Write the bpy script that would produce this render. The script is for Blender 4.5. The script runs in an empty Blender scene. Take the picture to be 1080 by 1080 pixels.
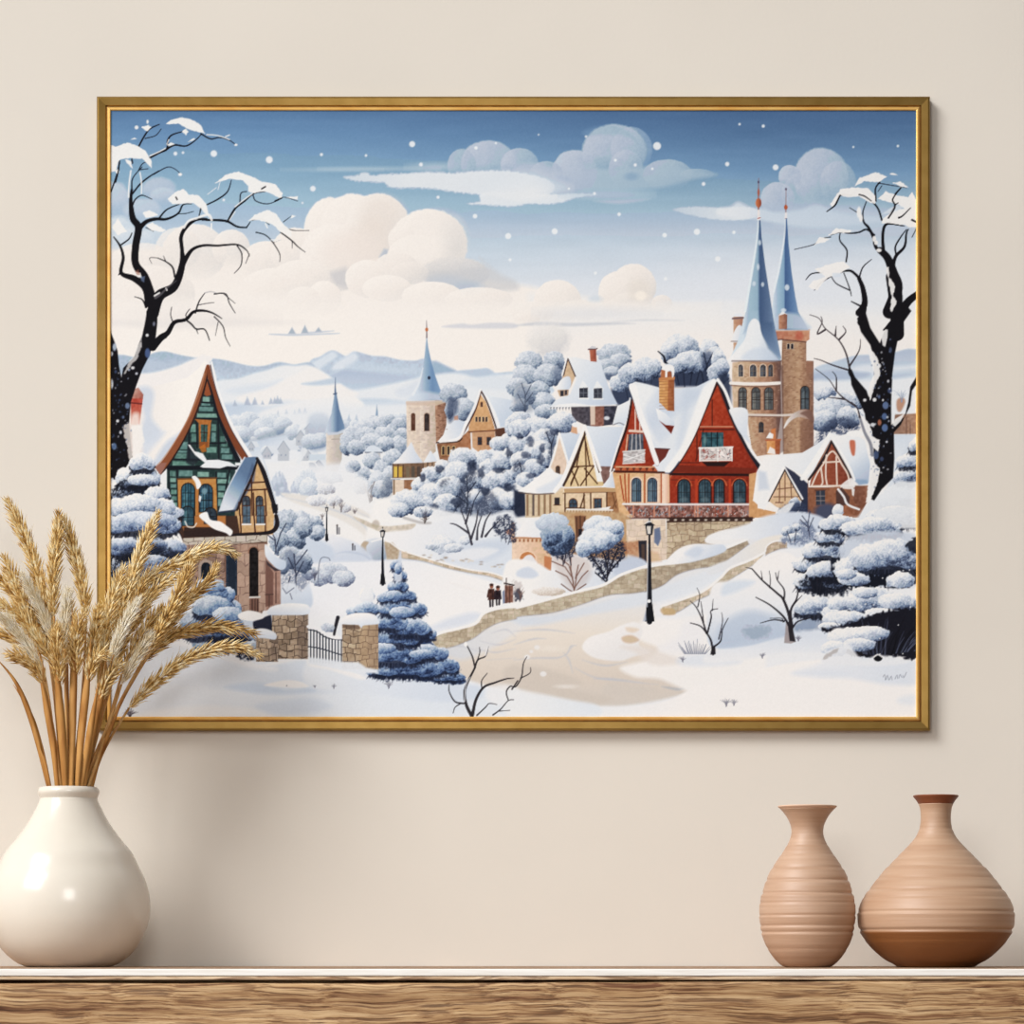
import numpy as np
# ---------------------------------------------------------------- the winter picture on the canvas (2-D painter)
CX0, CY0, CX1, CY1 = 115.0, 114.0, 970.0, 758.0
class Painter:
    def __init__(s, S):
        s.S = S
        s.W = int(round((CX1-CX0)*S)); s.H = int(round((CY1-CY0)*S))
        s.img = np.zeros((s.H, s.W, 3), np.float32)
        s.xs = (CX0 + (np.arange(s.W)+.5)/S).astype(np.float32)
        s.ys = (CY0 + (np.arange(s.H)+.5)/S).astype(np.float32)
        s.rng = np.random.default_rng(7)
        s.n1 = s.vnoise(2.2); s.n2 = s.vnoise(6.0); s.n3 = s.vnoise(18.0); s.nw = s.vnoise(40., 5.)
        s.nf = s.vnoise(1.1)
    def vnoise(s, cell, celly=None):
        celly = celly or cell
        gx = (s.xs-CX0)/cell; gy = (s.ys-CY0)/celly
        nx = int(gx[-1])+3; ny = int(gy[-1])+3
        g = s.rng.random((ny, nx)).astype(np.float32)*2-1
        ix = gx.astype(int); iy = gy.astype(int)
        fx = gx-ix; fy = gy-iy
        fx = (fx*fx*(3-2*fx))[None, :]; fy = (fy*fy*(3-2*fy))[:, None]
        a = g[iy][:, ix]; b = g[iy][:, ix+1]; c = g[iy+1][:, ix]; d = g[iy+1][:, ix+1]
        return (a*(1-fx)+b*fx)*(1-fy)+(c*(1-fx)+d*fx)*fy
    def box(s, x0, y0, x1, y1):
        i0 = max(0, int((x0-CX0)*s.S)-1); i1 = min(s.W, int((x1-CX0)*s.S)+2)
        j0 = max(0, int((y0-CY0)*s.S)-1); j1 = min(s.H, int((y1-CY0)*s.S)+2)
        if i1 <= i0 or j1 <= j0: return None
        return (slice(j0, j1), slice(i0, i1)), s.xs[i0:i1][None, :], s.ys[j0:j1][:, None]
    def color(s, col, X, Y, sl):
        if isinstance(col, tuple) and len(col) == 3 and not isinstance(col[0], tuple):
            return np.array(col, np.float32)/255.
        # gradient ((x0,y0,c0),(x1,y1,c1)) or more stops along the first-last axis
        st = col
        x0, y0 = st[0][0], st[0][1]; x1, y1 = st[-1][0], st[-1][1]
        dx, dy = x1-x0, y1-y0; n = dx*dx+dy*dy
        t = ((X-x0)*dx+(Y-y0)*dy)/n
        tt = [((q[0]-x0)*dx+(q[1]-y0)*dy)/n for q in st]
        out = np.empty(np.broadcast(X, Y).shape+(3,), np.float32)
        for k in range(3):
            out[..., k] = np.interp(t, tt, [q[2][k]/255. for q in st])
        return out
    def blend(s, sl, a, c):
        v = s.img[sl]
        a = a[..., None] if a.ndim == 2 else a
        v += (c-v)*a
    def sdf(s, pts, X, Y):
        p = np.asarray(pts, np.float32); q = np.roll(p, -1, 0)
        shp = np.broadcast(X, Y).shape
        d = np.full(shp, 1e9, np.float32); ins = np.zeros(shp, bool)
        for (ax, ay), (bx, by) in zip(p, q):
            ex, ey = bx-ax, by-ay; n = ex*ex+ey*ey
            if n < 1e-9: continue
            t = np.clip(((X-ax)*ex+(Y-ay)*ey)/n, 0, 1)
            dd = (X-ax-t*ex)**2+(Y-ay-t*ey)**2
            np.minimum(d, dd, out=d)
            if ay != by:
                c = ((ay > Y) != (by > Y)) & (X < (Y-ay)*(ex/ey)+ax)
                ins ^= c
        d = np.sqrt(d)
        return np.where(ins, d, -d)
    def P(s, pts, col, op=1., f=.8, sm=False, nz=0., n=None, rough=0.):
        if sm: pts = smooth(pts, True)
        p = np.asarray(pts); m = f+rough+1
        b = s.box(p[:, 0].min()-m, p[:, 1].min()-m, p[:, 0].max()+m, p[:, 1].max()+m)
        if b is None: return
        sl, X, Y = b
        d = s.sdf(pts, X, Y)
        if rough: d = d+rough*(s.n1[sl]+.5*s.n2[sl])
        a = np.clip(.5+d/f, 0, 1)*op
        if f >= 2.5 and op < 1 and isinstance(col[0], (int, float)) and sum(col) < 330 and rough:
            a = a*np.clip(.82+1.0*(s.nf[sl]+.6*s.n1[sl]+.3*s.n2[sl]), .25, 1)
        c = s.color(col, X, Y, sl)
        if nz:
            fld = (s.n1 if n is None else n)[sl]
            c = np.clip(c+(nz/255.)*fld[..., None], 0, 1)
        s.blend(sl, a, c)
    def L(s, pts, w, col, op=1., f=.7, sm=True):
        """a brush line; w one width or a list of widths spread along it"""
        pts = np.asarray(pts, np.float32)
        if sm and len(pts) > 2: pts = smooth(pts, False)
        pts = np.asarray(pts, np.float32)
        k = len(pts)
        w = np.atleast_1d(np.asarray(w, np.float32))
        ws = np.interp(np.linspace(0, 1, k), np.linspace(0, 1, len(w)), w)*.5 if len(w) > 1 else np.full(k, w[0]*.5)
        m = ws.max()+f+1
        b = s.box(pts[:, 0].min()-m, pts[:, 1].min()-m, pts[:, 0].max()+m, pts[:, 1].max()+m)
        if b is None: return
        sl, X, Y = b
        acc = np.zeros(np.broadcast(X, Y).shape, np.float32)
        for i in range(k-1):
            ax, ay = pts[i]; bx, by = pts[i+1]
            mm = max(ws[i], ws[i+1])+f+.6
            bb = s.box(min(ax, bx)-mm, min(ay, by)-mm, max(ax, bx)+mm, max(ay, by)+mm)
            if bb is None: continue
            s2, X2, Y2 = bb
            ex, ey = bx-ax, by-ay; n = ex*ex+ey*ey+1e-9
            t = np.clip(((X2-ax)*ex+(Y2-ay)*ey)/n, 0, 1)
            d = np.sqrt((X2-ax-t*ex)**2+(Y2-ay-t*ey)**2)
            r = ws[i]+(ws[i+1]-ws[i])*t
            a = np.clip(.5+(r-d)/f, 0, 1)*np.minimum(1, (2*r+.25)/f)
            j0 = s2[0].start-sl[0].start; i0 = s2[1].start-sl[1].start
            if j0 < 0 or i0 < 0: continue
            v = acc[j0:j0+a.shape[0], i0:i0+a.shape[1]]
            np.maximum(v, a[:v.shape[0], :v.shape[1]], out=v)
        s.blend(sl, acc*op, s.color(col, X, Y, sl))
    def E(s, cx, cy, rx, ry, col, op=1., f=.8, rot=0., nz=0.):
        m = max(rx, ry)+f+1
        b = s.box(cx-m, cy-m, cx+m, cy+m)
        if b is None: return
        sl, X, Y = b
        c, q = np.cos(rot), np.sin(rot)
        u = ((X-cx)*c+(Y-cy)*q)/rx; v = (-(X-cx)*q+(Y-cy)*c)/ry
        r = np.sqrt(u*u+v*v)
        a = np.clip(.5+(1-r)*min(rx, ry)/f, 0, 1)*op
        cc = s.color(col, X, Y, sl)
        if nz: cc = np.clip(cc+(nz/255.)*s.n1[sl][..., None], 0, 1)
        s.blend(sl, a, cc)
    def puff(s, cx, cy, rx, ry, ramp, nz=.25, rough=.12, lx=-.35, ly=-.75, op=1., edge=.08, bias=0., fade=None):
        """a shaded rounded mass; ramp = colours from shade to light"""
        k = 1+rough*1.6+edge
        b = s.box(cx-rx*k, cy-ry*k, cx+rx*k, cy+ry*k)
        if b is None: return
        sl, X, Y = b
        u = (X-cx)/rx; v = (Y-cy)/ry
        r = np.sqrt(u*u+v*v)+rough*(.5*s.n1[sl]+.5*s.n2[sl])
        a = np.clip((1-r)/edge+.5, 0, 1)*op
        if fade is not None:   # fades out downwards between v=fade[0] and fade[1]
            a = a*np.clip((fade[1]-v)/(fade[1]-fade[0]), 0, 1)
        t = .5+.6*(lx*u+ly*v)+bias+nz*(.3*s.n1[sl]+.42*s.n2[sl]+.5*s.nf[sl])
        n = len(ramp); tt = np.linspace(0, 1, n)
        c = np.empty(t.shape+(3,), np.float32)
        for q in range(3): c[..., q] = np.interp(t, tt, [z[q]/255. for z in ramp])
        s.blend(sl, a, c)
    def dots(s, pts, r, col, op=1.):
        for (x, y) in pts: s.E(x, y, r, r, col, op, .9)
def smooth(pts, closed, n=6):
    p = np.asarray(pts, np.float32); k = len(p); out = []
    segs = k if closed else k-1
    for i in range(segs):
        if closed: a, b, c, d = p[i-1], p[i], p[(i+1) % k], p[(i+2) % k]
        else: a, b, c, d = p[max(i-1, 0)], p[i], p[i+1], p[min(i+2, k-1)]
        for j in range(n):
            t = j/n
            out.append(.5*((2*b)+(c-a)*t+(2*a-5*b+4*c-d)*t*t+(3*b-a-3*c+d)*t**3))
    if not closed: out.append(p[-1])
    return np.array(out)
def tile(ox, oy):
    """coordinates read off a five times enlarged sheet"""
    def g(*v):
        return [(ox+v[i]/5., oy+v[i+1]/5.) for i in range(0, len(v), 2)]
    return g
t1 = tile(110, 112); t2 = tile(326, 112); t3 = tile(542, 112); t4 = tile(758, 112)
t5 = tile(110, 328); t6 = tile(326, 328); t7 = tile(542, 328); t8 = tile(758, 328)
t9 = tile(110, 544); tA = tile(326, 544); tB = tile(542, 544); tC = tile(758, 544)
INK = (24, 24, 30)
SNOW = (243, 238, 233); BSNOW = (205, 216, 231); SHADE = (160, 182, 210); WARM = (240, 232, 224)
R_BUSH = [(34, 44, 70), (92, 110, 142), (158, 174, 198), (208, 216, 227), (234, 234, 234)]
R_FAR = [(128, 148, 178), (172, 188, 208), (208, 217, 228), (232, 234, 236)]
R_MID = [(62, 78, 106), (128, 146, 172), (182, 195, 212), (222, 226, 232)]
R_DARKFIR = [(22, 28, 46), (58, 76, 108), (128, 150, 184), (196, 208, 224), (236, 236, 236)]
R_BLUEFIR = [(28, 38, 66), (66, 92, 138), (118, 148, 190), (176, 196, 220), (226, 232, 238)]

def sky(p):
    H = [(114, (84, 124, 170)), (140, (98, 140, 186)), (180, (122, 163, 203)), (225, (152, 188, 218)), (262, (184, 206, 225)),
         (300, (214, 222, 230)), (335, (236, 233, 230)), (375, (242, 236, 230)), (760, (242, 238, 233))]
    yy = [h[0] for h in H]
    for k in range(3):
        a = np.interp(p.ys, yy, [h[1][k]/255. for h in H])[:, None]
        b = np.interp(p.ys, yy, [([(70, 106, 152), (80, 118, 162), (106, 146, 188), (150, 182, 212), (196, 210, 226),
                                   (216, 222, 232), (228, 230, 234), (238, 234, 231), (242, 238, 233)][i][k])/255. for i in range(9)])[:, None]
        x = np.clip((p.xs-300)/500., 0, 1)[None, :]
        p.img[..., k] = a*(1-x)+b*x
    p.img += (2.2/255.)*p.nw[..., None]*np.clip((330-p.ys)/60., 0, 1)[:, None, None]
    CL = [(206, 206, 208), (226, 221, 217), (238, 231, 225), (244, 238, 232)]
    GB = [(128, 160, 196), (150, 176, 208), (176, 196, 218), (196, 208, 224)]
    # long wisps and grey-blue clouds of the top
    for a in [(400, 178, 60, 2.2, .35), (350, 179, 50, 2, .25), (460, 176, 26, 4, .5)]:
        p.E(a[0], a[1], a[2], a[3], (196, 212, 226), a[4], a[3]*1.6)
    def blue_cloud(x, y, rx, ry, op=.9, fade=(-.1, 1.), b=.0):
        p.puff(x, y, rx, ry, GB, .1, .03, -.45, -.3, op, .07, b, fade)
    blue_cloud(515, 172, 29, 24, .85, (0, 1.), .1); blue_cloud(548, 174, 20, 18, .8); blue_cloud(487, 174, 15, 17, .7)
    blue_cloud(648, 160, 34, 29, .9, (.1, 1.2)); blue_cloud(666, 158, 22, 24, .5, (0, 1)); blue_cloud(606, 182, 24, 24, .9, (.2, 1.1), .1)
    blue_cloud(660, 178, 18, 20, .6); blue_cloud(576, 184, 18, 14, .7)
    blue_cloud(704, 184, 26, 16, .75, (.0, 1.)); blue_cloud(735, 184, 18, 6, .5)
    p.P(t3(0, 330, 100, 300, 250, 330, 420, 330, 560, 330, 700, 320, 880, 330, 1000, 350, 1070, 360, 980, 380, 880, 400, 760, 430, 560, 440, 380, 440, 120, 470, 0, 480),
        ((542, 178, (176, 196, 218)), (745, 182, (150, 178, 208))), .75, 5, True)
    p.P(t3(360, 140, 420, 110, 520, 100, 600, 130, 640, 180, 600, 160, 480, 150, 400, 160), (122, 158, 196), .35, 4, True)
    p.E(666, 186, 7, 4, (120, 155, 198), .6, 4); p.E(590, 190, 9, 4, (140, 172, 210), .5, 5)
    # bright flat layer
    p.P(t2(180, 372, 240, 368, 290, 350, 340, 366, 420, 358, 560, 352, 640, 344, 760, 352, 900, 340, 1080, 345, 1240, 380, 1300, 430, 1240, 480, 1140, 505, 1080, 500, 960, 470, 860, 462, 760, 452, 660, 436, 560, 432, 430, 430, 396, 404, 300, 398, 230, 392),
        ((362, 186, (206, 216, 226)), (430, 190, (224, 228, 232)), (560, 200, (222, 227, 233)), (590, 200, (190, 206, 224))), .96, 2.4, True, rough=.8)
    p.P(t2(900, 470, 960, 450, 1080, 455, 1240, 465, 1420, 460, 1520, 466, 1400, 485, 1340, 505, 1240, 518, 1160, 515, 1060, 530, 960, 522, 830, 514, 900, 504),
        ((500, 210, (226, 230, 234)), (640, 205, (216, 224, 232))), .95, 2, True, rough=.6)
    p.E(560, 200, 30, 9, (232, 233, 234), .7, 14); p.E(542, 192, 40, 10, (216, 224, 232), .5, 12)
    p.E(640, 205, 44, 5, (176, 200, 222), .6, 6)
    p.L(t3(420, 500, 560, 505, 720, 490), [1, 4, 1], (186, 200, 220), .6, 3)
    p.P(t3(840, 545, 960, 530, 1080, 535, 1240, 532, 1300, 560, 1240, 595, 1080, 600, 940, 575), ((710, 220, (190, 206, 222)), (780, 222, (222, 227, 232))), .95, 2, True, rough=.5)
    # right hand blue cloud
    blue_cloud(866, 188, 29, 32, .9, (.1, 1.3)); blue_cloud(884, 192, 19, 22, .6, (0, 1)); blue_cloud(833, 186, 12, 12, .9, (.2, 1.2), .1)
    blue_cloud(820, 210, 18, 18, .85, (.1, 1.2), .1); blue_cloud(850, 205, 26, 24, .5)
    p.P(t4(0, 540, 60, 530, 100, 505, 140, 520, 180, 540, 230, 540, 300, 560, 420, 550, 520, 520, 620, 560, 740, 580, 900, 590, 760, 620, 520, 640, 330, 620, 160, 590, 0, 575),
        ((758, 220, (226, 230, 234)), (800, 222, (214, 222, 232)), (900, 228, (184, 204, 226))), .8, 4, True)
    p.E(865, 225, 60, 10, (190, 208, 228), .5, 12); p.E(900, 232, 70, 9, (200, 214, 230), .5, 12)
    p.E(800, 300, 90, 26, (226, 230, 236), .5, 40); p.E(950, 300, 60, 30, (228, 232, 236), .6, 40)
    # left hand greyish clouds behind the tree
    for (x, y, rx, ry, op) in [(168, 200, 18, 13, .45), (172, 208, 14, 10, .4), (150, 222, 20, 12, .5), (122, 210, 14, 18, .6), (125, 248, 18, 20, .8), (140, 258, 24, 18, .6), (160, 255, 20, 14, .6)]:
        p.puff(x, y, rx, ry, [(170, 194, 218), (200, 214, 228), (224, 228, 232)], .1, .05, op=op, edge=.25, fade=(.0, 1.1))
    # big warm cumulus
    def cum(x, y, rx, ry, op=1., b=.06, fade=None, e=.05): p.puff(x, y, rx, ry, CL, .07, .025, -.35, -.45, op, e, b+.08, fade)
    p.P([(114, 262), (160, 262), (220, 268), (300, 262), (330, 258), (420, 260), (470, 280), (520, 296), (560, 302), (600, 310), (640, 318), (720, 322), (760, 320), (760, 420), (114, 420)],
        ((300, 262, (238, 231, 225)), (300, 330, (243, 237, 231))), 1, 7)
    p.P([(560, 312), (700, 322), (800, 322), (972, 330), (972, 420), (560, 420)], ((700, 300, (228, 232, 236)), (700, 360, (240, 235, 231))), .9, 14)
    cum(205, 266, 34, 30, .95, -.02, (.3, 1)); cum(188, 262, 24, 22, .8, -.05, (0, 1)); cum(244, 262, 20, 20, .95, -.02, (.2, 1)); cum(150, 280, 36, 24, .8, 0, (0, 1))
    cum(160, 310, 46, 30, .9, .02, (0, 1)); cum(282, 276, 28, 22, 1, .02, (.2, 1)); cum(312, 266, 26, 26, 1, .02, (.3, 1))
    cum(348, 246, 28, 38, 1, .08); cum(372, 242, 34, 38, 1, .08); cum(398, 238, 34, 34, 1, .0); cum(352, 272, 36, 36, 1, .1)
    p.E(402, 226, 22, 18, (226, 216, 208), .5, 14); p.E(392, 254, 22, 22, (228, 217, 208), .55, 16); p.E(372, 266, 30, 22, (236, 226, 219), .7, 16)
    p.P(t2(370, 795, 395, 752, 416, 756, 420, 795, 400, 812), (176, 188, 204), .8, 3)
    p.P(t2(100, 880, 190, 850, 240, 900, 200, 960, 140, 950), (196, 196, 200), .7, 7)
    cum(318, 290, 30, 16, .9, .12, (.3, 1.1)); cum(296, 300, 40, 18, .9, .1, (0, 1))
    cum(452, 258, 41, 38, 1, .04); cum(424, 252, 15, 14, .9, .1); cum(438, 272, 30, 24, .9, .1, (.3, 1))
    p.E(478, 252, 14, 20, (214, 212, 210), .55, 12); p.E(462, 240, 22, 16, (238, 232, 227), .5, 14); p.E(446, 262, 26, 18, (242, 236, 230), .7, 14)
    p.puff(480, 288, 36, 17, [(182, 194, 210), (206, 206, 208), (226, 222, 219)], .1, .04, op=.95, edge=.14)
    p.P(t2(640, 880, 760, 870, 900, 860, 950, 850, 900, 800, 1000, 880, 1090, 925, 1090, 970, 900, 975, 760, 975, 640, 920), (202, 203, 206), .75, 6, True)
    p.E(492, 304, 14, 6, (160, 186, 214), .6, 8); p.E(470, 296, 16, 5, (188, 198, 212), .6, 7)
    cum(388, 294, 24, 20, 1, .1); cum(418, 284, 24, 18, .95, -.02); cum(432, 288, 20, 12, .7, -.1); cum(408, 304, 26, 14, 1, .16)
    cum(342, 314, 18, 18, 1, .14); cum(320, 316, 18, 14, .9, .12); cum(456, 312, 32, 15, 1, .16, (.3, 1)); cum(505, 316, 36, 13, .95, .1, (.2, 1))
    p.P([(114, 318), (300, 314), (420, 314), (540, 316), (560, 420), (114, 420)], ((300, 308, (240, 234, 229)), (300, 335, (243, 237, 231))), .85, 18)
    cum(588, 318, 25, 23, 1, .05, (.2, 1.1)); cum(562, 330, 22, 12, .9, .05, (0, 1)); cum(610, 328, 20, 12, .7, 0, (0, 1)); cum(556, 336, 14, 9, .9, .1, (0, 1))
    cum(668, 302, 24, 24, 1, -.02); cum(652, 308, 21, 22, 1, .06); cum(668, 318, 24, 10, .8, -.1); p.E(674, 306, 12, 12, (226, 218, 208), .5, 9)
    p.E(676, 312, 6, 5, (244, 236, 226), 1, 3); cum(698, 320, 11, 9, .9, -.1, (.2, 1)); p.E(628, 316, 7, 4, (196, 210, 224), .6, 4)
    p.E(640, 324, 90, 6, (240, 235, 230), .85, 6); p.E(760, 322, 60, 5, (232, 232, 233), .6, 6)
    # thin grey bars low in the sky, and specks of land
    p.L(t7(0, 78, 120, 68, 300, 72, 520, 66, 640, 66), [1, 4, 3, 1], (196, 200, 208), .8, 2.5)
    p.E(630, 330, 60, 6, (226, 226, 228), .8, 8); p.L(t7(520, 56, 700, 48, 900, 50), [1, 2, 1], (212, 214, 219), .8, 2)
    p.P(t6(700, 84, 800, 66, 860, 72, 960, 62, 1080, 66, 1080, 90, 860, 92), (206, 208, 216), .8, 2.5, True)
    p.L(t5(870, 122, 1000, 126, 1240, 118), [1, 2, 1], (186, 198, 214), .9, 1.4)
    for (x, y, h) in [(990, 120, 34), (1058, 118, 44), (1130, 112, 26)]:
        a = t5(x, y)[0]; p.P([(a[0]-4, a[1]), (a[0], a[1]-h/5), (a[0]+4, a[1])], (150, 168, 192), .9, 1.6)
    p.L([(326, 351), (352, 349)], [2, 1], (186, 198, 214), .8, 1.4); p.E(205, 335, 80, 10, (232, 226, 222), .6, 12)
    p.L(t5(0, 60, 300, 70, 700, 60, 1060, 62), [5, 9, 7, 3], (228, 223, 220), .6, 6)
    # snow in the air
    fl = [(185, 162, 2), (193, 161, 1.3), (225.5, 162, 3.4), (284, 168.5, 3.6), (236, 211, 1.3), (330, 199, 2.9), (339, 163, 1.6), (386, 164, 1.3), (434.7, 152, 3.1), (444, 173.5, 2),
          (502, 156, 1.8), (523, 151, 1.2), (462, 208, 1.6), (501, 228, 2.4), (536, 249, 3.2), (538, 274, 1.6), (568, 142, .8), (585, 244, 3.2), (649, 169, 1.5), (670, 174, 1.7), (688, 178, 1.3),
          (693, 154, 4.1), (742, 194, 1.9), (653, 226, 1.9), (735, 244.5, 3.3), (701, 248, 2.4), (628, 288, 1.6), (702, 294, 1.8), (757, 273, 2.8), (600, 199, 1.2), (627, 204, 1.5), (767, 173, 2.2), (818, 176.5, 3),
          (805, 133, 1.6), (780, 131, 1.2), (774, 245, 1.8), (947, 154, 1.2), (900, 155, 1), (319, 214, 1), (618, 144, 1.2)]
    for (x, y, r) in fl: p.E(x, y, r, r, (236, 238, 240), .9, 1.4)

def hills(p):
    HB = (150, 178, 208)
    # far blue range
    p.P(t6(0, 280, 60, 240, 125, 208, 195, 238, 240, 214, 330, 236, 400, 240, 480, 258, 560, 262, 610, 252, 700, 280, 780, 316, 900, 306, 940, 304, 980, 326, 1080, 320, 1200, 330, 1200, 460, 0, 460),
        ((400, 370, (170, 192, 218)), (400, 410, (190, 208, 227))), 1, 2, True, 10)
    p.P(t6(0, 284, 60, 246, 122, 212, 150, 240, 80, 290, 20, 330, 0, 330), (216, 225, 235), .9, 4, True)
    p.P(t6(130, 280, 190, 240, 238, 218, 260, 250, 200, 300, 120, 330), (220, 227, 236), .9, 5, True)
    p.P(t6(200, 290, 300, 270, 420, 290, 560, 300, 560, 330, 420, 330, 240, 330), (196, 212, 230), .7, 8, True)
    p.P(t6(0, 340, 100, 320, 200, 312, 330, 324, 460, 336, 560, 350, 420, 400, 200, 420, 0, 420), ((380, 390, (160, 186, 216)), (380, 412, (186, 205, 226))), .9, 5, True)
    p.P(t6(0, 360, 120, 330, 160, 316, 100, 340, 0, 350), (226, 230, 236), .6, 4)
    p.P(t6(660, 266, 720, 290, 772, 316, 720, 330, 640, 336), (140, 170, 206), .8, 4, True)
    p.P(t6(780, 320, 900, 308, 940, 304, 972, 324, 930, 340, 860, 366, 780, 372), (178, 198, 222), .9, 3, True)
    p.P(t6(0, 460, 120, 436, 300, 410, 420, 386, 560, 356, 700, 330, 800, 330, 900, 350, 1080, 330, 1200, 330, 1200, 560, 0, 560), ((430, 392, (232, 234, 236)), (430, 430, (226, 230, 235))), .95, 4, True)
    p.P(t6(150, 480, 300, 462, 460, 470, 560, 490, 420, 500, 200, 500), (184, 204, 226), .8, 4, True)
    p.P(t6(800, 380, 960, 340, 1080, 350, 1200, 360, 1200, 420, 900, 410), (214, 223, 233), .7, 6, True)
    p.P(t6(460, 420, 520, 390, 580, 370, 560, 440, 480, 450), (206, 216, 230), .6, 6, True)
    # left range
    p.P(t5(0, 240, 90, 232, 130, 238, 200, 250, 260, 222, 320, 214, 400, 232, 480, 246, 560, 250, 640, 260, 760, 288, 840, 290, 920, 270, 1000, 282, 1100, 280, 1100, 420, 0, 420),
        ((200, 368, (150, 178, 206)), (200, 400, (178, 199, 221))), 1, 2, True, 8)
    p.P(t5(130, 300, 240, 262, 330, 270, 440, 258, 360, 290, 220, 310), (174, 197, 220), .8, 5, True)
    p.P(t5(90, 334, 240, 326, 380, 290, 470, 252, 540, 240, 560, 400, 90, 420), (238, 234, 232), 1, 3, True)
    p.P(t5(580, 380, 700, 356, 780, 330, 860, 310, 940, 286, 1010, 288, 1080, 286, 1180, 340, 1300, 430, 1320, 520, 580, 520), ((260, 385, (226, 230, 235)), (300, 425, (236, 235, 234))), 1, 3, True)
    p.P(t5(640, 420, 760, 390, 860, 380, 940, 360, 860, 410, 720, 440), (210, 220, 232), .7, 6, True)
    p.P(t5(700, 460, 860, 410, 960, 360, 1080, 300, 1140, 312, 1240, 384, 1340, 440, 1200, 462, 1000, 480, 820, 520), (238, 235, 233), .9, 4, True)
    p.P(t5(1040, 384, 1120, 370, 1240, 350, 1240, 380, 1120, 392), (176, 198, 222), .8, 3, True)
    # left lower slopes with tiny firs
    p.P(t5(620, 500, 760, 490, 860, 500, 960, 470, 1080, 480, 1240, 480, 1240, 620, 620, 640), ((260, 424, (186, 204, 226)), (280, 448, (224, 229, 235))), .9, 5, True)
    p.P(t5(820, 540, 940, 500, 1080, 470, 1240, 470, 1240, 620, 880, 600), (234, 234, 235), .9, 4, True)
    rr = np.random.default_rng(3)
    for x in [625, 690, 755, 795, 835, 880, 900, 962, 915, 1005, 1030, 1060, 930]:
        y = 500-(x-690)*.05 if x < 960 else 545; x0, y0 = t5(x, y)[0]
        h = 4+rr.random()*6
        p.P([(x0-h*.4, y0), (x0-.3, y0-h), (x0+h*.4, y0)], (158, 178, 204), .85, 1.6, rough=.3)
    x0, y0 = t5(916, 570)[0]; p.P([(x0-2.5, y0), (x0, y0-9), (x0+2.5, y0)], (150, 168, 194), .9, 1.2)
    # right range beyond the tower
    p.P(t8(500, 310, 600, 270, 700, 240, 760, 232, 860, 230, 940, 215, 1010, 200, 1090, 225, 1090, 330, 1090, 420, 500, 420), ((880, 372, (168, 190, 216)), (880, 405, (206, 218, 231))), 1, 2.4, True)
    p.P(t8(700, 300, 800, 280, 930, 290, 1080, 280, 1080, 300, 900, 320, 700, 340), (226, 230, 236), .8, 5, True)
    p.P(t8(500, 330, 620, 310, 740, 320, 800, 330, 740, 356, 500, 372), (160, 184, 214), .9, 4, True)
    p.P(t8(920, 340, 1000, 330, 1060, 350, 1000, 362, 920, 360), (166, 190, 218), .8, 3, True)
    p.P(t8(490, 380, 620, 370, 760, 366, 900, 360, 1090, 360, 1090, 560, 490, 560), (228, 231, 235), 1, 5, True)

def pt(g, x, y): return g(x, y)[0]
def puffs(p, g, lst, ramp, nz=.3, rough=.14, **k):
    for q in lst:
        x, y = pt(g, q[0], q[1]); rx = q[2]/5.; ry = (q[3] if len(q) > 3 else q[2]*.85)/5.
        p.puff(x, y, rx, ry, ramp, nz, rough, **k)
def lines(p, g, lst, w, col, op=1., f=.7, sm=False):
    for q in lst: p.L(g(*q), w, col, op, f, sm)
def arch(p, x, y, w, h, glass=(52, 66, 84), frame=(30, 26, 28), fw=.7, rnd=True, bars=True, hi=None, sill=None):
    """a window; x,y centre of the foot"""
    def out(e):
        hw = w/2+e; top = y-h-e
        if rnd: return [(x-hw, y+e*.6)]+[(x+hw*np.cos(a), top+hw+(-hw)*np.sin(a)) for a in np.linspace(np.pi, 0, 9)]+[(x+hw, y+e*.6)]
        return [(x-hw, y+e*.6), (x-hw, top), (x+hw, top), (x+hw, y+e*.6)]
    if fw: p.P(out(fw), frame, 1, .6)
    p.P(out(0), glass, 1, .5, nz=14)
    if hi: p.P([(x-w*.36, y-.5), (x-w*.36, y-h*.72), (x-w*.05, y-h*.8), (x-w*.05, y-.5)], hi, .55, .9)
    if bars:
        c = tuple(int(v*.6) for v in frame)
        p.L([(x, y), (x, y-h)], .5, c, .9, .6, False); p.L([(x-w/2, y-h*.45), (x+w/2, y-h*.45)], .5, c, .9, .6, False)
    if sill: p.L([(x-w/2-fw, y+.6), (x+w/2+fw, y+.6)], 1., sill, 1, .6, False)
def stones(p, poly, base, joint, cw=6., chh=3.4, var=16, seed=1, op=.8):
    """courses of stones inside a polygon (any four corners or more)"""
    p.P(poly, base, 1, .7, nz=var*.5)
    a = np.asarray(poly); x0, y0 = a.min(0); x1, y1 = a.max(0)
    b = p.box(x0, y0, x1, y1)
    if b is None: return
    sl, X, Y = b
    d = p.sdf(poly, X, Y); ins = np.clip(.5+d/.8, 0, 1)
    rr = np.random.default_rng(seed)
    wob = .5*p.n2[sl]*chh*.6
    row = np.floor((Y-y0+wob)/chh).astype(int); fr = (Y-y0+wob)/chh-row
    off = rr.random(200)*cw; xx = (X-x0+off[np.clip(row, 0, 199)]+.6*p.n2[sl])/cw
    colm = np.floor(xx).astype(int); fx = xx-colm
    tone = rr.random((200, 200))*2-1
    tn = tone[np.clip(row, 0, 199), np.clip(colm, 0, 199)]
    jt = np.clip(1.4-np.minimum(np.minimum(fr, 1-fr)*chh, np.minimum(fx, 1-fx)*cw)/.42, 0, 1)
    c = p.img[sl].copy()
    c = c*(1+(var/255.)*1.2*tn[..., None])
    c = c*(1-op*jt[..., None])+np.array(joint, np.float32)/255.*(op*jt[..., None])
    p.blend(sl, ins, np.clip(c, 0, 1).astype(np.float32))
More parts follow.
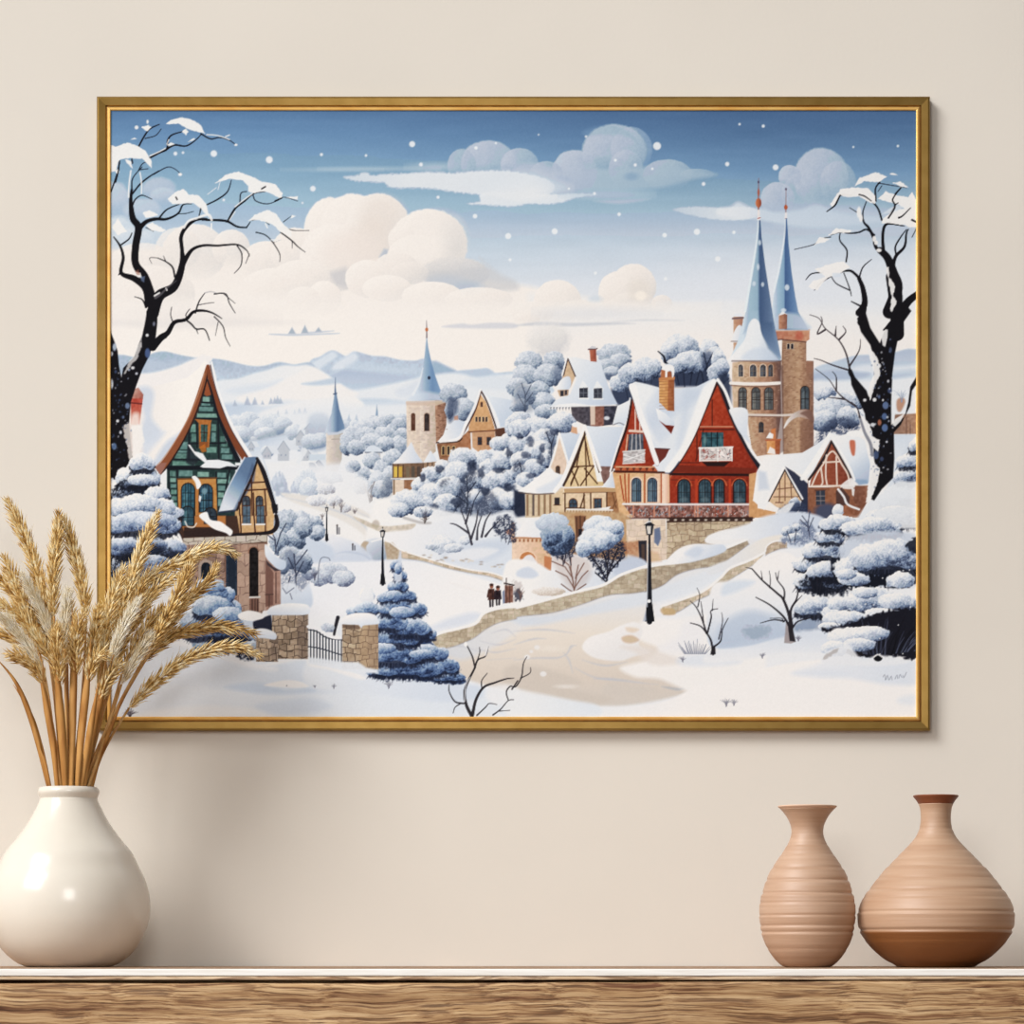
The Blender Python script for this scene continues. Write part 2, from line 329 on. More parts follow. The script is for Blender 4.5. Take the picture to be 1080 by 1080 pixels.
def twigs(p, x, y, h, n=5, col=(58, 56, 66), w=.9, spread=.5, seed=0, op=.85):
    """a small bare bush fanning out of one foot"""
    rr = np.random.default_rng(seed)
    for i in range(n):
        a = (-.5+(i+.5)/n)*2*spread+rr.normal()*.06
        L_ = h*(.7+.4*rr.random()); ex, ey = x+np.sin(a)*L_, y-np.cos(a)*L_
        mx, my = x+np.sin(a*.6)*L_*.5, y-np.cos(a*.6)*L_*.5
        p.L([(x, y), (mx, my), (ex, ey)], [w, w*.4], col, op)
        for k in range(2):
            b = a+(.5 if k else -.5)+rr.normal()*.1; l2 = L_*.35
            p.L([(mx, my), (mx+np.sin(b)*l2, my-np.cos(b)*l2)], [w*.55, w*.25], col, op*.9)

def town(p):
    # the valley floor, pale
    p.P([(260, 440), (330, 430), (420, 425), (560, 430), (560, 620), (110, 620), (110, 500)], ((300, 430, (226, 230, 235)), (300, 560, (236, 235, 234))), .95, 10)
    # far round tree banks behind the left house
    puffs(p, t5, [(700, 600, 60), (760, 580, 60), (820, 620, 60), (880, 600, 70, 60), (940, 600, 50), (720, 650, 60, 50), (850, 650, 60, 40), (660, 640, 40)], R_FAR, .25, .14, edge=.14)
    p.P(t5(690, 690, 780, 670, 860, 640, 980, 600, 960, 660, 860, 700, 740, 720), (120, 142, 172), .45, 5, True)
    p.P(t5(700, 720, 820, 680, 920, 660, 1080, 660, 1080, 760, 800, 800), ((280, 462, (190, 206, 226)), (290, 482, (228, 231, 236))), .95, 3, True)
    # faint roofs of the far town
    def far_house(x, y, w, h, r, c=(184, 190, 200), s=1):
        p.P([(x, y), (x, y-h), (x+w*.5, y-h-r), (x+w, y-h), (x+w, y)], c, .9, 1)
        p.P([(x+w*.5, y-h-r-.8), (x+w*.5+w*s, y-h-r-.4), (x+w+w*s, y-h+.6), (x+w+.6, y-h+.6)], (216, 222, 230), .95, 1)
        p.L([(x-.7, y-h+.7), (x+w*.5, y-h-r), (x+w+.6, y-h+.8)], 1., (150, 164, 186), .8, .8, False)
        for k in range(2): p.E(x+w*(.3+.4*k), y-h*.5, .7, 1.1, (126, 140, 164), .8, .8)
    puffs(p, t5, [(860, 740, 36), (1000, 640, 50), (1060, 640, 44), (1040, 700, 50)], R_FAR, .2, .14, edge=.15)
    for q in [(293, 486, 12, 12, 9), (277, 484, 9, 6, 7), (312, 470, 10, 9, 7), (318, 486, 9, 8, 6), (322, 458, 10, 6, 6), (335, 462, 10, 8, 7), (262, 476, 6, 5, 5), (345, 486, 10, 8, 6), (330, 500, 12, 8, 7)]: far_house(*q)
    p.P(t5(1010, 800, 1040, 720, 1080, 660, 1090, 700, 1060, 760, 1030, 810), (226, 230, 235), .9, 2)
    # water / wall bars and slopes left of the round tower
    p.P(t6(0, 560, 80, 540, 120, 600, 90, 720, 0, 720), ((330, 430, (214, 221, 231)), (330, 470, (150, 172, 200))), .9, 5, True)
    puffs(p, t6, [(10, 690, 50), (60, 680, 50, 40), (210, 650, 40), (200, 600, 40)], R_FAR, .2, .14, bias=-.1)
    p.P(t6(0, 755, 88, 755, 88, 784, 0, 790), (198, 212, 226), .95, 1.4)
    p.P(t6(0, 800, 30, 796, 64, 850, 0, 876), (180, 188, 200), .9, 1.4); p.L(t6(0, 790, 30, 800, 66, 850), 1.2, (232, 234, 236), 1, .8, False)
    p.P(t6(0, 860, 120, 820, 240, 780, 300, 800, 300, 1080, 0, 1080), (230, 232, 235), .9, 5)
    # tiny far spire
    p.P(t6(350, 560, 357, 490, 366, 560), (128, 156, 190), 1, 1)
    for x in (210, 250, 420, 390): p.P(t6(x-10, 580, x, 545, x+10, 580), (170, 190, 214), .8, 1.4)
    puffs(p, t6, [(240, 600, 30), (420, 570, 40, 30), (300, 590, 40, 30), (480, 560, 36, 26)], R_FAR, .2, .14)
    # round white tower
    p.P(t6(90, 640, 180, 640, 172, 780, 150, 850, 90, 840), ((343, 0, (228, 216, 204)), (362, 0, (176, 166, 158))), 1, .9, nz=8)
    p.P(t6(84, 640, 96, 596, 118, 540, 132, 450, 138, 380, 145, 440, 160, 520, 185, 600, 190, 630, 150, 644, 110, 650),
        ((342, 0, (214, 223, 233)), (351, 0, (148, 174, 206)), (356, 0, (92, 122, 160)), (364, 0, (112, 142, 180))), 1, .9)
    p.L(t6(138, 350, 138, 440), [.5, 1.4], (80, 104, 140), 1, .7, False); p.P(t6(126, 436, 148, 430, 146, 440, 128, 442), (80, 100, 134), 1, .7)
    p.P(t6(86, 630, 110, 640, 150, 638, 190, 620, 188, 640, 150, 652, 100, 655), (196, 206, 220), .9, 1)
    p.L(t6(120, 676, 182, 674), .8, (150, 140, 134), .8, .8, False)
    # frosted woods between the towers
    puffs(p, t6, [(230, 660, 50, 70), (280, 640, 50, 60), (200, 700, 40, 60), (350, 600, 60, 50), (300, 660, 60, 50), (400, 590, 56, 50), (440, 650, 60, 50), (390, 650, 50), (330, 690, 60, 50), (480, 600, 46), (490, 650, 40), (470, 720, 70, 60), (250, 720, 50), (400, 700, 50)], R_MID, .35, .2, bias=.06)
    p.P(t6(296, 745, 320, 710, 360, 715, 386, 745), (212, 221, 232), 1, 1, True); p.L(t6(296, 746, 384, 746), 1.2, (80, 88, 104), .8, .9, False)
    p.P(t6(300, 750, 376, 750, 376, 800, 300, 810), (190, 188, 190), 1, 1)
    puffs(p, t6, [(330, 790, 50), (280, 860, 50), (400, 830, 60, 50), (360, 900, 50, 60), (440, 770, 50), (270, 920, 50), (380, 940, 60, 50), (430, 880, 50, 60), (110, 880, 70, 30), (230, 820, 40)], R_MID, .35, .2, bias=.1)
    p.P(t6(380, 930, 430, 860, 440, 960, 410, 990, 370, 990), (96, 104, 120), .45, 5, True)
    lines(p, t6, [(320, 1010, 310, 960, 290, 910), (320, 1000, 330, 940, 345, 900), (310, 960, 330, 920), (325, 1005, 300, 950, 270, 930)], 1.1, (110, 104, 106), .8)
    # clock-less church tower with slender spire
    p.P(t6(512, 475, 585, 470, 590, 790, 560, 800, 515, 720), ((429, 0, (226, 210, 194)), (444, 0, (214, 196, 178))), 1, .8, nz=10)
    p.P(t6(585, 470, 665, 470, 668, 740, 600, 800, 585, 790), ((443, 0, (222, 208, 194)), (459, 0, (196, 176, 160))), 1, .8, nz=14)
    p.P(t6(664, 470, 724, 472, 724, 600, 700, 680, 668, 700), ((459, 0, (168, 132, 110)), (471, 0, (140, 108, 92))), 1, .8, nz=16)
    rr = np.random.default_rng(5)
    for i in range(46):
        x, y = pt(t6, 520+rr.random()*145, 500+rr.random()*240); p.L([(x, y), (x+1+rr.random()*1.6, y)], .6, (180, 158, 140), .6, .7, False)
        x, y = pt(t6, 668+rr.random()*54, 490+rr.random()*180); p.L([(x, y), (x+1.6, y)], .7, (108, 80, 68), .7, .7, False)
    p.P(t6(510, 478, 585, 474, 664, 474, 724, 472, 724, 482, 664, 500, 585, 498, 512, 496), (206, 184, 164), .8, 1)
    x, y = pt(t6, 549, 630); arch(p, x, y, 3.6, 18, (98, 68, 56), (120, 92, 76), .6, bars=False)
    x, y = pt(t6, 621, 632); arch(p, x, y, 5, 18.5, (62, 54, 56), (150, 124, 106), .7)
    p.P(t6(516, 470, 560, 420, 590, 350, 605, 270, 614, 190, 620, 128, 628, 190, 645, 270, 665, 340, 690, 410, 728, 468, 650, 470, 560, 474),
        ((430, 0, (226, 232, 238)), (441, 0, (196, 211, 228)), (450, 0, (132, 164, 202)), (456, 0, (104, 140, 184)), (470, 0, (128, 160, 200))), 1, .8)
    p.P(t6(516, 470, 560, 436, 620, 426, 690, 440, 728, 468, 650, 472, 560, 476), (208, 219, 232), .65, 4, True)
    p.L(t6(600, 300, 580, 380, 548, 440), [1, 2, 3], (230, 234, 238), .8, 1.4)
    p.L(t6(620, 50, 620, 140), [.5, 1.5], (110, 100, 110), 1, .7, False); p.E(450, 347.6, 1.6, 2, (190, 112, 72), 1, .8); p.E(452.5, 398.5, 1.6, 1.8, (44, 54, 78), 1, .8)
    p.P(t6(436, 806, 470, 780, 510, 730, 540, 690, 560, 740, 600, 798, 540, 806, 480, 806), ((420, 480, (238, 236, 235)), (446, 482, (196, 208, 226))), 1, .9)
    p.P(t6(440, 806, 604, 800, 606, 880, 440, 884), ((414, 0, (132, 106, 82)), (447, 0, (112, 90, 76))), 1, .8, nz=12)
    for x, c in ((456, (226, 184, 84)), (482, (214, 166, 72)), (520, (120, 108, 90)), (548, (92, 84, 76)), (578, (84, 74, 70))): p.P(t6(x-9, 820, x+9, 820, x+9, 876, x-9, 876), c, .95, .7)
    lines(p, t6, [(442, 806, 442, 884), (469, 808, 469, 880), (496, 808, 496, 880), (604, 806, 604, 880), (440, 884, 604, 884)], .9, (74, 58, 50), .9)
    p.L(t6(432, 884, 606, 882), 1.2, (220, 218, 216), 1, .8, False)
    p.P(t6(440, 890, 500, 890, 500, 960, 440, 980), (222, 202, 178), 1, .8, nz=8); p.P(t6(500, 890, 600, 888, 590, 940, 500, 950), (150, 112, 86), 1, .8, nz=12)
    p.L(t6(448, 892, 448, 970), 1.3, (92, 70, 56), .9, .8, False)
    p.P(t6(604, 800, 672, 794, 672, 840, 606, 850), (152, 128, 108), 1, .8, nz=12); lines(p, t6, [(625, 800, 625, 840), (650, 800, 650, 840)], 1.2, (86, 70, 62), .9)
    p.P(t6(604, 796, 640, 734, 676, 790, 640, 796), ((446, 0, (236, 236, 236)), (461, 0, (206, 216, 230))), 1, .8)
    # trees right behind it
    puffs(p, t6, [(760, 440, 70, 60), (800, 500, 40, 40), (820, 520, 56, 60), (740, 520, 24, 50)], R_MID, .3, .15)
    p.P(t6(730, 470, 760, 460, 790, 480, 770, 560, 740, 590, 726, 540), (62, 76, 106), .7, 4, True)
    # gabled house
    p.P(t6(672, 700, 790, 680, 850, 620, 856, 760, 760, 800, 690, 790), ((462, 0, (136, 100, 76)), (496, 0, (166, 116, 84))), 1, .8, nz=14)
    p.P(t6(676, 690, 720, 640, 752, 590, 780, 570, 836, 590, 800, 650, 780, 690, 720, 694), ((465, 460, (238, 237, 236)), (490, 452, (200, 211, 227))), 1, .9)
    p.L(t6(672, 694, 780, 690, 806, 670), 1.3, (62, 48, 46), .9, .7)
    for x in (708, 735, 762): 
        a, b = pt(t6, x, 758); arch(p, a, b, 2.6, 9, (66, 54, 52), (196, 164, 120), .8, bars=False)
    p.P(t6(906, 430, 960, 450, 1050, 466, 1100, 480, 1110, 600, 1000, 612, 970, 560, 930, 480), ((512, 416, (226, 231, 236)), (540, 440, (190, 205, 225))), 1, .9)
    p.L(t6(935, 450, 975, 540, 1000, 606), [2, 4, 3], (240, 239, 238), .9, 1.5)
    p.P(t6(905, 440, 880, 520, 842, 606, 842, 640, 982, 630, 962, 560, 932, 480), ((505, 420, (222, 170, 124)), (512, 455, (200, 146, 104))), 1, .7, nz=10)
    p.P(t6(858, 640, 980, 632, 980, 720, 900, 750, 862, 720), ((498, 0, (206, 158, 124)), (522, 0, (190, 140, 108))), 1, .7, nz=12)
    p.P(t6(980, 622, 1044, 612, 1040, 650, 985, 690), (96, 66, 54), 1, .8)
    p.L(t6(906, 424, 878, 520, 836, 604, 806, 660), 1.6, (84, 56, 48), 1, .8); p.L(t6(908, 424, 938, 480, 968, 560, 986, 616), 1.6, (72, 50, 46), 1, .8)
    p.L(t6(904, 414, 870, 510, 826, 596, 790, 670, 690, 690), [2, 3, 3, 3, 2], (240, 239, 238), .95, 1); p.L(t6(842, 638, 985, 630), 1.3, (110, 72, 54), 1, .7, False)
    for x in (882, 900, 918, 936):
        a, b = pt(t6, x, 584); arch(p, a, b, 2.2, 5.4, (74, 62, 62), (216, 180, 140), .5, bars=False)
    a, b = pt(t6, 910, 505); arch(p, a, b, 2, 5, (84, 62, 56), (150, 104, 78), .4, bars=False)
    for x in (900, 948): a, b = pt(t6, x, 706); arch(p, a, b, 4, 8, (60, 60, 70), (120, 86, 66), .5, False)
    p.P(t6(765, 556, 785, 550, 786, 575, 765, 575), (180, 128, 106), .8, 1)

def woods(p):
    """frosted trees between church and village, and behind the village"""
    # back row (tile 7)
    p.puff(*pt(t7, 180, 150), 22, 17, [(200, 200, 204), (222, 220, 218), (236, 232, 229)], .15, .15, edge=.4, op=.8)
    puffs(p, t7, [(80, 270, 76, 60), (210, 270, 60, 56), (60, 340, 70, 60), (180, 340, 80, 60), (20, 400, 60), (130, 420, 60, 50), (150, 480, 70, 50), (60, 440, 60, 60), (30, 500, 50, 40), (170, 530, 60, 40)], R_MID, .34, .16, bias=.02)
    p.P(t7(200, 320, 230, 280, 260, 280, 250, 360, 230, 380), (84, 98, 126), .5, 5, True)
    p.P(t7(10, 400, 40, 380, 90, 420, 100, 520, 30, 530, 0, 480), (70, 84, 112), .4, 6, True)
    lines(p, t7, [(60, 530, 60, 440, 40, 380), (60, 450, 90, 390), (65, 480, 100, 430), (55, 500, 20, 440)], 1., (70, 78, 96), .75)
    puffs(p, t7, [(530, 230, 90, 60), (560, 270, 60, 50), (490, 290, 50, 40), (520, 330, 50, 40)], R_MID, .3, .15, bias=.02)
    p.P(t7(480, 330, 540, 330, 560, 290, 620, 260, 560, 340, 520, 370, 490, 360), (60, 74, 104), .65, 4, True)
    p.P(t7(520, 400, 600, 350, 700, 330, 780, 340, 790, 420, 700, 440, 620, 470, 560, 500, 520, 460), (58, 70, 98), 1, 4, True)
    puffs(p, t7, [(690, 310, 80, 64), (560, 380, 60, 50), (620, 330, 70, 56), (740, 300, 40, 50)], R_BUSH, .3, .15, bias=.05)
    lines(p, t7, [(660, 420, 650, 360), (690, 420, 690, 350), (720, 410, 730, 340), (600, 460, 590, 400), (620, 440, 625, 390)], 1.1, (40, 50, 74), .8)
    p.P(t7(820, 300, 1080, 260, 1090, 400, 960, 400, 850, 400), (52, 64, 92), 1, 4)
    puffs(p, t7, [(880, 200, 100, 76), (820, 220, 50, 60), (940, 270, 100, 60), (860, 290, 60, 40), (1030, 200, 50, 56), (1060, 230, 50)], R_BUSH, .3, .13, bias=.06)
    p.P(t7(990, 240, 1030, 210, 1060, 260, 1040, 300, 1000, 300), (48, 60, 90), .6, 5, True)
    lines(p, t7, [(900, 400, 895, 330), (930, 390, 940, 320), (1000, 380, 990, 320), (960, 390, 980, 310), (1020, 300, 1000, 220), (1020, 280, 1050, 220), (870, 390, 860, 340)], 1.2, (30, 38, 60), .8)
    puffs(p, t8, [(0, 260, 40, 60), (0, 330, 60, 60), (20, 300, 40, 50)], R_BUSH, .3, .14); p.P(t8(0, 340, 40, 320, 66, 380, 66, 520, 20, 420, 0, 380), (44, 56, 84), .9, 4)
    # behind the big left trunk of the right tree
    puffs(p, t8, [(560, 440, 60, 40), (680, 470, 70, 50), (620, 520, 110, 70), (560, 580, 70, 60), (690, 560, 70, 60), (730, 470, 50, 50)], R_BUSH, .3, .15)
    p.P(t8(510, 690, 540, 620, 620, 560, 700, 570, 740, 620, 700, 660, 600, 650, 540, 700, 500, 720), (52, 66, 98), .8, 5, True, rough=1.5)
    # front row between church and timber houses (tile 6 lower right)
    p.P(t6(560, 960, 700, 860, 820, 800, 1080, 760, 1080, 1080, 560, 1080), (110, 124, 150), .8, 8)
    for q in [(930, 780, 56), (1000, 700, 50, 40), (1060, 680, 50), (1080, 610, 50, 60), (810, 780, 76, 64), (700, 820, 40, 40), (690, 870, 44), (640, 860, 50), (590, 920, 54), (780, 850, 70, 60), (950, 830, 60, 50), (1030, 790, 70, 50),
              (640, 960, 64, 56), (880, 890, 60, 54), (980, 900, 70, 60), (740, 930, 76, 60), (520, 1000, 80, 60), (600, 1020, 60, 50), (1050, 880, 50), (1000, 990, 70, 60), (720, 1020, 70, 60), (870, 980, 50, 44), (1060, 1000, 60), (460, 1010, 40, 40)]:
        puffs(p, t6, [q], R_BUSH, .34, .15, bias=.12)
    p.P(t6(800, 880, 860, 850, 880, 900, 840, 960, 860, 1060, 800, 1060, 790, 960), (44, 54, 78), .7, 4, True, rough=2)
    p.P(t6(880, 1010, 960, 960, 1020, 1060, 900, 1080), (44, 54, 80), .6, 5, True, rough=2)
    p.P(t6(690, 900, 740, 890, 720, 930, 690, 930), (48, 58, 82), .6, 3, True, rough=1.5)
    for q in [(860, 830, 26, 40), (905, 850, 20, 30), (690, 830, 24, 20), (1060, 740, 20, 30), (780, 1010, 30, 26), (1050, 930, 40, 20), (600, 880, 16, 20), (930, 950, 30, 24), (660, 1030, 26, 18), (1000, 840, 26, 16)]: p.puff(*pt(t6, q[0], q[1]), q[2]/5, q[3]/5, [(34, 42, 64), (58, 70, 98)], .5, .5, op=.75, edge=.5)
    lines(p, t6, [(830, 1080, 838, 960, 830, 870), (836, 1000, 800, 940), (838, 960, 880, 900), (838, 1020, 790, 980), (850, 1080, 870, 1000, 900, 950), (760, 1070, 790, 1020)], 1.1, (42, 48, 66), .85)
    # tile 7 left: big bush columns beside the timber house
    for q in [(30, 570, 60, 40), (250, 590, 76, 60), (120, 620, 90, 60), (60, 700, 90, 70), (160, 680, 70, 60), (130, 740, 80, 60), (40, 790, 60, 50), (30, 850, 50), (110, 830, 60, 50), (60, 890, 50, 40), (180, 780, 40, 50), (30, 620, 60, 50)]:
        puffs(p, t7, [q], R_BUSH, .32, .13, bias=.12)
    p.P(t7(170, 640, 200, 620, 215, 680, 200, 780, 180, 800, 180, 700), (60, 72, 98), .75, 4, True, rough=1.5)
    p.P(t7(0, 800, 40, 790, 60, 830, 20, 860, 0, 850), (44, 54, 80), .75, 4, True, rough=1.5)
    lines(p, t7, [(200, 800, 195, 700, 170, 640), (195, 720, 215, 650), (40, 850, 30, 800)], 1.1, (42, 48, 66), .8)
    for q in [(90, 690, 20, 30), (140, 780, 20, 24), (60, 760, 24, 16), (30, 660, 20, 20), (220, 640, 30, 16), (90, 870, 26, 14), (150, 720, 16, 24)]: p.puff(*pt(t7, q[0], q[1]), q[2]/5, q[3]/5, [(40, 48, 72), (66, 78, 106)], .5, .5, op=.65, edge=.5)
    p.P(t7(0, 940, 60, 960, 70, 1080, 0, 1090), (34, 42, 66), .95, 3)

RED = (170, 62, 34); DRED = (120, 44, 30); ORG = (196, 118, 66); CREAM = (232, 206, 176); TIM = (70, 44, 36)
def castle(p):
    # round turret on the far left
    p.P(t8(78, 30, 128, 30, 126, 200, 78, 215), ((774, 0, (202, 156, 130)), (784, 0, (160, 118, 100))), 1, .8, nz=12)
    p.L(t8(74, 40, 130, 36), 2, (120, 100, 100), 1, .8, False); p.P(t8(68, 158, 86, 100, 112, 74, 134, 110, 132, 158, 100, 166), ((772, 350, (240, 238, 236)), (785, 352, (206, 216, 230))), 1, .8, True)
    p.P(t8(76, 28, 84, 14, 118, 12, 128, 28), (226, 230, 235), 1, .8); p.L(t8(66, 160, 130, 160), 1, (120, 90, 84), .9, .7, False)
    # back spire, tower and parapet
    p.P(t8(336, 120, 462, 130, 462, 264, 500, 264, 500, 740, 340, 760, 330, 300), ((824, 0, (150, 120, 100)), (842, 0, (178, 146, 120)), (846, 0, (166, 132, 108)), (858, 0, (132, 102, 88))), 1, .8, nz=12)
    rr = np.random.default_rng(11)
    for i in range(210):
        x, y = pt(t8, 338+rr.random()*155, 170+rr.random()*570); c = rr.random()
        if x > 848 and y < 384: continue
        p.L([(x, y), (x+.8+rr.random()*1.8, y)], .7, (118, 88, 74) if c < .6 else (196, 166, 140), .55, .7, False)
    p.P(t8(430, 580, 500, 560, 500, 745, 430, 750), (118, 88, 76), .5, 2)
    p.P(t8(288, 100, 480, 94, 478, 150, 462, 160, 330, 150, 292, 156), ((816, 0, (176, 116, 94)), (852, 0, (198, 140, 112))), 1, .8, nz=14)
    p.L(t8(290, 104, 480, 98), 1.4, (220, 190, 170), .8, .9, False); p.L(t8(292, 156, 330, 150, 460, 164), 1.4, (92, 66, 62), .8, .8, False); p.E(843, 354, 4, 5, (170, 70, 56), .5, 3)
    p.P(t8(462, 262, 494, 264, 498, 320, 462, 330), (146, 110, 92), .8, 1.2)
    for x in (368, 388): a, b = pt(t8, x, 200); arch(p, a, b, 2.6, 5.6, (44, 42, 52), (210, 190, 170), .5, bars=False)
    a, b = pt(t8, 455, 518); arch(p, a, b, 8, 24, (74, 84, 92), (62, 46, 42), .9, hi=(116, 126, 130))
    sp2 = t4(280, 1080, 290, 1000, 320, 870, 342, 720, 350, 590, 360, 590, 368, 720, 385, 880, 405, 1010, 420, 1085, 440, 1120, 474, 1180, 380, 1180, 300, 1180)
    p.P(sp2, ((814, 0, (214, 226, 236)), (820, 0, (150, 184, 216)), (827, 0, (124, 162, 202)), (828, 0, (66, 100, 150)), (836, 0, (90, 126, 174)), (852, 0, (150, 180, 212))), 1, .8)
    p.P(t8(290, 90, 300, 40, 340, 10, 420, 20, 460, 60, 476, 96), (182, 202, 224), .75, 4, True)
    p.P(t8(316, 96, 316, 20, 336, 4, 362, 20, 360, 96), ((821, 0, (190, 140, 112)), (831, 0, (128, 90, 78))), 1, .8, nz=10); p.P(t8(314, 26, 336, 0, 364, 20, 350, 14), (232, 234, 236), 1, .8)
    p.L(t4(352, 580, 345, 700, 318, 860, 290, 980), [1, 1.6, 2.4, 2], (226, 234, 240), .9, 1)
    p.L(t4(355, 440, 354, 590), [.6, 1.8], (150, 130, 136), 1, .7, False); p.E(828.8, 218.6, 1.9, 2.6, (178, 92, 58), 1, .8); p.E(829, 199.5, .9, 1.4, (90, 70, 90), 1, .7)
    p.P(t4(346, 590, 362, 590, 360, 560, 350, 560), (226, 222, 224), 1, .7)
    for q in [(360, 956, 12, 16), (342, 1076, 14, 10), (250, 1014, 8, 12)]: a, b = pt(t4, q[0], q[1]); p.E(a, b, q[2]/5, q[3]/5, (214, 226, 236), .85, 1.2)
    # front round tower
    p.P(t8(72, 264, 330, 262, 326, 372, 330, 540, 300, 750, 180, 770, 150, 560, 78, 540, 70, 380), ((772, 0, (210, 180, 154)), (795, 0, (186, 150, 124)), (812, 0, (158, 122, 102)), (824, 0, (112, 86, 78))), 1, .8, nz=14)
    for i in range(200):
        x, y = pt(t8, 76+rr.random()*240, 280+rr.random()*450)
        if x < 790 and y > 438: continue
        p.L([(x, y), (x+.8+rr.random()*1.6, y)], .7, (128, 96, 80) if rr.random() < .6 else (214, 188, 162), .5, .7, False)
    p.P(t8(300, 268, 340, 290, 344, 740, 316, 756, 304, 560, 326, 400), (96, 76, 74), .55, 2)
    for x, w in ((116, 24), (182, 34), (234, 30), (274, 24)):
        a, b = pt(t8, x, 345); arch(p, a, b, w/5., 12.5, (70, 72, 80), (222, 196, 170) if x < 250 else (176, 146, 124), .9, hi=(126, 132, 140))
    for x, w in ((126, 42), (196, 46), (264, 46)):
        a, b = pt(t8, x, 520); arch(p, a, b, w/5.*.9, 23, (92, 96, 98), (72, 54, 50), .9, hi=(160, 160, 152))
        for q in (.3, .55, .8): p.L([(a-w/11., b-23*q), (a+w/11., b-23*q)], .5, (60, 52, 52), .8, .6, False)
        for q in (-.22, .22): p.L([(a+q*w/5, b), (a+q*w/5, b-20)], .5, (60, 52, 52), .8, .6, False)
    a, b = pt(t8, 224, 640); arch(p, a, b, 5, 11, (60, 60, 66), (150, 120, 100), .8)
    p.L(t8(64, 380, 150, 384, 240, 384, 320, 380), 3.4, (238, 232, 226), 1, .9); p.L(t8(66, 392, 150, 398, 240, 398, 318, 392), 1.2, (120, 92, 80), .8, .8)
    p.L(t8(100, 546, 200, 548, 330, 550, 400, 546), 2.2, (220, 210, 202), .95, 1); p.L(t8(152, 556, 250, 558, 330, 560), 1.2, (120, 92, 80), .8, .9)
    # its roof and spire
    sp1 = t4(60, 1330, 100, 1240, 130, 1130, 150, 1060, 180, 860, 200, 720, 206, 600, 220, 600, 226, 690, 245, 840, 270, 1000, 290, 1130, 330, 1330, 200, 1345)
    p.P(sp1, ((784, 0, (206, 222, 234)), (790, 0, (150, 184, 212)), (799, 0, (138, 172, 204)), (801.5, 0, (64, 92, 134)), (810, 0, (86, 112, 150)), (822, 0, (120, 146, 180))), 1, .8)
    p.L(t4(210, 580, 202, 700, 178, 860, 140, 1080), [1.2, 1.8, 2.4, 2.4], (226, 236, 240), .9, 1)
    p.P(t8(130, 120, 150, 60, 158, 0, 205, 0, 214, 60, 160, 90), (150, 182, 212), .9, 3)
    p.P(t8(50, 268, 90, 210, 136, 150, 158, 70, 186, 40, 214, 60, 228, 120, 270, 190, 328, 258, 240, 266, 160, 262), ((768, 360, (242, 240, 238)), (800, 362, (228, 232, 236)), (822, 372, (168, 190, 218))), 1, 1.4, True)
    p.P(t8(222, 60, 285, 60, 290, 140, 326, 262, 262, 200, 232, 130), ((803, 340, (70, 98, 138)), (818, 378, (120, 146, 180))), .85, 2.5)
    p.P(t8(120, 250, 180, 200, 250, 200, 300, 258, 210, 262), (196, 210, 229), .6, 4, True)
    p.L(t8(70, 264, 330, 264), 1.4, (96, 76, 74), .7, 1, False)
    p.L(t4(210, 380, 210, 580), [.6, 2], (140, 104, 104), 1, .7, False); p.E(800, 214, 3.1, 5, ((797, 0, (214, 128, 84)), (803, 0, (140, 70, 50))), 1, .8); p.E(800, 203, 1.2, 4, (168, 96, 74), 1, .8); p.E(800, 192, .9, 1.4, (90, 70, 90), 1, .7)
    p.P(t4(202, 600, 220, 600, 216, 545, 206, 545), (228, 222, 220), 1, .7); p.L(t4(206, 592, 220, 588), .9, (150, 60, 60), .8, .6, False)
    for q in [(216, 720, 8, 14), (208, 848, 7, 16), (186, 936, 9, 12), (232, 940, 8, 12)]: a, b = pt(t4, q[0], q[1]); p.E(a, b, q[2]/5, q[3]/5, (206, 222, 234), .8, 1.2)
    # snowy dead branch on the tower
    p.P(t8(344, 620, 360, 576, 410, 530, 460, 518, 496, 540, 500, 580, 470, 570, 420, 560, 380, 580), ((828, 450, (240, 238, 236)), (856, 440, (150, 122, 110))), .95, 1.2, True)
    p.P(t8(430, 540, 480, 524, 500, 560, 498, 590, 460, 556), (110, 84, 76), .7, 1.6, True)

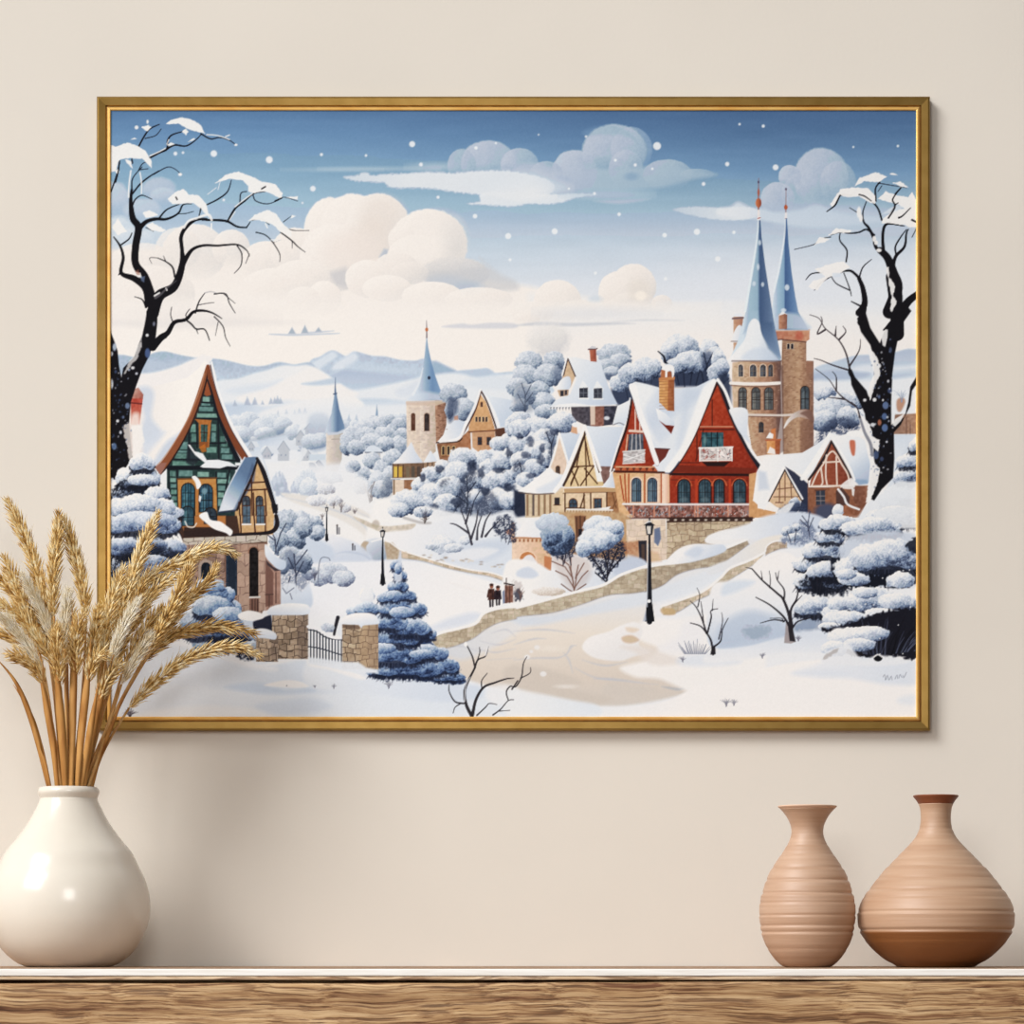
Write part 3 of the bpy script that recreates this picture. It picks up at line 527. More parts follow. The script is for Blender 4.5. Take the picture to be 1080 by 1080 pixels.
def slate_house(p):
    # the grey house high behind (tile 7)
    p.P(t7(300, 500, 546, 500, 520, 600, 400, 612, 330, 580, 306, 550), ((602, 0, (92, 86, 92)), (650, 0, (66, 66, 80))), 1, .8, nz=20)
    p.P(t7(404, 500, 476, 500, 474, 606, 404, 610), (140, 100, 88), 1, .8, nz=16); p.P(t7(402, 500, 428, 500, 428, 600, 404, 600), (214, 192, 172), 1, .8)
    p.P(t7(256, 350, 282, 252, 326, 340, 300, 400, 240, 450, 230, 420), (206, 172, 142), 1, .8, nz=8)
    p.P(t7(280, 244, 330, 244, 400, 262, 456, 256, 470, 310, 500, 400, 546, 490, 470, 500, 300, 502, 180, 518, 220, 470, 296, 440, 330, 360), ((590, 380, (238, 238, 237)), (630, 400, (210, 219, 231)), (648, 420, (186, 201, 223))), 1, 1)
    p.L(t7(262, 340, 284, 250, 324, 344), 1.3, (70, 54, 52), 1, .7, False); p.L(t7(254, 340, 280, 244, 300, 250), 1.6, (238, 237, 236), 1, .8, False)
    p.P(t7(224, 410, 250, 360, 290, 345, 302, 380, 290, 412, 256, 416), ((590, 402, (240, 239, 238)), (602, 404, (196, 209, 227))), 1, .9, True)
    p.P(t7(236, 418, 290, 414, 286, 446, 244, 452), (176, 150, 130), 1, .8); p.P(t7(246, 420, 262, 420, 262, 448, 246, 450), (50, 52, 64), 1, .7); p.P(t7(268, 418, 282, 416, 280, 442, 268, 444), (70, 66, 72), 1, .7)
    for x, y in ((368, 430), (444, 432)):
        a, b = pt(t7, x, y); p.P([(a-5.6, b-3.5), (a-1, b-13), (a+5.8, b-4.4), (a+5, b-1)], (232, 234, 236), 1, .9); p.P([(a-4.6, b-4.6), (a+4.4, b-5.2), (a+4.4, b+6), (a-4.6, b+6)], (66, 68, 80), 1, .7, nz=14)
        p.L([(a, b-5), (a, b+6)], .8, (110, 114, 124), .9, .6, False); p.L([(a-4, b+.5), (a+4, b+.5)], .7, (110, 114, 124), .9, .6, False); p.L([(a-5, b+6.4), (a+5, b+6.4)], 1.4, (238, 238, 238), 1, .7, False)
    p.P(t7(398, 204, 434, 200, 436, 268, 404, 266), ((621, 0, (196, 120, 92)), (629, 0, (140, 74, 60))), 1, .7, nz=12); p.L(t7(394, 202, 438, 198), 1.6, (110, 90, 92), 1, .8, False); p.P(t7(396, 198, 410, 184, 430, 188, 438, 198), (200, 200, 206), 1, .8)
    p.P(t7(176, 520, 240, 492, 320, 486, 400, 496, 540, 496, 400, 504, 300, 506, 230, 516), (240, 239, 238), .9, 1.2)
    for x in range(190, 300, 16): p.P(t7(x, 508, x+10, 506, x+4, 524), (66, 70, 84), .7, .8)
    p.E(*pt(t7, 490, 565), 3, 2, (226, 230, 235), .9, 1.2)

def timber_house(p):
    # pale house on the left with big sweeping snow roof (tile 7)
    p.P(t7(60, 950, 260, 930, 270, 1080, 60, 1090), ((554, 0, (206, 186, 156)), (594, 0, (222, 196, 158))), 1, .8, nz=8)
    p.P(t7(240, 650, 280, 790, 270, 860, 200, 880, 190, 830, 214, 760), (222, 198, 174), 1, .8, nz=8)
    p.P(t7(244, 644, 330, 640, 420, 680, 400, 800, 290, 840, 270, 760), ((592, 455, (214, 222, 232)), (612, 480, (180, 197, 220))), 1, .9)
    p.P(t7(300, 640, 306, 604, 330, 600, 336, 650), (214, 160, 128), 1, .8); p.E(607, 448, 4, 2.6, (236, 236, 236), 1, .9)
    p.L(t7(240, 646, 262, 720, 286, 800), [2.4, 2.6, 2], (240, 239, 238), .95, .9); p.L(t7(240, 646, 214, 750, 190, 820), [2, 2.4, 2], (240, 239, 238), .95, .9)
    a, b = pt(t7, 232, 874); arch(p, a, b, 4.2, 11.5, (66, 54, 52), (176, 140, 112), .6)
    p.P(t7(20, 950, 60, 924, 130, 870, 190, 820, 214, 850, 270, 870, 310, 760, 372, 606, 300, 800, 272, 900, 220, 960, 120, 966), ((560, 505, (242, 240, 238)), (600, 510, (236, 236, 236))), 1, .9)
    p.P(t7(120, 940, 200, 900, 262, 860, 272, 900, 226, 950, 150, 962), (202, 213, 229), .6, 4, True)
    p.L(t7(26, 958, 120, 966, 210, 962), 1.4, (86, 72, 70), .8, 1)
    for x in (66, 96, 126, 156, 186): p.P(t7(x, 968, x+12, 968, x+12, 1080, x, 1080), (130, 104, 84) if x != 96 else (84, 74, 76), .85, .8)
    p.P(t7(214, 984, 242, 984, 242, 1022, 214, 1022), (58, 52, 56), 1, .7); p.L(t7(210, 1024, 246, 1024), 1, (110, 74, 54), 1, .7, False)
    # middle timber-framed gable
    G = t7(372, 620, 300, 800, 270, 900, 262, 960, 480, 940, 450, 830, 412, 720)
    p.P(t7(372, 604, 460, 612, 620, 610, 590, 700, 530, 830, 450, 820, 412, 720), ((620, 455, (222, 228, 235)), (650, 480, (194, 207, 226))), 1, .9)
    p.P(t7(440, 818, 510, 820, 500, 900, 456, 920), (124, 98, 92), 1, .8, nz=12)
    p.P(G, ((615, 0, (228, 200, 152)), (640, 0, (212, 180, 132))), 1, .7, nz=8)
    p.P(t7(376, 640, 372, 610, 412, 720, 452, 830, 470, 900, 440, 900, 410, 760), (238, 237, 236), 1, .9)
    lines(p, t7, [(372, 632, 378, 720, 382, 920), (312, 822, 420, 816), (330, 820, 356, 690), (400, 816, 378, 690), (300, 920, 340, 820), (300, 830, 340, 920), (352, 920, 420, 820), (372, 830, 440, 910), (340, 820, 300, 910), (412, 720, 450, 850)], 1.5, (84, 56, 40), .95)
    p.L(t7(378, 640, 330, 770, 296, 850, 262, 920), [2, 3.4, 3, 2.4], (62, 44, 40), .95, .9); p.L(t7(374, 606, 322, 740, 284, 830, 252, 900, 214, 950), [3, 4, 4, 4, 4], (242, 240, 238), 1, .9); p.L(t7(374, 608, 414, 720, 456, 840), [3, 3.6, 3], (242, 240, 238), 1, .9)
    p.P(t7(262, 936, 480, 930, 580, 936, 580, 954, 400, 958, 268, 958), (190, 150, 112), 1, .8); p.L(t7(264, 932, 480, 926, 578, 934), 1.6, (232, 224, 216), 1, .9, False); p.L(t7(262, 962, 580, 956), 1.2, (92, 62, 48), .9, .8, False)
    p.P(t7(262, 962, 490, 958, 490, 1090, 262, 1090), (224, 198, 162), 1, .8, nz=14); p.P(t7(490, 956, 582, 954, 582, 1090, 490, 1090), (158, 116, 82), 1, .8, nz=14)
    lines(p, t7, [(270, 962, 270, 1080), (370, 962, 372, 1080), (404, 962, 406, 1040), (490, 958, 490, 1040), (276, 1040, 370, 1040), (350, 1040, 372, 970)], 1.5, (84, 56, 42), .95)
    lines(p, t7, [(520, 960, 540, 1040), (560, 960, 520, 1040)], 1.2, (104, 72, 50), .7)
    a, b = pt(t7, 312, 1036); arch(p, a, b, 8, 9, (58, 78, 96), (112, 76, 54), .9)
    a, b = pt(t7, 442, 1040); arch(p, a, b, 7.4, 10, (60, 76, 92), (140, 98, 70), .9, False); p.P(t7(410, 1044, 480, 1036, 510, 1030, 500, 1050, 430, 1056), (236, 235, 234), 1, 1)
    p.P(t7(462, 930, 500, 880, 520, 850, 556, 880, 578, 930), ((635, 510, (238, 237, 236)), (656, 514, (176, 194, 220))), 1, .9)
    p.L(t7(280, 1046, 520, 1050), 1.5, (232, 226, 220), 1, .8, False); p.P(t7(280, 1052, 520, 1054, 600, 1090, 280, 1090), (150, 120, 92), .8, 1)
    for x in range(290, 520, 16): p.L(t7(x, 1052, x, 1084), .9, (236, 220, 196), .8, .7, False)

def red_house(p):
    # roof mass
    p.P(t7(608, 390, 640, 372, 700, 386, 770, 404, 860, 410, 960, 400, 1040, 360, 1080, 366, 1090, 400, 1020, 470, 990, 560, 960, 660, 900, 760, 820, 850, 740, 850, 730, 720, 690, 660, 650, 520),
        ((665, 410, (226, 230, 235)), (700, 440, (205, 215, 229)), (745, 420, (222, 227, 233)), (720, 490, (224, 229, 235))), 1, 1)
    p.P(t7(760, 440, 800, 420, 850, 500, 840, 560, 800, 620, 830, 640, 760, 700, 720, 680, 690, 600, 740, 520), (196, 208, 226), .55, 8, True)
    p.P(t7(890, 430, 940, 410, 980, 440, 930, 520, 900, 640, 860, 720, 880, 560), (188, 203, 224), .5, 8, True)
    p.P(t7(640, 400, 700, 390, 740, 420, 690, 520, 720, 620, 760, 700, 700, 640, 660, 520), (238, 238, 237), .7, 5, True)
    p.P(t7(1000, 400, 1060, 366, 1040, 420, 1000, 500, 960, 620, 900, 730, 840, 830, 800, 830, 880, 720, 940, 560), (242, 241, 239), .9, 3, True)
    # chimney and dormer
    p.P(t7(766, 356, 846, 352, 846, 528, 810, 526, 766, 480), ((695, 0, (220, 160, 104)), (704, 0, (206, 142, 88)), (705, 0, (168, 104, 64)), (712, 0, (150, 92, 58))), 1, .7, nz=12)
    for y in range(372, 520, 16): p.L(t7(768, y, 844, y-3), .5, (132, 84, 58), .7, .7, False)
    p.P(t7(776, 310, 798, 308, 798, 356, 774, 356), (176, 108, 70), 1, .7); p.P(t7(810, 320, 830, 318, 834, 352, 808, 352), (158, 92, 60), 1, .7); p.P(t7(764, 352, 848, 346, 848, 362, 764, 368), (196, 128, 82), 1, .7)
    p.P(t7(780, 306, 800, 284, 840, 290, 846, 330, 836, 352, 830, 318, 806, 316), (240, 238, 236), 1, .9, True); p.L(t7(760, 212, 790, 240, 798, 270, 812, 276), [1, 2.2, 2.6, .8], (30, 32, 46), 1, .8)
    p.P(t7(768, 580, 800, 600, 846, 604, 830, 648), DRED, 1, .8); p.P(t7(748, 512, 800, 540, 846, 586, 846, 606, 800, 600, 762, 570), ((694, 432, (240, 239, 238)), (710, 446, (206, 216, 229))), 1, .9)
    p.P(t7(726, 724, 820, 728, 800, 770, 762, 808), (112, 54, 46), 1, .8); p.L(t7(728, 724, 822, 728), 1, (70, 40, 40), .9, .7, False)
    # left small gable
    p.P(t7(628, 470, 600, 600, 560, 720, 520, 830, 700, 840, 750, 800, 720, 740, 690, 640, 650, 560), ((650, 0, (172, 68, 38)), (680, 0, (150, 54, 32))), 1, .8, nz=10)
    lines(p, t7, [(640, 520, 640, 630), (664, 570, 664, 630)], 1.4, (238, 214, 200), .9); p.L(t7(610, 632, 680, 636), 2.6, (226, 196, 176), 1, .8, False)
    p.P(t7(606, 650, 682, 648, 684, 740, 600, 740), (82, 90, 104), 1, .7, nz=20); lines(p, t7, [(625, 650, 620, 740), (645, 650, 645, 740), (664, 650, 668, 740)], 1.2, (196, 190, 188), .8); p.L(t7(600, 654, 590, 740), 1.4, (226, 180, 150), .9, .7, False)
    p.P(t7(576, 740, 692, 730, 690, 796, 574, 806), (188, 182, 182), 1, .8, nz=40); lines(p, t7, [(574, 742, 692, 732), (574, 806, 690, 798), (580, 760, 690, 790), (580, 790, 690, 750)], 1, (236, 234, 232), .9)
    p.L(t7(622, 470, 594, 610, 556, 720, 514, 840), [2, 3, 3, 3], (60, 34, 32), 1, .8); p.L(t7(612, 460, 586, 600, 546, 720, 508, 846), [1.4, 2, 2, 2], (238, 236, 235), 1, .8)
    p.L(t7(630, 460, 660, 560, 700, 660, 736, 760, 756, 810), [2, 3, 3, 3, 3], (66, 40, 40), 1, .8)
    p.P(t7(606, 400, 622, 382, 650, 400, 668, 500, 710, 620, 740, 720, 766, 800, 744, 806, 700, 680, 660, 580, 630, 470), (240, 239, 238), 1, .9, True)
    p.P(t7(522, 596, 548, 500, 612, 470, 600, 560, 580, 610), ((650, 430, (236, 236, 236)), (660, 445, (210, 219, 231))), 1, .9); p.L(t7(524, 600, 556, 590, 580, 600), 1, (80, 80, 92), .7, 1)
    # storey with arched windows, cream and timber
    p.P(t7(520, 850, 830, 850, 830, 1080, 560, 1090), ((650, 0, (220, 166, 120)), (690, 0, (226, 182, 142)), (702, 0, (236, 206, 182)), (706, 0, (200, 130, 90))), 1, .8, nz=10)
    p.P(t7(524, 815, 740, 818, 760, 846, 540, 856), (178, 92, 56), 1, .8, nz=12)
    p.L(t7(530, 846, 700, 850, 830, 852), 2.2, (72, 38, 32), .95, .8, False); p.L(t7(540, 822, 740, 824), 1.5, (226, 176, 140), .8, .8, False)
    for x in range(556, 740, 34): p.P(t7(x, 826, x+18, 826, x+8, 846), (96, 48, 36), .9, .8)
    lines(p, t7, [(584, 860, 592, 1010), (606, 860, 606, 1010), (690, 860, 690, 1010), (776, 860, 776, 1010), (822, 856, 822, 1010), (560, 870, 580, 1000)], 1.5, (170, 78, 44), .95)
    for x in (646, 730):
        a, b = pt(t7, x, 1006); arch(p, a, b, 9.6, 25, (84, 112, 130), (240, 222, 204), 1.6, hi=(136, 160, 172)); arch(p, a, b, 9.6, 25, (70, 96, 116), (92, 50, 38), .6, hi=(140, 166, 178))
        p.L([(a-2.4, b), (a-2.4, b-22)], .6, (50, 54, 64), .9, .6, False); p.L([(a+2.4, b), (a+2.4, b-22)], .6, (50, 54, 64), .9, .6, False)
    # great right gable, deep red
    p.P([(757, 402), (744, 430), (734, 455), (722, 478), (710, 497), (704, 512), (706, 536), (792, 540), (796, 512), (801, 494), (790, 474), (777, 450), (768, 425)], ((720, 430, (172, 68, 38)), (760, 470, (158, 56, 32)), (790, 520, (138, 48, 32))), 1, .8, nz=10)
    lines(p, t7, [(1046, 470, 1046, 610), (980, 610, 1090, 612), (965, 640, 965, 780), (1000, 620, 960, 790), (880, 800, 980, 800)], 1.1, (84, 34, 26), .9)
    p.L([(738, 450), (776, 450)], 1.2, (216, 150, 120), .9, .7, False); p.L([(738, 453), (776, 453)], 1.4, (70, 28, 24), .9, .8, False)
    p.P([(740, 456), (763, 456), (763, 473), (740, 473)], (46, 92, 104), 1, .8, nz=18)
    for x in (745, 750.5, 756.5): p.L([(x, 456), (x, 473)], 1.2, (24, 38, 48), 1, .6, False)
    p.L([(740, 462), (763, 462)], .8, (30, 40, 46), 1, .6, False); p.E(743.5, 464, 2, 5, (110, 150, 150), .7, 2); p.E(760, 464, 1.6, 5, (90, 134, 140), .7, 2)
    # its balcony
    p.P([(737, 472), (773, 471), (772, 485), (738, 486)], (206, 196, 192), 1, .8, nz=40)
    rr = np.random.default_rng(2)
    for i in range(70):
        x = 738+rr.random()*33; y = 474+rr.random()*10; p.L([(x, y), (x+rr.normal()*1.5, y+rr.normal()*1.5)], .7, [(150, 60, 50), (96, 92, 100), (240, 236, 232)][i % 3], .8, .7, False)
    lines(p, lambda *v: [(v[i], v[i+1]) for i in range(0, len(v), 2)], [(737, 472.5, 773, 471.5), (738, 486, 772, 485.5), (738, 472, 738, 486), (757, 472, 757, 486), (772, 472, 772, 486)], 1.2, (238, 234, 230), .95)
    p.P([(740, 487), (770, 487), (764, 492), (746, 492)], (40, 26, 28), .95, 1)
    # eaves bands
    p.P([(706, 490), (800, 494), (794, 500), (706, 498)], (120, 44, 28), .9, 1); p.L([(706, 500), (794, 501)], 2.6, (44, 26, 26), .95, 1, False); p.L([(708, 506), (794, 507)], 1., (110, 44, 30), .9, .8, False)
    for x in (721.5, 743.5, 758.5, 780):
        p.L([(x-8, 512), (x-5, 506.5), (x, 504.6), (x+5, 506.5), (x+8, 512)], 1.4, (206, 104, 62), .9, .8)
        arch(p, x, 530.5, 12 if x != 758.5 else 9.5, 24.5, (52, 78, 92), (58, 26, 24), 1.2, hi=(86, 120, 134))
        for q in (-2.8, 2.8): p.L([(x+q, 530), (x+q, 509)], .6, (28, 36, 44), .9, .6, False)
        p.L([(x-6, 525), (x+6, 525)], 1, (40, 52, 60), .7, .8, False); p.E(x, 527, 4, 3, (130, 150, 156), .4, 2)
    p.P([(733, 505), (736, 505), (736, 532), (733, 532)], (180, 66, 36), 1, .8); p.P([(768.5, 505), (771, 505), (771, 532), (768.5, 532)], (180, 66, 36), 1, .8)
    p.P(t7(786, 866, 820, 860, 822, 1010, 790, 1010), ((700, 0, (242, 214, 192)), (706, 0, (222, 170, 136))), 1, .9)
    # roof edges of the great gable
    p.L([(756, 404), (742, 436), (731, 462), (718, 484), (707, 499)], [3, 3, 3, 4, 3], (66, 36, 34), 1, .9)
    p.L([(758, 404), (766, 424), (775, 446), (787, 470), (802, 494)], [4, 4.6, 4.6, 5, 5], (40, 38, 48), 1, .9); p.L([(757, 407), (764, 425), (772, 446), (784, 470), (797, 494)], 1.2, (128, 52, 34), .9, .8)
    p.L([(753, 402), (740, 434), (729, 460), (716, 482), (704, 497)], [5, 6, 6, 7, 6], (241, 240, 238), 1, 1)
    p.L([(757, 400.5), (765, 413), (773, 434), (782, 455), (793, 476), (806, 493)], [3.4, 3, 2.8, 2.8, 3, 2.4], (240, 239, 238), 1, .9)
    p.L([(702, 499), (708, 498), (716, 487)], 1.2, (60, 70, 96), .8, .9)
    # long balcony
    p.P([(658, 533), (795, 533), (795, 546), (668, 546)], (140, 104, 96), 1, .8, nz=40)
    for i in range(230):
        x = 661+rr.random()*132; y = 535+rr.random()*10; c = [(160, 76, 56), (206, 200, 198), (120, 150, 166), (70, 48, 48)][i % 4]
        p.L([(x, y), (x+rr.normal()*1.2, y+rr.normal()*1.6)], .8, c, .8, .7, False)
    for x in (668, 690, 706, 733, 736, 768, 794): p.L([(x, 532), (x, 546)], 1.4, (206, 140, 116), 1, .7, False)
    p.L([(657, 531.5), (720, 532), (794, 532)], 2, (230, 228, 228), 1, .8, False); p.L([(660, 546.5), (795, 546)], 1.6, (92, 56, 46), 1, .8, False)
    p.L([(658, 549), (720, 549), (796, 548)], 2, (242, 238, 234), 1, .9, False)

def right_house(p):
    # long low roof with chimney (tile 8)
    p.P(t8(160, 860, 205, 850, 205, 1040, 300, 1060, 300, 1090, 160, 1090), (208, 150, 104), 1, .8, nz=8)
    p.P(t8(60, 516, 150, 520, 150, 640, 168, 700, 110, 640, 70, 560), ((770, 435, (236, 236, 236)), (790, 450, (212, 220, 231))), 1, 1, True)
    p.P(t8(200, 850, 240, 770, 330, 756, 440, 748, 520, 700, 600, 640, 640, 660, 620, 760, 470, 880, 350, 820, 300, 950, 240, 1050, 180, 1000), ((805, 480, (241, 239, 237)), (850, 495, (228, 231, 235))), 1, 1)
    p.P(t8(206, 840, 250, 850, 266, 940, 210, 946), (196, 206, 222), .8, 4)
    p.P(t8(252, 680, 326, 676, 322, 756, 256, 756), ((808, 0, (226, 160, 104)), (817, 0, (206, 132, 80)), (818, 0, (164, 94, 60)), (824, 0, (150, 86, 56))), 1, .8, nz=10); p.P(t8(276, 624, 300, 618, 300, 680, 276, 680), (206, 124, 78), 1, .8); p.P(t8(250, 670, 268, 640, 288, 650, 286, 672), (240, 238, 236), 1, .9); p.L(t8(250, 682, 326, 678), 1.6, (180, 104, 70), 1, .8, False)
    p.P(t8(256, 750, 270, 716, 296, 730, 300, 756), (238, 237, 236), .9, 1)
    # small gable
    p.P(t8(262, 1000, 350, 836, 438, 990, 430, 1000, 340, 1050, 300, 1030), (218, 180, 146), 1, .8, nz=10)
    lines(p, t8, [(310, 940, 398, 930), (290, 980, 420, 980), (350, 860, 350, 1000), (322, 900, 320, 1010), (380, 900, 384, 990), (300, 1010, 340, 1010)], 1.2, (118, 88, 72), .9)
    p.P(t8(350, 820, 400, 850, 470, 910, 476, 1060, 420, 1060, 438, 1000, 380, 880), ((828, 500, (58, 62, 84)), (852, 535, (44, 52, 78))), 1, 1)
    p.L(t8(346, 838, 300, 930, 262, 1000), 2.4, (58, 50, 52), 1, .9, False); p.L(t8(350, 838, 400, 930, 440, 1000), 2, (62, 52, 52), 1, .8, False); p.L(t8(344, 826, 296, 920, 252, 1006), 2.6, (242, 240, 238), 1, .9); p.L(t8(352, 832, 404, 924, 442, 990), [1, 2, 2], (236, 236, 237), 1, .9)
    # large gable
    p.P(t8(590, 680, 540, 790, 470, 890, 474, 930, 560, 930, 790, 920, 786, 1000, 740, 1090, 470, 1090, 470, 900), ((852, 0, (136, 92, 70)), (890, 0, (150, 100, 74)), (914, 0, (120, 82, 66))), 1, .8, nz=10)
    p.P(t8(594, 680, 640, 760, 700, 880, 690, 926, 480, 926, 486, 890, 540, 790), ((870, 0, (152, 84, 60)), (895, 0, (126, 64, 48))), 1, .8, nz=8)
    p.P(t8(580, 640, 630, 660, 700, 640, 770, 680, 800, 800, 790, 910, 740, 916, 700, 880, 650, 780, 600, 690), ((880, 465, (238, 237, 236)), (905, 480, (222, 228, 235)), (915, 508, (156, 180, 212))), 1, 1)
    p.P(t8(706, 884, 780, 890, 790, 910, 740, 918), (120, 150, 196), .7, 2.5)
    p.P(t8(690, 690, 700, 680, 720, 690, 718, 756, 704, 760, 694, 730), (196, 98, 70), .9, 1.6, True); p.P(t8(676, 640, 720, 630, 766, 640, 760, 660, 690, 660), (240, 239, 238), 1, 1.2, True)
    p.L(t8(594, 688, 550, 784, 476, 888), [2, 3, 2.4], (54, 44, 46), 1, .8); p.L(t8(594, 688, 650, 780, 704, 886), [2, 3, 2.6], (60, 50, 50), 1, .8)
    p.L(t8(586, 646, 540, 740, 480, 830, 440, 884), [3, 6, 6, 4], (241, 240, 238), 1, 1); p.L(t8(590, 650, 640, 740, 690, 830, 716, 890), [2.6, 3.4, 3.4, 2.4], (240, 239, 238), .95, 1)
    for q in [(490, 922, 520, 856, 556, 800, 576, 760, 600, 740, 622, 760, 650, 810, 680, 860, 692, 920), (486, 924, 690, 920), (568, 760, 564, 860, 572, 920), (620, 770, 624, 920), (552, 798, 640, 794), (540, 830, 548, 900, 540, 920)]: p.L(t8(*q), 1.7, (226, 208, 194), 1, .8)
    p.P(t8(640, 926, 700, 880, 720, 924, 690, 940), (232, 230, 230), .9, 1.2, True); p.P(t8(700, 930, 718, 940, 714, 980, 704, 970), (236, 236, 236), .9, 1)
    p.P(t8(512, 948, 560, 946, 562, 1020, 514, 1024), (58, 64, 78), 1, .7); lines(p, t8, [(536, 948, 538, 1022), (512, 975, 560, 975), (512, 1000, 560, 1000)], .8, (140, 130, 128), .9); p.L(t8(508, 946, 564, 944), 1, (92, 60, 50), 1, .7, False)
    p.P(t8(618, 950, 650, 930, 690, 980, 690, 1020, 620, 1030), (86, 64, 60), 1, 1); p.L(t8(630, 940, 660, 980, 680, 1020, 740, 1046), 2.2, (232, 232, 234), 1, .9); p.P(t8(720, 920, 790, 922, 786, 1000, 740, 1040, 710, 1000), ((900, 0, (112, 76, 62)), (915, 0, (148, 104, 84))), .8, 1.2, nz=12)
    p.E(872, 540, 13, 9, (66, 78, 108), .9, 5); p.puff(884, 540, 6, 8, R_BUSH, .2, .2, bias=.25); p.puff(838, 532, 6, 8, R_BUSH, .2, .2, bias=-.1); p.P(t8(340, 1020, 440, 1010, 480, 1080, 320, 1090), (56, 68, 100), .85, 4, True, rough=1.5); p.P(t8(310, 1060, 360, 1020, 400, 1010, 360, 1070, 330, 1084), (228, 231, 235), .9, 1.4, True)
    # walled yard at the far right
    p.P(t8(930, 540, 1090, 536, 1090, 650, 920, 650), ((945, 0, (140, 112, 98)), (968, 0, (170, 136, 114))), 1, 1, nz=12); lines(p, t8, [(990, 560, 990, 650), (1010, 600, 1010, 650)], 1., (110, 84, 76), .8)
    p.P(t8(930, 500, 1000, 480, 1090, 490, 1090, 538, 930, 546), (228, 231, 235), 1, 1.4); p.P(t8(940, 470, 970, 456, 984, 480, 960, 530, 940, 520), (176, 132, 110), .9, 2, True)
    p.P(t8(920, 652, 1090, 648, 1090, 900, 920, 900), ((950, 458, (206, 217, 231)), (950, 490, (226, 230, 235))), 1, 2)
    twigs(p, 951, 424, 14, 6, (130, 150, 180), .7, .6, 8, .7)

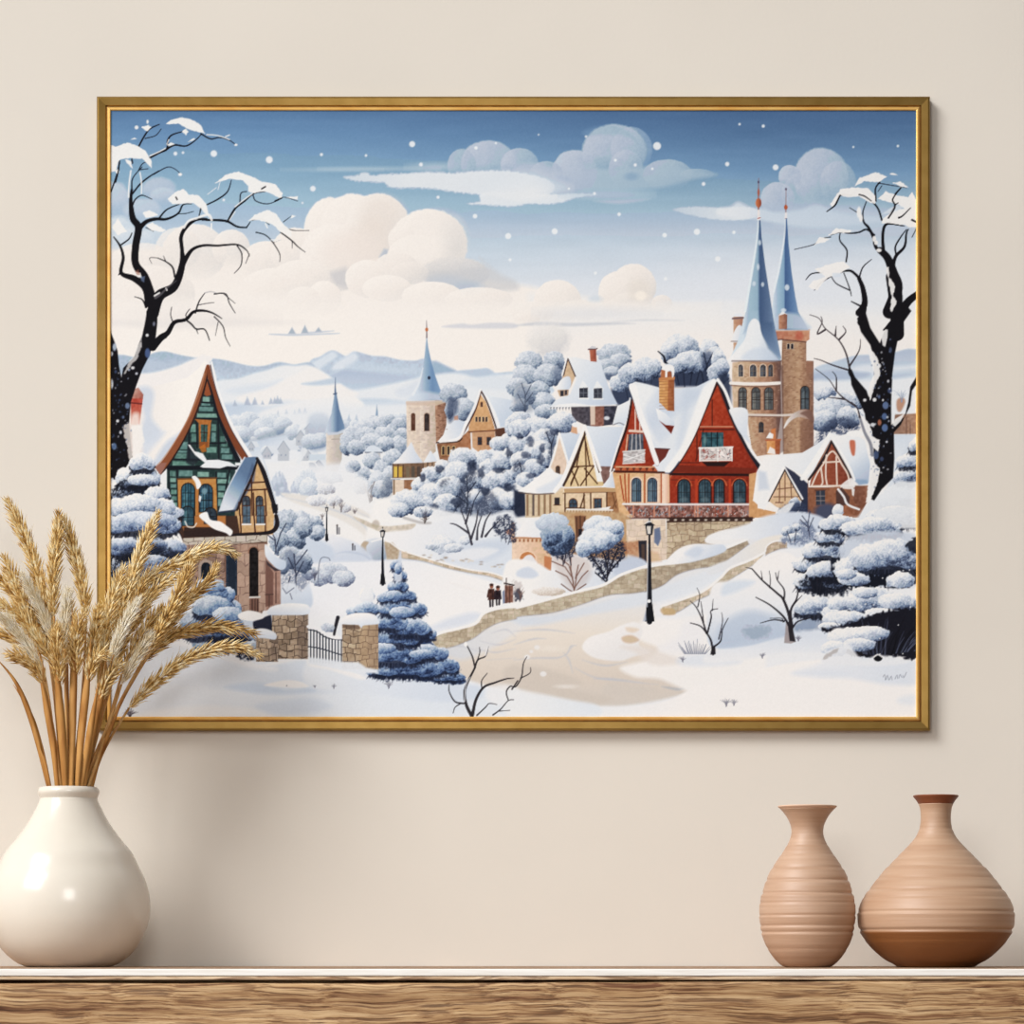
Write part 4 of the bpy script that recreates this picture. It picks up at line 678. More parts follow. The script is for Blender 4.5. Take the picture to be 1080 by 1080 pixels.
def green_house(p):
    # sweeping snow roof (tile 5)
    p.P(t5(545, 240, 500, 300, 440, 350, 330, 380, 240, 400, 180, 410, 170, 520, 140, 600, 130, 830, 250, 830, 300, 790, 400, 680, 470, 540, 520, 380), ((160, 420, (238, 233, 229)), (195, 420, (245, 240, 234))), 1, 1.2)
    p.P(t5(180, 410, 230, 400, 262, 440, 250, 560, 300, 640, 230, 700, 190, 640, 210, 560, 190, 480), (196, 208, 226), .8, 6, True)
    p.P(t5(250, 820, 320, 700, 400, 640, 440, 590, 400, 690, 330, 780, 270, 830), (180, 196, 220), .7, 5, True); p.P(t5(180, 720, 240, 660, 320, 640, 240, 740, 190, 800), (206, 215, 229), .8, 6, True)
    p.P(t5(140, 450, 204, 460, 196, 520, 186, 600, 140, 610), ((140, 420, (176, 72, 58)), (148, 446, (206, 120, 100))), 1, .9, nz=14); p.P(t5(140, 440, 150, 412, 180, 404, 206, 440, 204, 462, 140, 460), ((140, 412, (190, 150, 138)), (150, 420, (160, 96, 84))), 1, 1, nz=10); p.L(t5(140, 484, 198, 490), 1.4, (96, 40, 40), .9, .9, False)
    p.P(t5(140, 560, 180, 540, 190, 600, 200, 760, 150, 800, 130, 700), (238, 226, 218), .85, 5, True)
    # gable wall
    p.P(t5(540, 360, 500, 450, 450, 590, 380, 710, 330, 800, 330, 1090, 700, 1090, 690, 800, 720, 800, 640, 680, 590, 520), ((190, 430, (38, 54, 58)), (200, 480, (46, 70, 68)), (235, 520, (40, 60, 62))), 1, .8, nz=10)
    GR = [(106, 148, 136), (126, 164, 152), (92, 130, 122), (102, 142, 138)]
    rr = np.random.default_rng(9)
    B = [(520, 452, 556, 480), (512, 486, 560, 500), (500, 505, 575, 530), (490, 540, 600, 562), (456, 596, 486, 640), (460, 646, 488, 690), (566, 596, 590, 634), (566, 640, 588, 690), (612, 660, 636, 690), (616, 694, 650, 716), (616, 722, 660, 750), (620, 756, 676, 782), (400, 690, 440, 730), (385, 735, 440, 748), (372, 750, 440, 780), (444, 740, 500, 780), (540, 716, 592, 748), (360, 792, 480, 820), (394, 840, 466, 872), (492, 848, 552, 874), (346, 842, 376, 872), (348, 880, 378, 902), (350, 912, 380, 932), (352, 942, 384, 966), (354, 976, 384, 1000), (356, 1008, 386, 1030), (358, 1040, 388, 1076), (596, 852, 642, 878), (598, 886, 646, 910), (600, 920, 640, 948), (600, 956, 630, 984), (600, 990, 620, 1030), (652, 852, 664, 910)]
    for q in B: p.P(t5(q[0], q[1], q[2], q[1]+2, q[2]-1, q[3], q[0]-1, q[3]-1), GR[rr.integers(4)], .95, .9, nz=14)
    p.P(t5(543, 350, 572, 440, 540, 450, 526, 440), (150, 84, 50), 1, .8)
    lines(p, t5, [(500, 480, 590, 486), (482, 566, 610, 572), (445, 700, 640, 696), (340, 830, 700, 832), (600, 570, 604, 780), (446, 590, 448, 780), (486, 580, 490, 720), (384, 840, 390, 1080), (590, 850, 594, 1060), (340, 840, 345, 1080), (660, 840, 640, 940), (330, 780, 700, 790)], 1.7, (28, 34, 42), .95)
    p.P(t5(330, 815, 720, 815, 700, 836, 330, 838), (22, 26, 36), .95, 1)
    # attic window
    p.P(t5(478, 570, 566, 576, 562, 592, 552, 720, 500, 722, 498, 592), (176, 110, 54), 1, .8, nz=8); p.P(t5(508, 598, 546, 600, 542, 690, 510, 692), (66, 96, 92), 1, .7, nz=16); lines(p, t5, [(527, 600, 526, 690), (508, 640, 544, 642)], 1, (60, 46, 38), 1); p.P(t5(500, 690, 550, 690, 546, 720, 502, 720), (140, 84, 44), 1, .8)
    p.P(t5(500, 720, 530, 700, 540, 740, 516, 748), (190, 110, 40), .8, 1.2)
    # snow shelf
    p.P(t5(440, 700, 480, 730, 510, 770, 470, 820, 430, 800), (34, 40, 50), .8, 2)
    p.P(t5(440, 704, 452, 706, 476, 740, 520, 752, 540, 786, 600, 784, 660, 796, 704, 822, 650, 818, 610, 830, 520, 826, 506, 820, 530, 800, 480, 760), ((200, 470, (236, 236, 236)), (245, 492, (226, 229, 234))), 1, 1)
    # door bays
    p.P(t5(386, 888, 590, 884, 596, 1090, 392, 1090), (190, 132, 72), 1, .8, nz=8); p.L(t5(384, 886, 592, 880), 1.4, (110, 70, 40), 1, .8, False)
    a, b = pt(t5, 442, 1090); arch(p, a, b, 13, 36, (46, 96, 116), (44, 36, 34), 1.2, hi=(96, 150, 160)); a, b = pt(t5, 536, 1060); arch(p, a, b, 13, 29, (44, 84, 108), (44, 36, 34), 1.2, hi=(86, 140, 156))
    for x, y0 in ((442, 915), (536, 918)):
        for y in (960, 1000, 1040): p.L(t5(x-30, y, x+30, y), .8, (28, 36, 44), .9, .7, False)
        for d in (-14, 14): p.L(t5(x+d, y0, x+d, 1080), .8, (28, 36, 44), .9, .7, False)
    p.E(*pt(t5, 528, 950), 3, 3.4, (120, 160, 176), .8, 1.4); p.L(t5(488, 890, 492, 1090), 2.4, (176, 116, 62), 1, .8, False)
    p.P(t5(462, 876, 480, 870, 500, 890, 510, 920, 490, 940, 480, 905), (238, 237, 237), 1, 1, True); p.P(t5(500, 970, 512, 980, 506, 1010, 498, 1000), (238, 237, 237), 1, 1)
    # barge boards
    p.L(t5(545, 290, 520, 390, 470, 540, 410, 660, 330, 790, 270, 850), [3, 6, 7, 7, 8, 7], (142, 86, 56), 1, .9); p.L(t5(552, 300, 530, 400, 480, 550, 420, 680, 340, 810, 290, 866), 1.6, (48, 32, 32), 1, .9)
    p.L(t5(528, 330, 506, 410, 456, 540, 396, 650, 316, 770, 262, 830), 1., (190, 140, 110), .8, .9); p.P(t5(262, 826, 300, 800, 330, 800, 300, 862, 280, 870), (150, 110, 100), .9, 1.4)
    p.L(t5(548, 290, 566, 390, 610, 520, 660, 640, 740, 770), [3, 6, 7, 8, 8], (128, 72, 46), 1, .9); p.L(t5(540, 350, 566, 430, 596, 540, 640, 650, 706, 786), [1, 2.2, 2.4, 4, 5], (26, 30, 40), 1, .9); p.L(t5(560, 286, 586, 400, 626, 520, 680, 640, 756, 766), 1.2, (60, 48, 54), .9, .8)
    p.L(t5(566, 270, 592, 390, 636, 520, 690, 636, 770, 766), [2, 2.6, 3, 4, 4], (238, 237, 237), 1, 1); p.E(*pt(t5, 548, 252), 4.4, 3.4, (238, 234, 232), 1, 1.2)
    # dormer with blue snow slope
    p.P(t5(800, 800, 770, 880, 720, 980, 690, 1040, 690, 1180, 890, 1180, 896, 1080, 860, 920, 830, 820), ((245, 0, (196, 152, 106)), (285, 0, (212, 168, 122))), 1, .8, nz=8)
    p.P(t5(740, 772, 806, 768, 790, 830, 740, 930, 690, 1050, 606, 1060, 640, 960, 690, 860), ((235, 530, (214, 220, 229)), (247, 510, (118, 150, 186)), (258, 500, (92, 120, 156))), 1, 1)
    p.L(t5(740, 772, 690, 860, 640, 960, 606, 1060), 1.4, (212, 220, 230), .9, 1); p.L(t5(690, 1052, 606, 1062), 2, (46, 56, 80), .9, 1, False)
    p.P(t5(780, 800, 800, 830, 790, 900, 700, 1050, 680, 1050, 740, 930), (70, 92, 128), .7, 2)
    p.L(t5(806, 778, 840, 850, 880, 970, 905, 1060), [3, 5, 5, 4], (34, 32, 40), 1, .9); p.L(t5(806, 790, 776, 880, 730, 980, 700, 1050), [2, 2.4, 2], (38, 32, 34), 1, .9); p.L(t5(836, 776, 870, 880, 906, 1010), [1.4, 2, 1.4], (206, 216, 229), .9, 1)
    p.P(t5(880, 1020, 914, 1020, 916, 1050, 890, 1070), (28, 28, 36), 1, 1)
    lines(p, t5, [(776, 870, 780, 1080), (760, 906, 846, 902), (740, 946, 862, 940), (710, 1010, 716, 1100), (846, 940, 856, 1090), (786, 960, 790, 1090)], 1.6, (72, 46, 36), .95)
    for x, w in ((748, 48), (818, 40)):
        a, b = pt(t5, x, 1100); arch(p, a, b, w/5.*.8, 24.5, (70, 80, 92), (62, 40, 32), 1., hi=(130, 140, 146)); [p.L([(a-3, b-q), (a+3, b-q)], .6, (40, 40, 48), .9, .6, False) for q in (5, 10, 15, 20)]
    # lower storey (tile 9)
    p.P(t9(330, 0, 700, 0, 860, 100, 860, 150, 420, 150, 400, 100), (72, 52, 44), 1, .9)
    p.P(t9(700, 0, 880, 0, 850, 90, 716, 96), (204, 160, 116), 1, .8, nz=8); lines(p, t9, [(790, 0, 796, 90), (716, 0, 722, 96), (850, 0, 850, 90)], 1.6, (78, 50, 40), 1)
    for x in (750, 824): a, b = pt(t9, x, 40); arch(p, a, b, 7.6, 18, (84, 106, 124), (92, 60, 44), .8, False); p.L([(a-4.4, b+1), (a+4.4, b+1)], 1.6, (236, 236, 236), 1, .8, False)
    p.L(t9(660, 104, 720, 98, 870, 88, 910, 50, 906, 0), [2, 3, 4, 5, 4], (36, 30, 34), 1, .9)
    p.P(t9(392, 0, 640, 0, 640, 60, 420, 80), (176, 116, 64), 1, .8); a, b = pt(t9, 440, 52); arch(p, a, b, 12, 20, (44, 80, 96), (40, 34, 34), 1.2, hi=(90, 140, 150)); a, b = pt(t9, 560, 40); arch(p, a, b, 12, 16, (46, 60, 74), (40, 34, 34), 1.2)
    p.P(t9(420, 60, 660, 60, 650, 110, 420, 112), (54, 40, 38), .95, 1)
    p.P(t9(500, 0, 540, -20, 560, 20, 610, 30, 640, 50, 676, 80, 664, 106, 640, 90, 580, 70, 540, 40), (240, 239, 238), 1, 1, True); p.L(t9(426, 30, 440, 56, 470, 60, 486, 40), 1.3, (226, 220, 214), .9, .9)
    stones(p, t9(414, 118, 860, 100, 860, 136, 700, 148, 416, 150), (188, 176, 164), (96, 84, 80), 11, 7, 12, 4)
    stones(p, t9(416, 152, 850, 148, 852, 470, 830, 520, 700, 520, 690, 450, 420, 440, 380, 400), (150, 126, 114), (74, 58, 56), 9, 7, 22, 6)
    p.P(t9(700, 150, 860, 140, 850, 430, 700, 440), (184, 154, 136), .5, 2)
    for x0, x1, yb, yt, c in ((642, 702, 420, 170, (40, 56, 76)), (764, 812, 425, 166, (26, 22, 24))):
        a, b = pt(t9, (x0+x1)/2, yb); arch(p, a, b, (x1-x0)/5., (yb-yt)/5., c, (140, 108, 92), 1.2, bars=False)
    p.P(t9(650, 220, 690, 220, 690, 420, 656, 420), (34, 46, 64), .9, 1); p.P(t9(704, 210, 740, 190, 736, 420, 704, 420), (176, 148, 130), .9, 1)
    stones(p, t9(700, 200, 764, 200, 764, 500, 704, 500), (168, 144, 130), (96, 76, 72), 12, 11, 10, 8, .6); stones(p, t9(812, 190, 850, 190, 850, 500, 814, 500), (176, 150, 136), (104, 84, 78), 9, 11, 10, 3, .6)
    p.L(t9(768, 430, 820, 428), 1.8, (206, 200, 196), 1, .8, False); p.P(t9(766, 438, 816, 436, 816, 510, 768, 510), (120, 92, 82), 1, 1); lines(p, t9, [(780, 440, 780, 505), (795, 440, 795, 505), (808, 440, 808, 505)], 1, (60, 46, 44), .9)
    a, b = pt(t9, 536, 340); arch(p, a, b, 10, 19, (28, 38, 52), (166, 150, 140), 3, bars=False)
    p.P(t9(850, 160, 930, 290, 930, 480, 850, 500), (160, 130, 118), 1, 1, nz=10); p.P(t9(850, 240, 892, 300, 890, 470, 850, 480), (112, 84, 76), .9, 1); p.L(t9(850, 416, 890, 414), 1.2, (80, 62, 58), .9, .8, False); lines(p, t9, [(870, 420, 870, 480), (905, 300, 905, 460)], 1.2, (84, 64, 60), .8)
    p.P(t9(848, 150, 880, 190, 920, 224, 956, 240, 954, 276, 920, 284, 880, 250, 850, 210), ((282, 578, (226, 230, 236)), (300, 598, (186, 202, 224))), 1, 1, True)
    p.P(t9(850, 230, 890, 268, 930, 288, 900, 292, 860, 260), (60, 52, 58), .9, 1)

STONE = (186, 174, 158)
def wallrun(p, top, bot, seed=1, base=STONE, joint=(120, 104, 92), snow=2.4, cw=7, chh=4):
    poly = [tuple(q) for q in smooth(top, False)]+[tuple(q) for q in smooth(bot, False)][::-1]
    stones(p, poly, base, joint, cw, chh, 22, seed, .24)
    p.L(bot, 1.2, (150, 150, 160), .6, 1.6)
    if snow: p.L([(x, y-snow*.3) for x, y in top], snow, (240, 238, 236), 1, 1)
def lamp(p, x, yb, yt, s=1.):
    p.L([(x, yt+6*s), (x, yb)], [1.5*s, 2.2*s, 2.6*s, 4.6*s], (30, 32, 42), 1, .7, False)
    p.P([(x-2.2*s, yb-14*s), (x+2.2*s, yb-14*s), (x+4*s, yb), (x-3.6*s, yb)], (24, 26, 34), 1, .7)
    p.P([(x-3.4*s, yt-1*s), (x+3.4*s, yt-1*s), (x+2.2*s, yt+7*s), (x-2.2*s, yt+7*s)], (52, 54, 62), 1, .7)
    p.P([(x-2.2*s, yt), (x+1.2*s, yt), (x+.8*s, yt+6*s), (x-1.5*s, yt+6*s)], (214, 208, 200), 1, .7)
    p.P([(x-4.6*s, yt-.6*s), (x, yt-4*s), (x+4.6*s, yt-.6*s)], (36, 38, 48), 1, .7); p.L([(x, yt-6.4*s), (x, yt-3*s)], 1.1*s, (36, 38, 48), 1, .6, False)
    p.P([(x-4*s, yt-2*s), (x-.5*s, yt-4.6*s), (x+2*s, yt-3.4*s)], (228, 230, 234), .8, .8)
def land(p):
    p.P([(112, 620), (200, 560), (300, 530), (400, 540), (520, 560), (600, 545), (800, 560), (975, 540), (975, 760), (112, 760)], ((400, 540, (234, 234, 236)), (400, 760, (232, 234, 237))), 1, 12)
    # left valley: slope, little firs and the road
    p.P(t5(880, 840, 1000, 820, 1240, 800, 1400, 900, 1400, 1240, 860, 1240), ((300, 490, (230, 232, 236)), (300, 560, (238, 236, 234))), .9, 6)
    for x, y, h in ((905, 950, 20), (940, 975, 24), (925, 930, 16), (1000, 960, 12)):
        a, b = pt(t5, x, y); p.P([(a-h*.3, b), (a-h*.2, b-h*.6), (a, b-h), (a+h*.2, b-h*.5), (a+h*.34, b)], (160, 178, 204), .9, 2.2, rough=1); p.E(a-1, b-h*.5, h*.14, h*.3, (208, 217, 230), .8, 2)
    puffs(p, t5, [(1060, 900, 60, 70), (1080, 940, 50, 60)], R_FAR, .3, .15, bias=.1)
    p.P([(296, 520), (320, 522), (352, 528), (378, 536), (398, 548), (410, 560), (400, 578), (380, 585), (384, 566), (366, 552), (340, 540), (310, 530)], (226, 222, 217), .95, 2.5, True)
    p.L([(298, 524), (340, 534), (372, 546), (388, 560), (386, 580)], [1, 2, 2, 2], (198, 204, 214), .7, 2); p.L([(330, 528), (370, 537), (398, 552), (408, 566)], [1, 1.6, 1.6], (206, 208, 214), .7, 2)
    # hedges and rubble right of the road
    puffs(p, t6, [(40, 1000, 60, 30), (130, 1000, 40, 30), (90, 940, 50, 30), (190, 1040, 30, 24)], [(150, 148, 156), (196, 200, 210), (226, 228, 232), (238, 236, 235)], .4, .2)
    for (x, y, h, n, sd) in [(360, 540, 12, 5, 1), (352, 536, 8, 4, 2), (374, 544, 9, 5, 3), (340, 548, 7, 4, 4), (392, 528, 8, 3, 5)]: twigs(p, x, y, h, n, (112, 104, 106), .8, .5, sd, .7)
    # snow hill of the church, paths and low walls
    p.P(t6(430, 980, 520, 960, 600, 1020, 760, 1060, 900, 1090, 1090, 1080, 1090, 1500, 330, 1500, 330, 1050), ((420, 530, (240, 238, 236)), (470, 580, (226, 230, 236))), .95, 4, True)
    puffs(p, t6, [(520, 1010, 90, 60), (600, 1060, 50, 30), (470, 1050, 60, 40)], R_BUSH, .32, .17, bias=.12)
    twigs(p, 449, 550, 14, 5, (80, 76, 84), .8, .5, 12, .7)
    p.P(tA(240, 0, 330, 40, 400, 55, 480, 50, 560, 42, 540, 70, 480, 85, 400, 88, 330, 66, 250, 22), (204, 192, 174), .95, 1.6, True, 16); p.L(tA(240, -4, 330, 24, 420, 30, 560, 30), 3, (240, 238, 235), .9, 1.4)
    p.E(*pt(tA, 352, 45), 4, 4.5, (168, 152, 134), .6, 2)
    twigs(p, 448, 552, 10, 6, (90, 80, 76), .8, .8, 22, .7); p.L(tA(500, 10, 580, 34, 640, 40), 2.4, (120, 110, 108), .5, 2.5)
    p.P(tA(400, 90, 560, 70, 680, 30, 760, 20, 900, 120, 1090, 110, 1090, 330, 900, 300, 700, 240, 480, 170), ((420, 560, (236, 235, 236)), (520, 600, (214, 222, 233))), .95, 3, True)
    p.P(tA(700, 220, 800, 160, 960, 130, 1060, 150, 1000, 210, 860, 250), (196, 208, 226), .8, 7, True); p.P(tA(720, 210, 860, 170, 1000, 180, 900, 230, 800, 240), (232, 233, 236), .8, 4, True)
    puffs(p, tA, [(700, 150, 70, 50), (650, 160, 40, 20), (760, 170, 50, 24), (820, 130, 30, 24)], [(124, 136, 160), (178, 190, 208), (220, 225, 232), (236, 235, 235)], .4, .18, bias=.08)
    wallrun(p, tA(400, 130, 480, 180, 600, 220, 720, 255, 840, 285, 970, 305, 1090, 350), tA(390, 190, 480, 222, 600, 240, 720, 275, 840, 300, 970, 325, 1090, 376), 3, (200, 180, 156), snow=1.6, cw=6, chh=5)
    p.P(tA(290, 140, 330, 120, 390, 130, 410, 200, 400, 232, 340, 236, 300, 190), ((386, 570, (222, 226, 232)), (400, 590, (150, 166, 192))), 1, 2.5, True)
    p.P(tA(272, 160, 290, 135, 314, 140, 300, 170, 318, 222, 300, 204, 276, 180), (176, 158, 138), .95, 1.4, True); p.P(tA(395, 140, 440, 140, 478, 180, 470, 230, 410, 232), (178, 160, 140), .95, 1.4, nz=16); p.L(tA(330, 136, 400, 126, 480, 180), 1.6, (240, 238, 236), .9, 1)
    for i, (x, y) in enumerate(t6(0, 0)): pass
    rr = np.random.default_rng(21)
    for i in range(26):
        x, y = pt(tA, 500+rr.random()*520, 0); y = 544+(190+(x-426)*.28*5*.42+rr.random()*30)/5
        p.E(x, y, 1.2+rr.random(), .8, (214, 200, 180) if i % 2 else (140, 122, 108), .6, 1)
    wallrun(p, tA(740, 345, 800, 360, 880, 385, 940, 402), tA(740, 356, 800, 374, 880, 398, 940, 414), 5, (206, 190, 172), snow=1.2, cw=4, chh=2.4)
    # middle white field
    p.P(tA(-60, 240, 120, 245, 300, 236, 420, 234, 560, 238, 720, 278, 900, 330, 1040, 370, 1090, 440, 1000, 480, 900, 520, 720, 600, 640, 600, 560, 420, 400, 420, 200, 500, -60, 560), ((380, 595, (232, 233, 237)), (440, 660, (240, 238, 237))), .96, 2.5)
    p.P(tA(640, 590, 740, 540, 860, 510, 900, 530, 820, 570, 700, 600), (200, 211, 230), .6, 6, True); p.L(tA(60, 244, 300, 238, 560, 236, 720, 276), 1.2, (176, 192, 216), .5, 2)
    p.P(tA(-40, 100, 60, 90, 130, 100, 260, 150, 330, 230, 160, 240, 0, 250, -60, 240), ((340, 562, (238, 236, 236)), (350, 592, (200, 210, 227))), .95, 3, True); p.L(tA(140, 200, 200, 190, 280, 204, 320, 228), [1, 2, 2], (178, 192, 216), .7, 2)
    p.P(tA(-60, 120, 20, 110, 100, 150, 130, 190, 110, 230, -60, 240), (192, 206, 226), .8, 5, True)
    puffs(p, tA, [(0, 50, 70, 60), (40, 90, 50, 40), (-50, 30, 60, 60)], R_MID, .35, .18, bias=.02)
    puffs(p, tA, [(120, 300, 90, 54), (60, 320, 60, 50), (180, 330, 60, 44), (0, 300, 40, 40), (-20, 260, 30, 30)], [(96, 104, 130), (150, 162, 186), (196, 206, 220), (226, 228, 232)], .35, .16, bias=.04)
    twigs(p, 332, 612, 14, 6, (80, 80, 96), .8, .6, 31, .7)
    p.L(tA(48, 360, 50, 280, 64, 224, 100, 222, 110, 236), 1.1, (110, 116, 134), .8)
    # behind the green house: frosted thicket (tile 9, upper right)
    puffs(p, t9, [(960, 40, 70, 70), (1010, 120, 60, 60), (920, 140, 50, 70), (1050, 60, 50, 60), (980, 220, 60, 60), (1050, 240, 50, 60), (940, 260, 40, 50)], R_MID, .4, .2, bias=-.02)
    p.P(t9(930, 220, 980, 180, 1060, 230, 1080, 330, 1040, 400, 940, 400, 930, 300), (80, 94, 124), .6, 5, True, rough=2)
    lines(p, t9, [(1012, 410, 1010, 300, 1000, 200), (1010, 320, 1050, 240), (1010, 300, 970, 220), (905, 190, 900, 120, 870, 60), (905, 170, 930, 90, 960, 40), (900, 130, 860, 100), (1010, 260, 1070, 180), (960, 400, 980, 320)], 1.3, (52, 58, 80), .85)
    p.P(t9(940, 370, 1000, 355, 1040, 400, 1080, 360, 1090, 480, 930, 480), ((300, 615, (222, 227, 234)), (310, 640, (190, 204, 224))), .9, 2.5, True); lines(p, t9, [(940, 380, 960, 410, 1000, 380), (980, 410, 990, 440)], 1.2, (90, 96, 116), .7)
    # people
    for x, y, h in ((148, 95, 9), (230, 180, 6)):
        a, b = pt(tA, x, y); p.L([(a, b-h), (a, b)], [1.6, 2.6, 1.4], (64, 64, 74), .9, .8, False); p.E(a, b-h, .9, 1, (90, 80, 78), 1, .7)
        p.L([(a+2.2, b-h*.7), (a+2.2, b)], 1.4, (84, 84, 94), .8, .8, False)
    # low peach arch house (tile B)
    p.P(tB(-10, 110, 60, 110, 160, 120, 196, 200, 190, 290, 130, 284, -10, 250), ((542, 0, (232, 202, 174)), (574, 0, (222, 180, 146))), 1, .8, nz=10)
    p.P(tB(-20, 110, 30, 70, 70, 20, 160, 30, 170, 110, 60, 106), ((545, 555, (242, 239, 237)), (575, 564, (226, 230, 235))), 1, 1.4, True)
    for x in range(4, 150, 22): p.P(tB(x, 122, x+10, 122, x+10, 138, x, 138), (150, 96, 66), .85, .8)
    p.L(tB(-10, 116, 150, 118), 1.2, (170, 110, 78), .9, .8, False); a, b = pt(tB, 72, 250); arch(p, a, b, 17, 12, (196, 124, 78), (236, 204, 172), 1.4, bars=False)
    p.P(tB(40, 250, 60, 214, 90, 206, 112, 230, 116, 252), (226, 224, 226), 1, 1.4, True); p.P(tB(160, 210, 200, 220, 196, 290, 160, 286), (196, 120, 80), .9, 1)
    p.L([(541, 553), (541, 570)], 4, (226, 178, 140), .9, 1); p.E(537, 561, 3.5, 3, (210, 150, 118), .9, 1.4)
    # timber house base and red house base
    p.P(tB(200, -20, 560, -20, 620, 20, 640, 250, 300, 200), (190, 152, 116), 1, 2, nz=12); p.P(tB(320, 0, 380, 0, 376, 150, 330, 150), (118, 82, 62), .9, 1); lines(p, tB, [(330, 10, 332, 140), (350, 0, 352, 150), (372, 10, 370, 150)], 1.2, (70, 48, 42), .8); p.P(tB(340, 70, 360, 70, 360, 130, 340, 130), (44, 38, 44), 1, .8)
    stones(p, tB(590, 20, 800, 20, 808, 230, 740, 240, 600, 240), (222, 202, 180), (170, 144, 122), 9, 6, 10, 9, .35); p.P(tB(700, 180, 760, 190, 780, 240, 700, 250), (214, 170, 132), .6, 3)
    p.P(tB(560, 140, 660, 130, 660, 230, 590, 200), (178, 124, 92), .8, 2.5, nz=20); p.P(tB(656, 132, 700, 130, 700, 250, 662, 248), (40, 40, 52), .95, 1); p.P(tB(672, 150, 690, 150, 690, 240, 674, 240), (96, 76, 66), .8, 1)
    stones(p, tB(806, 14, 1090, 14, 1100, 130, 1000, 180, 880, 190, 806, 230), (186, 166, 142), (112, 94, 82), 9, 6, 22, 5, .6)
    stones(p, [(757, 548), (792, 548), (792, 556), (775, 560), (757, 570)], (186, 166, 142), (112, 94, 82), 8, 5, 18, 6, .5)
    p.P(tB(806, 10, 1100, 6, 1260, 6, 1260, 30, 1080, 30, 806, 36), (60, 42, 38), .95, 1.2)
    for x in range(812, 1250, 40): p.E(*pt(tB, x, 22), 1.6, 1, (230, 216, 202), .8, .9)
    p.P(tB(740, 70, 770, 60, 776, 120, 760, 160, 740, 140), (90, 108, 146), .9, 1.5)
    # snowy bank, round bushes
    p.P(tB(-40, 250, 100, 240, 220, 300, 360, 300, 540, 250, 640, 220, 700, 260, 560, 330, 480, 380, 200, 440, -40, 470), ((560, 600, (240, 238, 236)), (660, 600, (206, 216, 231))), 1, 2.5, True)
    p.P(tB(20, 290, 80, 270, 130, 310, 90, 330, 20, 320), (196, 208, 227), .8, 3, True); p.P(tB(540, 240, 620, 210, 690, 250, 600, 300, 530, 310), (186, 198, 220), .8, 4, True)
    puffs(p, tB, [(180, 400, 80, 24)], [(196, 180, 166), (220, 212, 204), (238, 235, 232)], .4, .3)
    lines(p, tB, [(318, 405, 310, 330, 290, 260, 240, 220), (318, 400, 330, 320, 370, 250), (316, 380, 280, 320, 220, 290), (320, 380, 360, 320, 390, 290), (314, 360, 300, 280, 300, 220), (318, 405, 290, 390, 250, 360), (322, 400, 350, 380, 380, 360), (310, 330, 270, 270, 200, 240), (325, 330, 340, 260)], 1.3, (110, 84, 76), .9)
    p.P(tB(200, 220, 300, 200, 400, 240, 400, 330, 320, 400, 260, 340), (150, 118, 104), .25, 6, True)
    RB = [(40, 54, 84), (74, 96, 132), (126, 150, 184), (172, 190, 212), (216, 223, 232)]
    p.P(tB(180, 180, 240, 230, 320, 200, 320, 110, 200, 120), (40, 48, 72), .9, 3, True, rough=2); lines(p, tB, [(260, 260, 258, 180, 230, 120), (266, 250, 280, 170), (300, 260, 290, 180)], 1.3, (48, 44, 56), .9)
    puffs(p, tB, [(230, 130, 86, 80), (260, 110, 60, 70), (200, 100, 60, 60)], RB, .35, .1, bias=-.05, lx=-.3); p.puff(*pt(tB, 205, 40), 17, 11, [(130, 152, 186), (180, 196, 216), (218, 225, 233)], .3, .14)
    p.P(tB(390, 180, 560, 130, 590, 190, 560, 240, 510, 290, 480, 340, 430, 280), (38, 44, 66), .92, 3, True, rough=2.5)
    lines(p, tB, [(490, 350, 495, 270, 470, 190), (492, 340, 450, 270, 400, 200), (494, 320, 520, 240, 550, 170), (488, 350, 430, 300), (500, 300, 560, 230), (494, 260, 500, 180)], 1.5, (34, 32, 44), .95)
    puffs(p, tB, [(450, 60, 86, 66), (420, 130, 80, 66), (500, 90, 80, 66), (540, 60, 40, 40), (370, 170, 46, 50), (480, 130, 60, 50)], [(62, 80, 116), (116, 140, 176), (170, 188, 212), (214, 222, 232), (232, 234, 236)], .35, .13, bias=.06)
    lines(p, tB, [(440, 220, 430, 160), (490, 210, 500, 150), (530, 190, 545, 140)], 1, (60, 66, 90), .6)
    # icy road
    ROAD = [(430, 694), (470, 676), (520, 660), (560, 650), (600, 640), (660, 624), (690, 612), (740, 594), (775, 575), (795, 565), (800, 572), (780, 592), (745, 612), (700, 628), (690, 650), (720, 690), (740, 715), (720, 732), (660, 744), (610, 742), (560, 734), (510, 722), (460, 706)]
    p.P(ROAD, ((600, 630, (226, 226, 228)), (600, 668, (230, 220, 208)), (600, 715, (214, 202, 190)), (600, 745, (206, 198, 190))), .97, 4, True)
    p.P(tA(690, 700, 800, 650, 900, 610, 980, 580, 1090, 550, 1200, 540, 1090, 620, 960, 700, 800, 760), ((470, 690, (206, 212, 222)), (540, 665, (224, 224, 226))), .8, 6, True)
    p.P(tB(-20, 540, 200, 520, 400, 470, 600, 420, 760, 380, 900, 330, 1090, 260, 1250, 180, 1250, 230, 1090, 330, 900, 420, 640, 480, 400, 520, 100, 580), ((560, 652, (206, 216, 230)), (760, 606, (222, 228, 236))), .75, 5, True)
    for q in [(0, 610, 160, 600, 320, 620), (0, 680, 100, 650, 170, 648), (0, 760, 120, 750, 250, 745, 310, 690), (280, 730, 300, 690, 330, 684), (320, 800, 420, 850, 560, 870, 760, 890), (420, 860, 520, 860, 680, 880), (260, 720, 290, 760, 310, 830), (360, 760, 480, 790, 600, 770)]: p.L(tB(*q), [.8, 2, .8], (186, 190, 202), .6, 2)
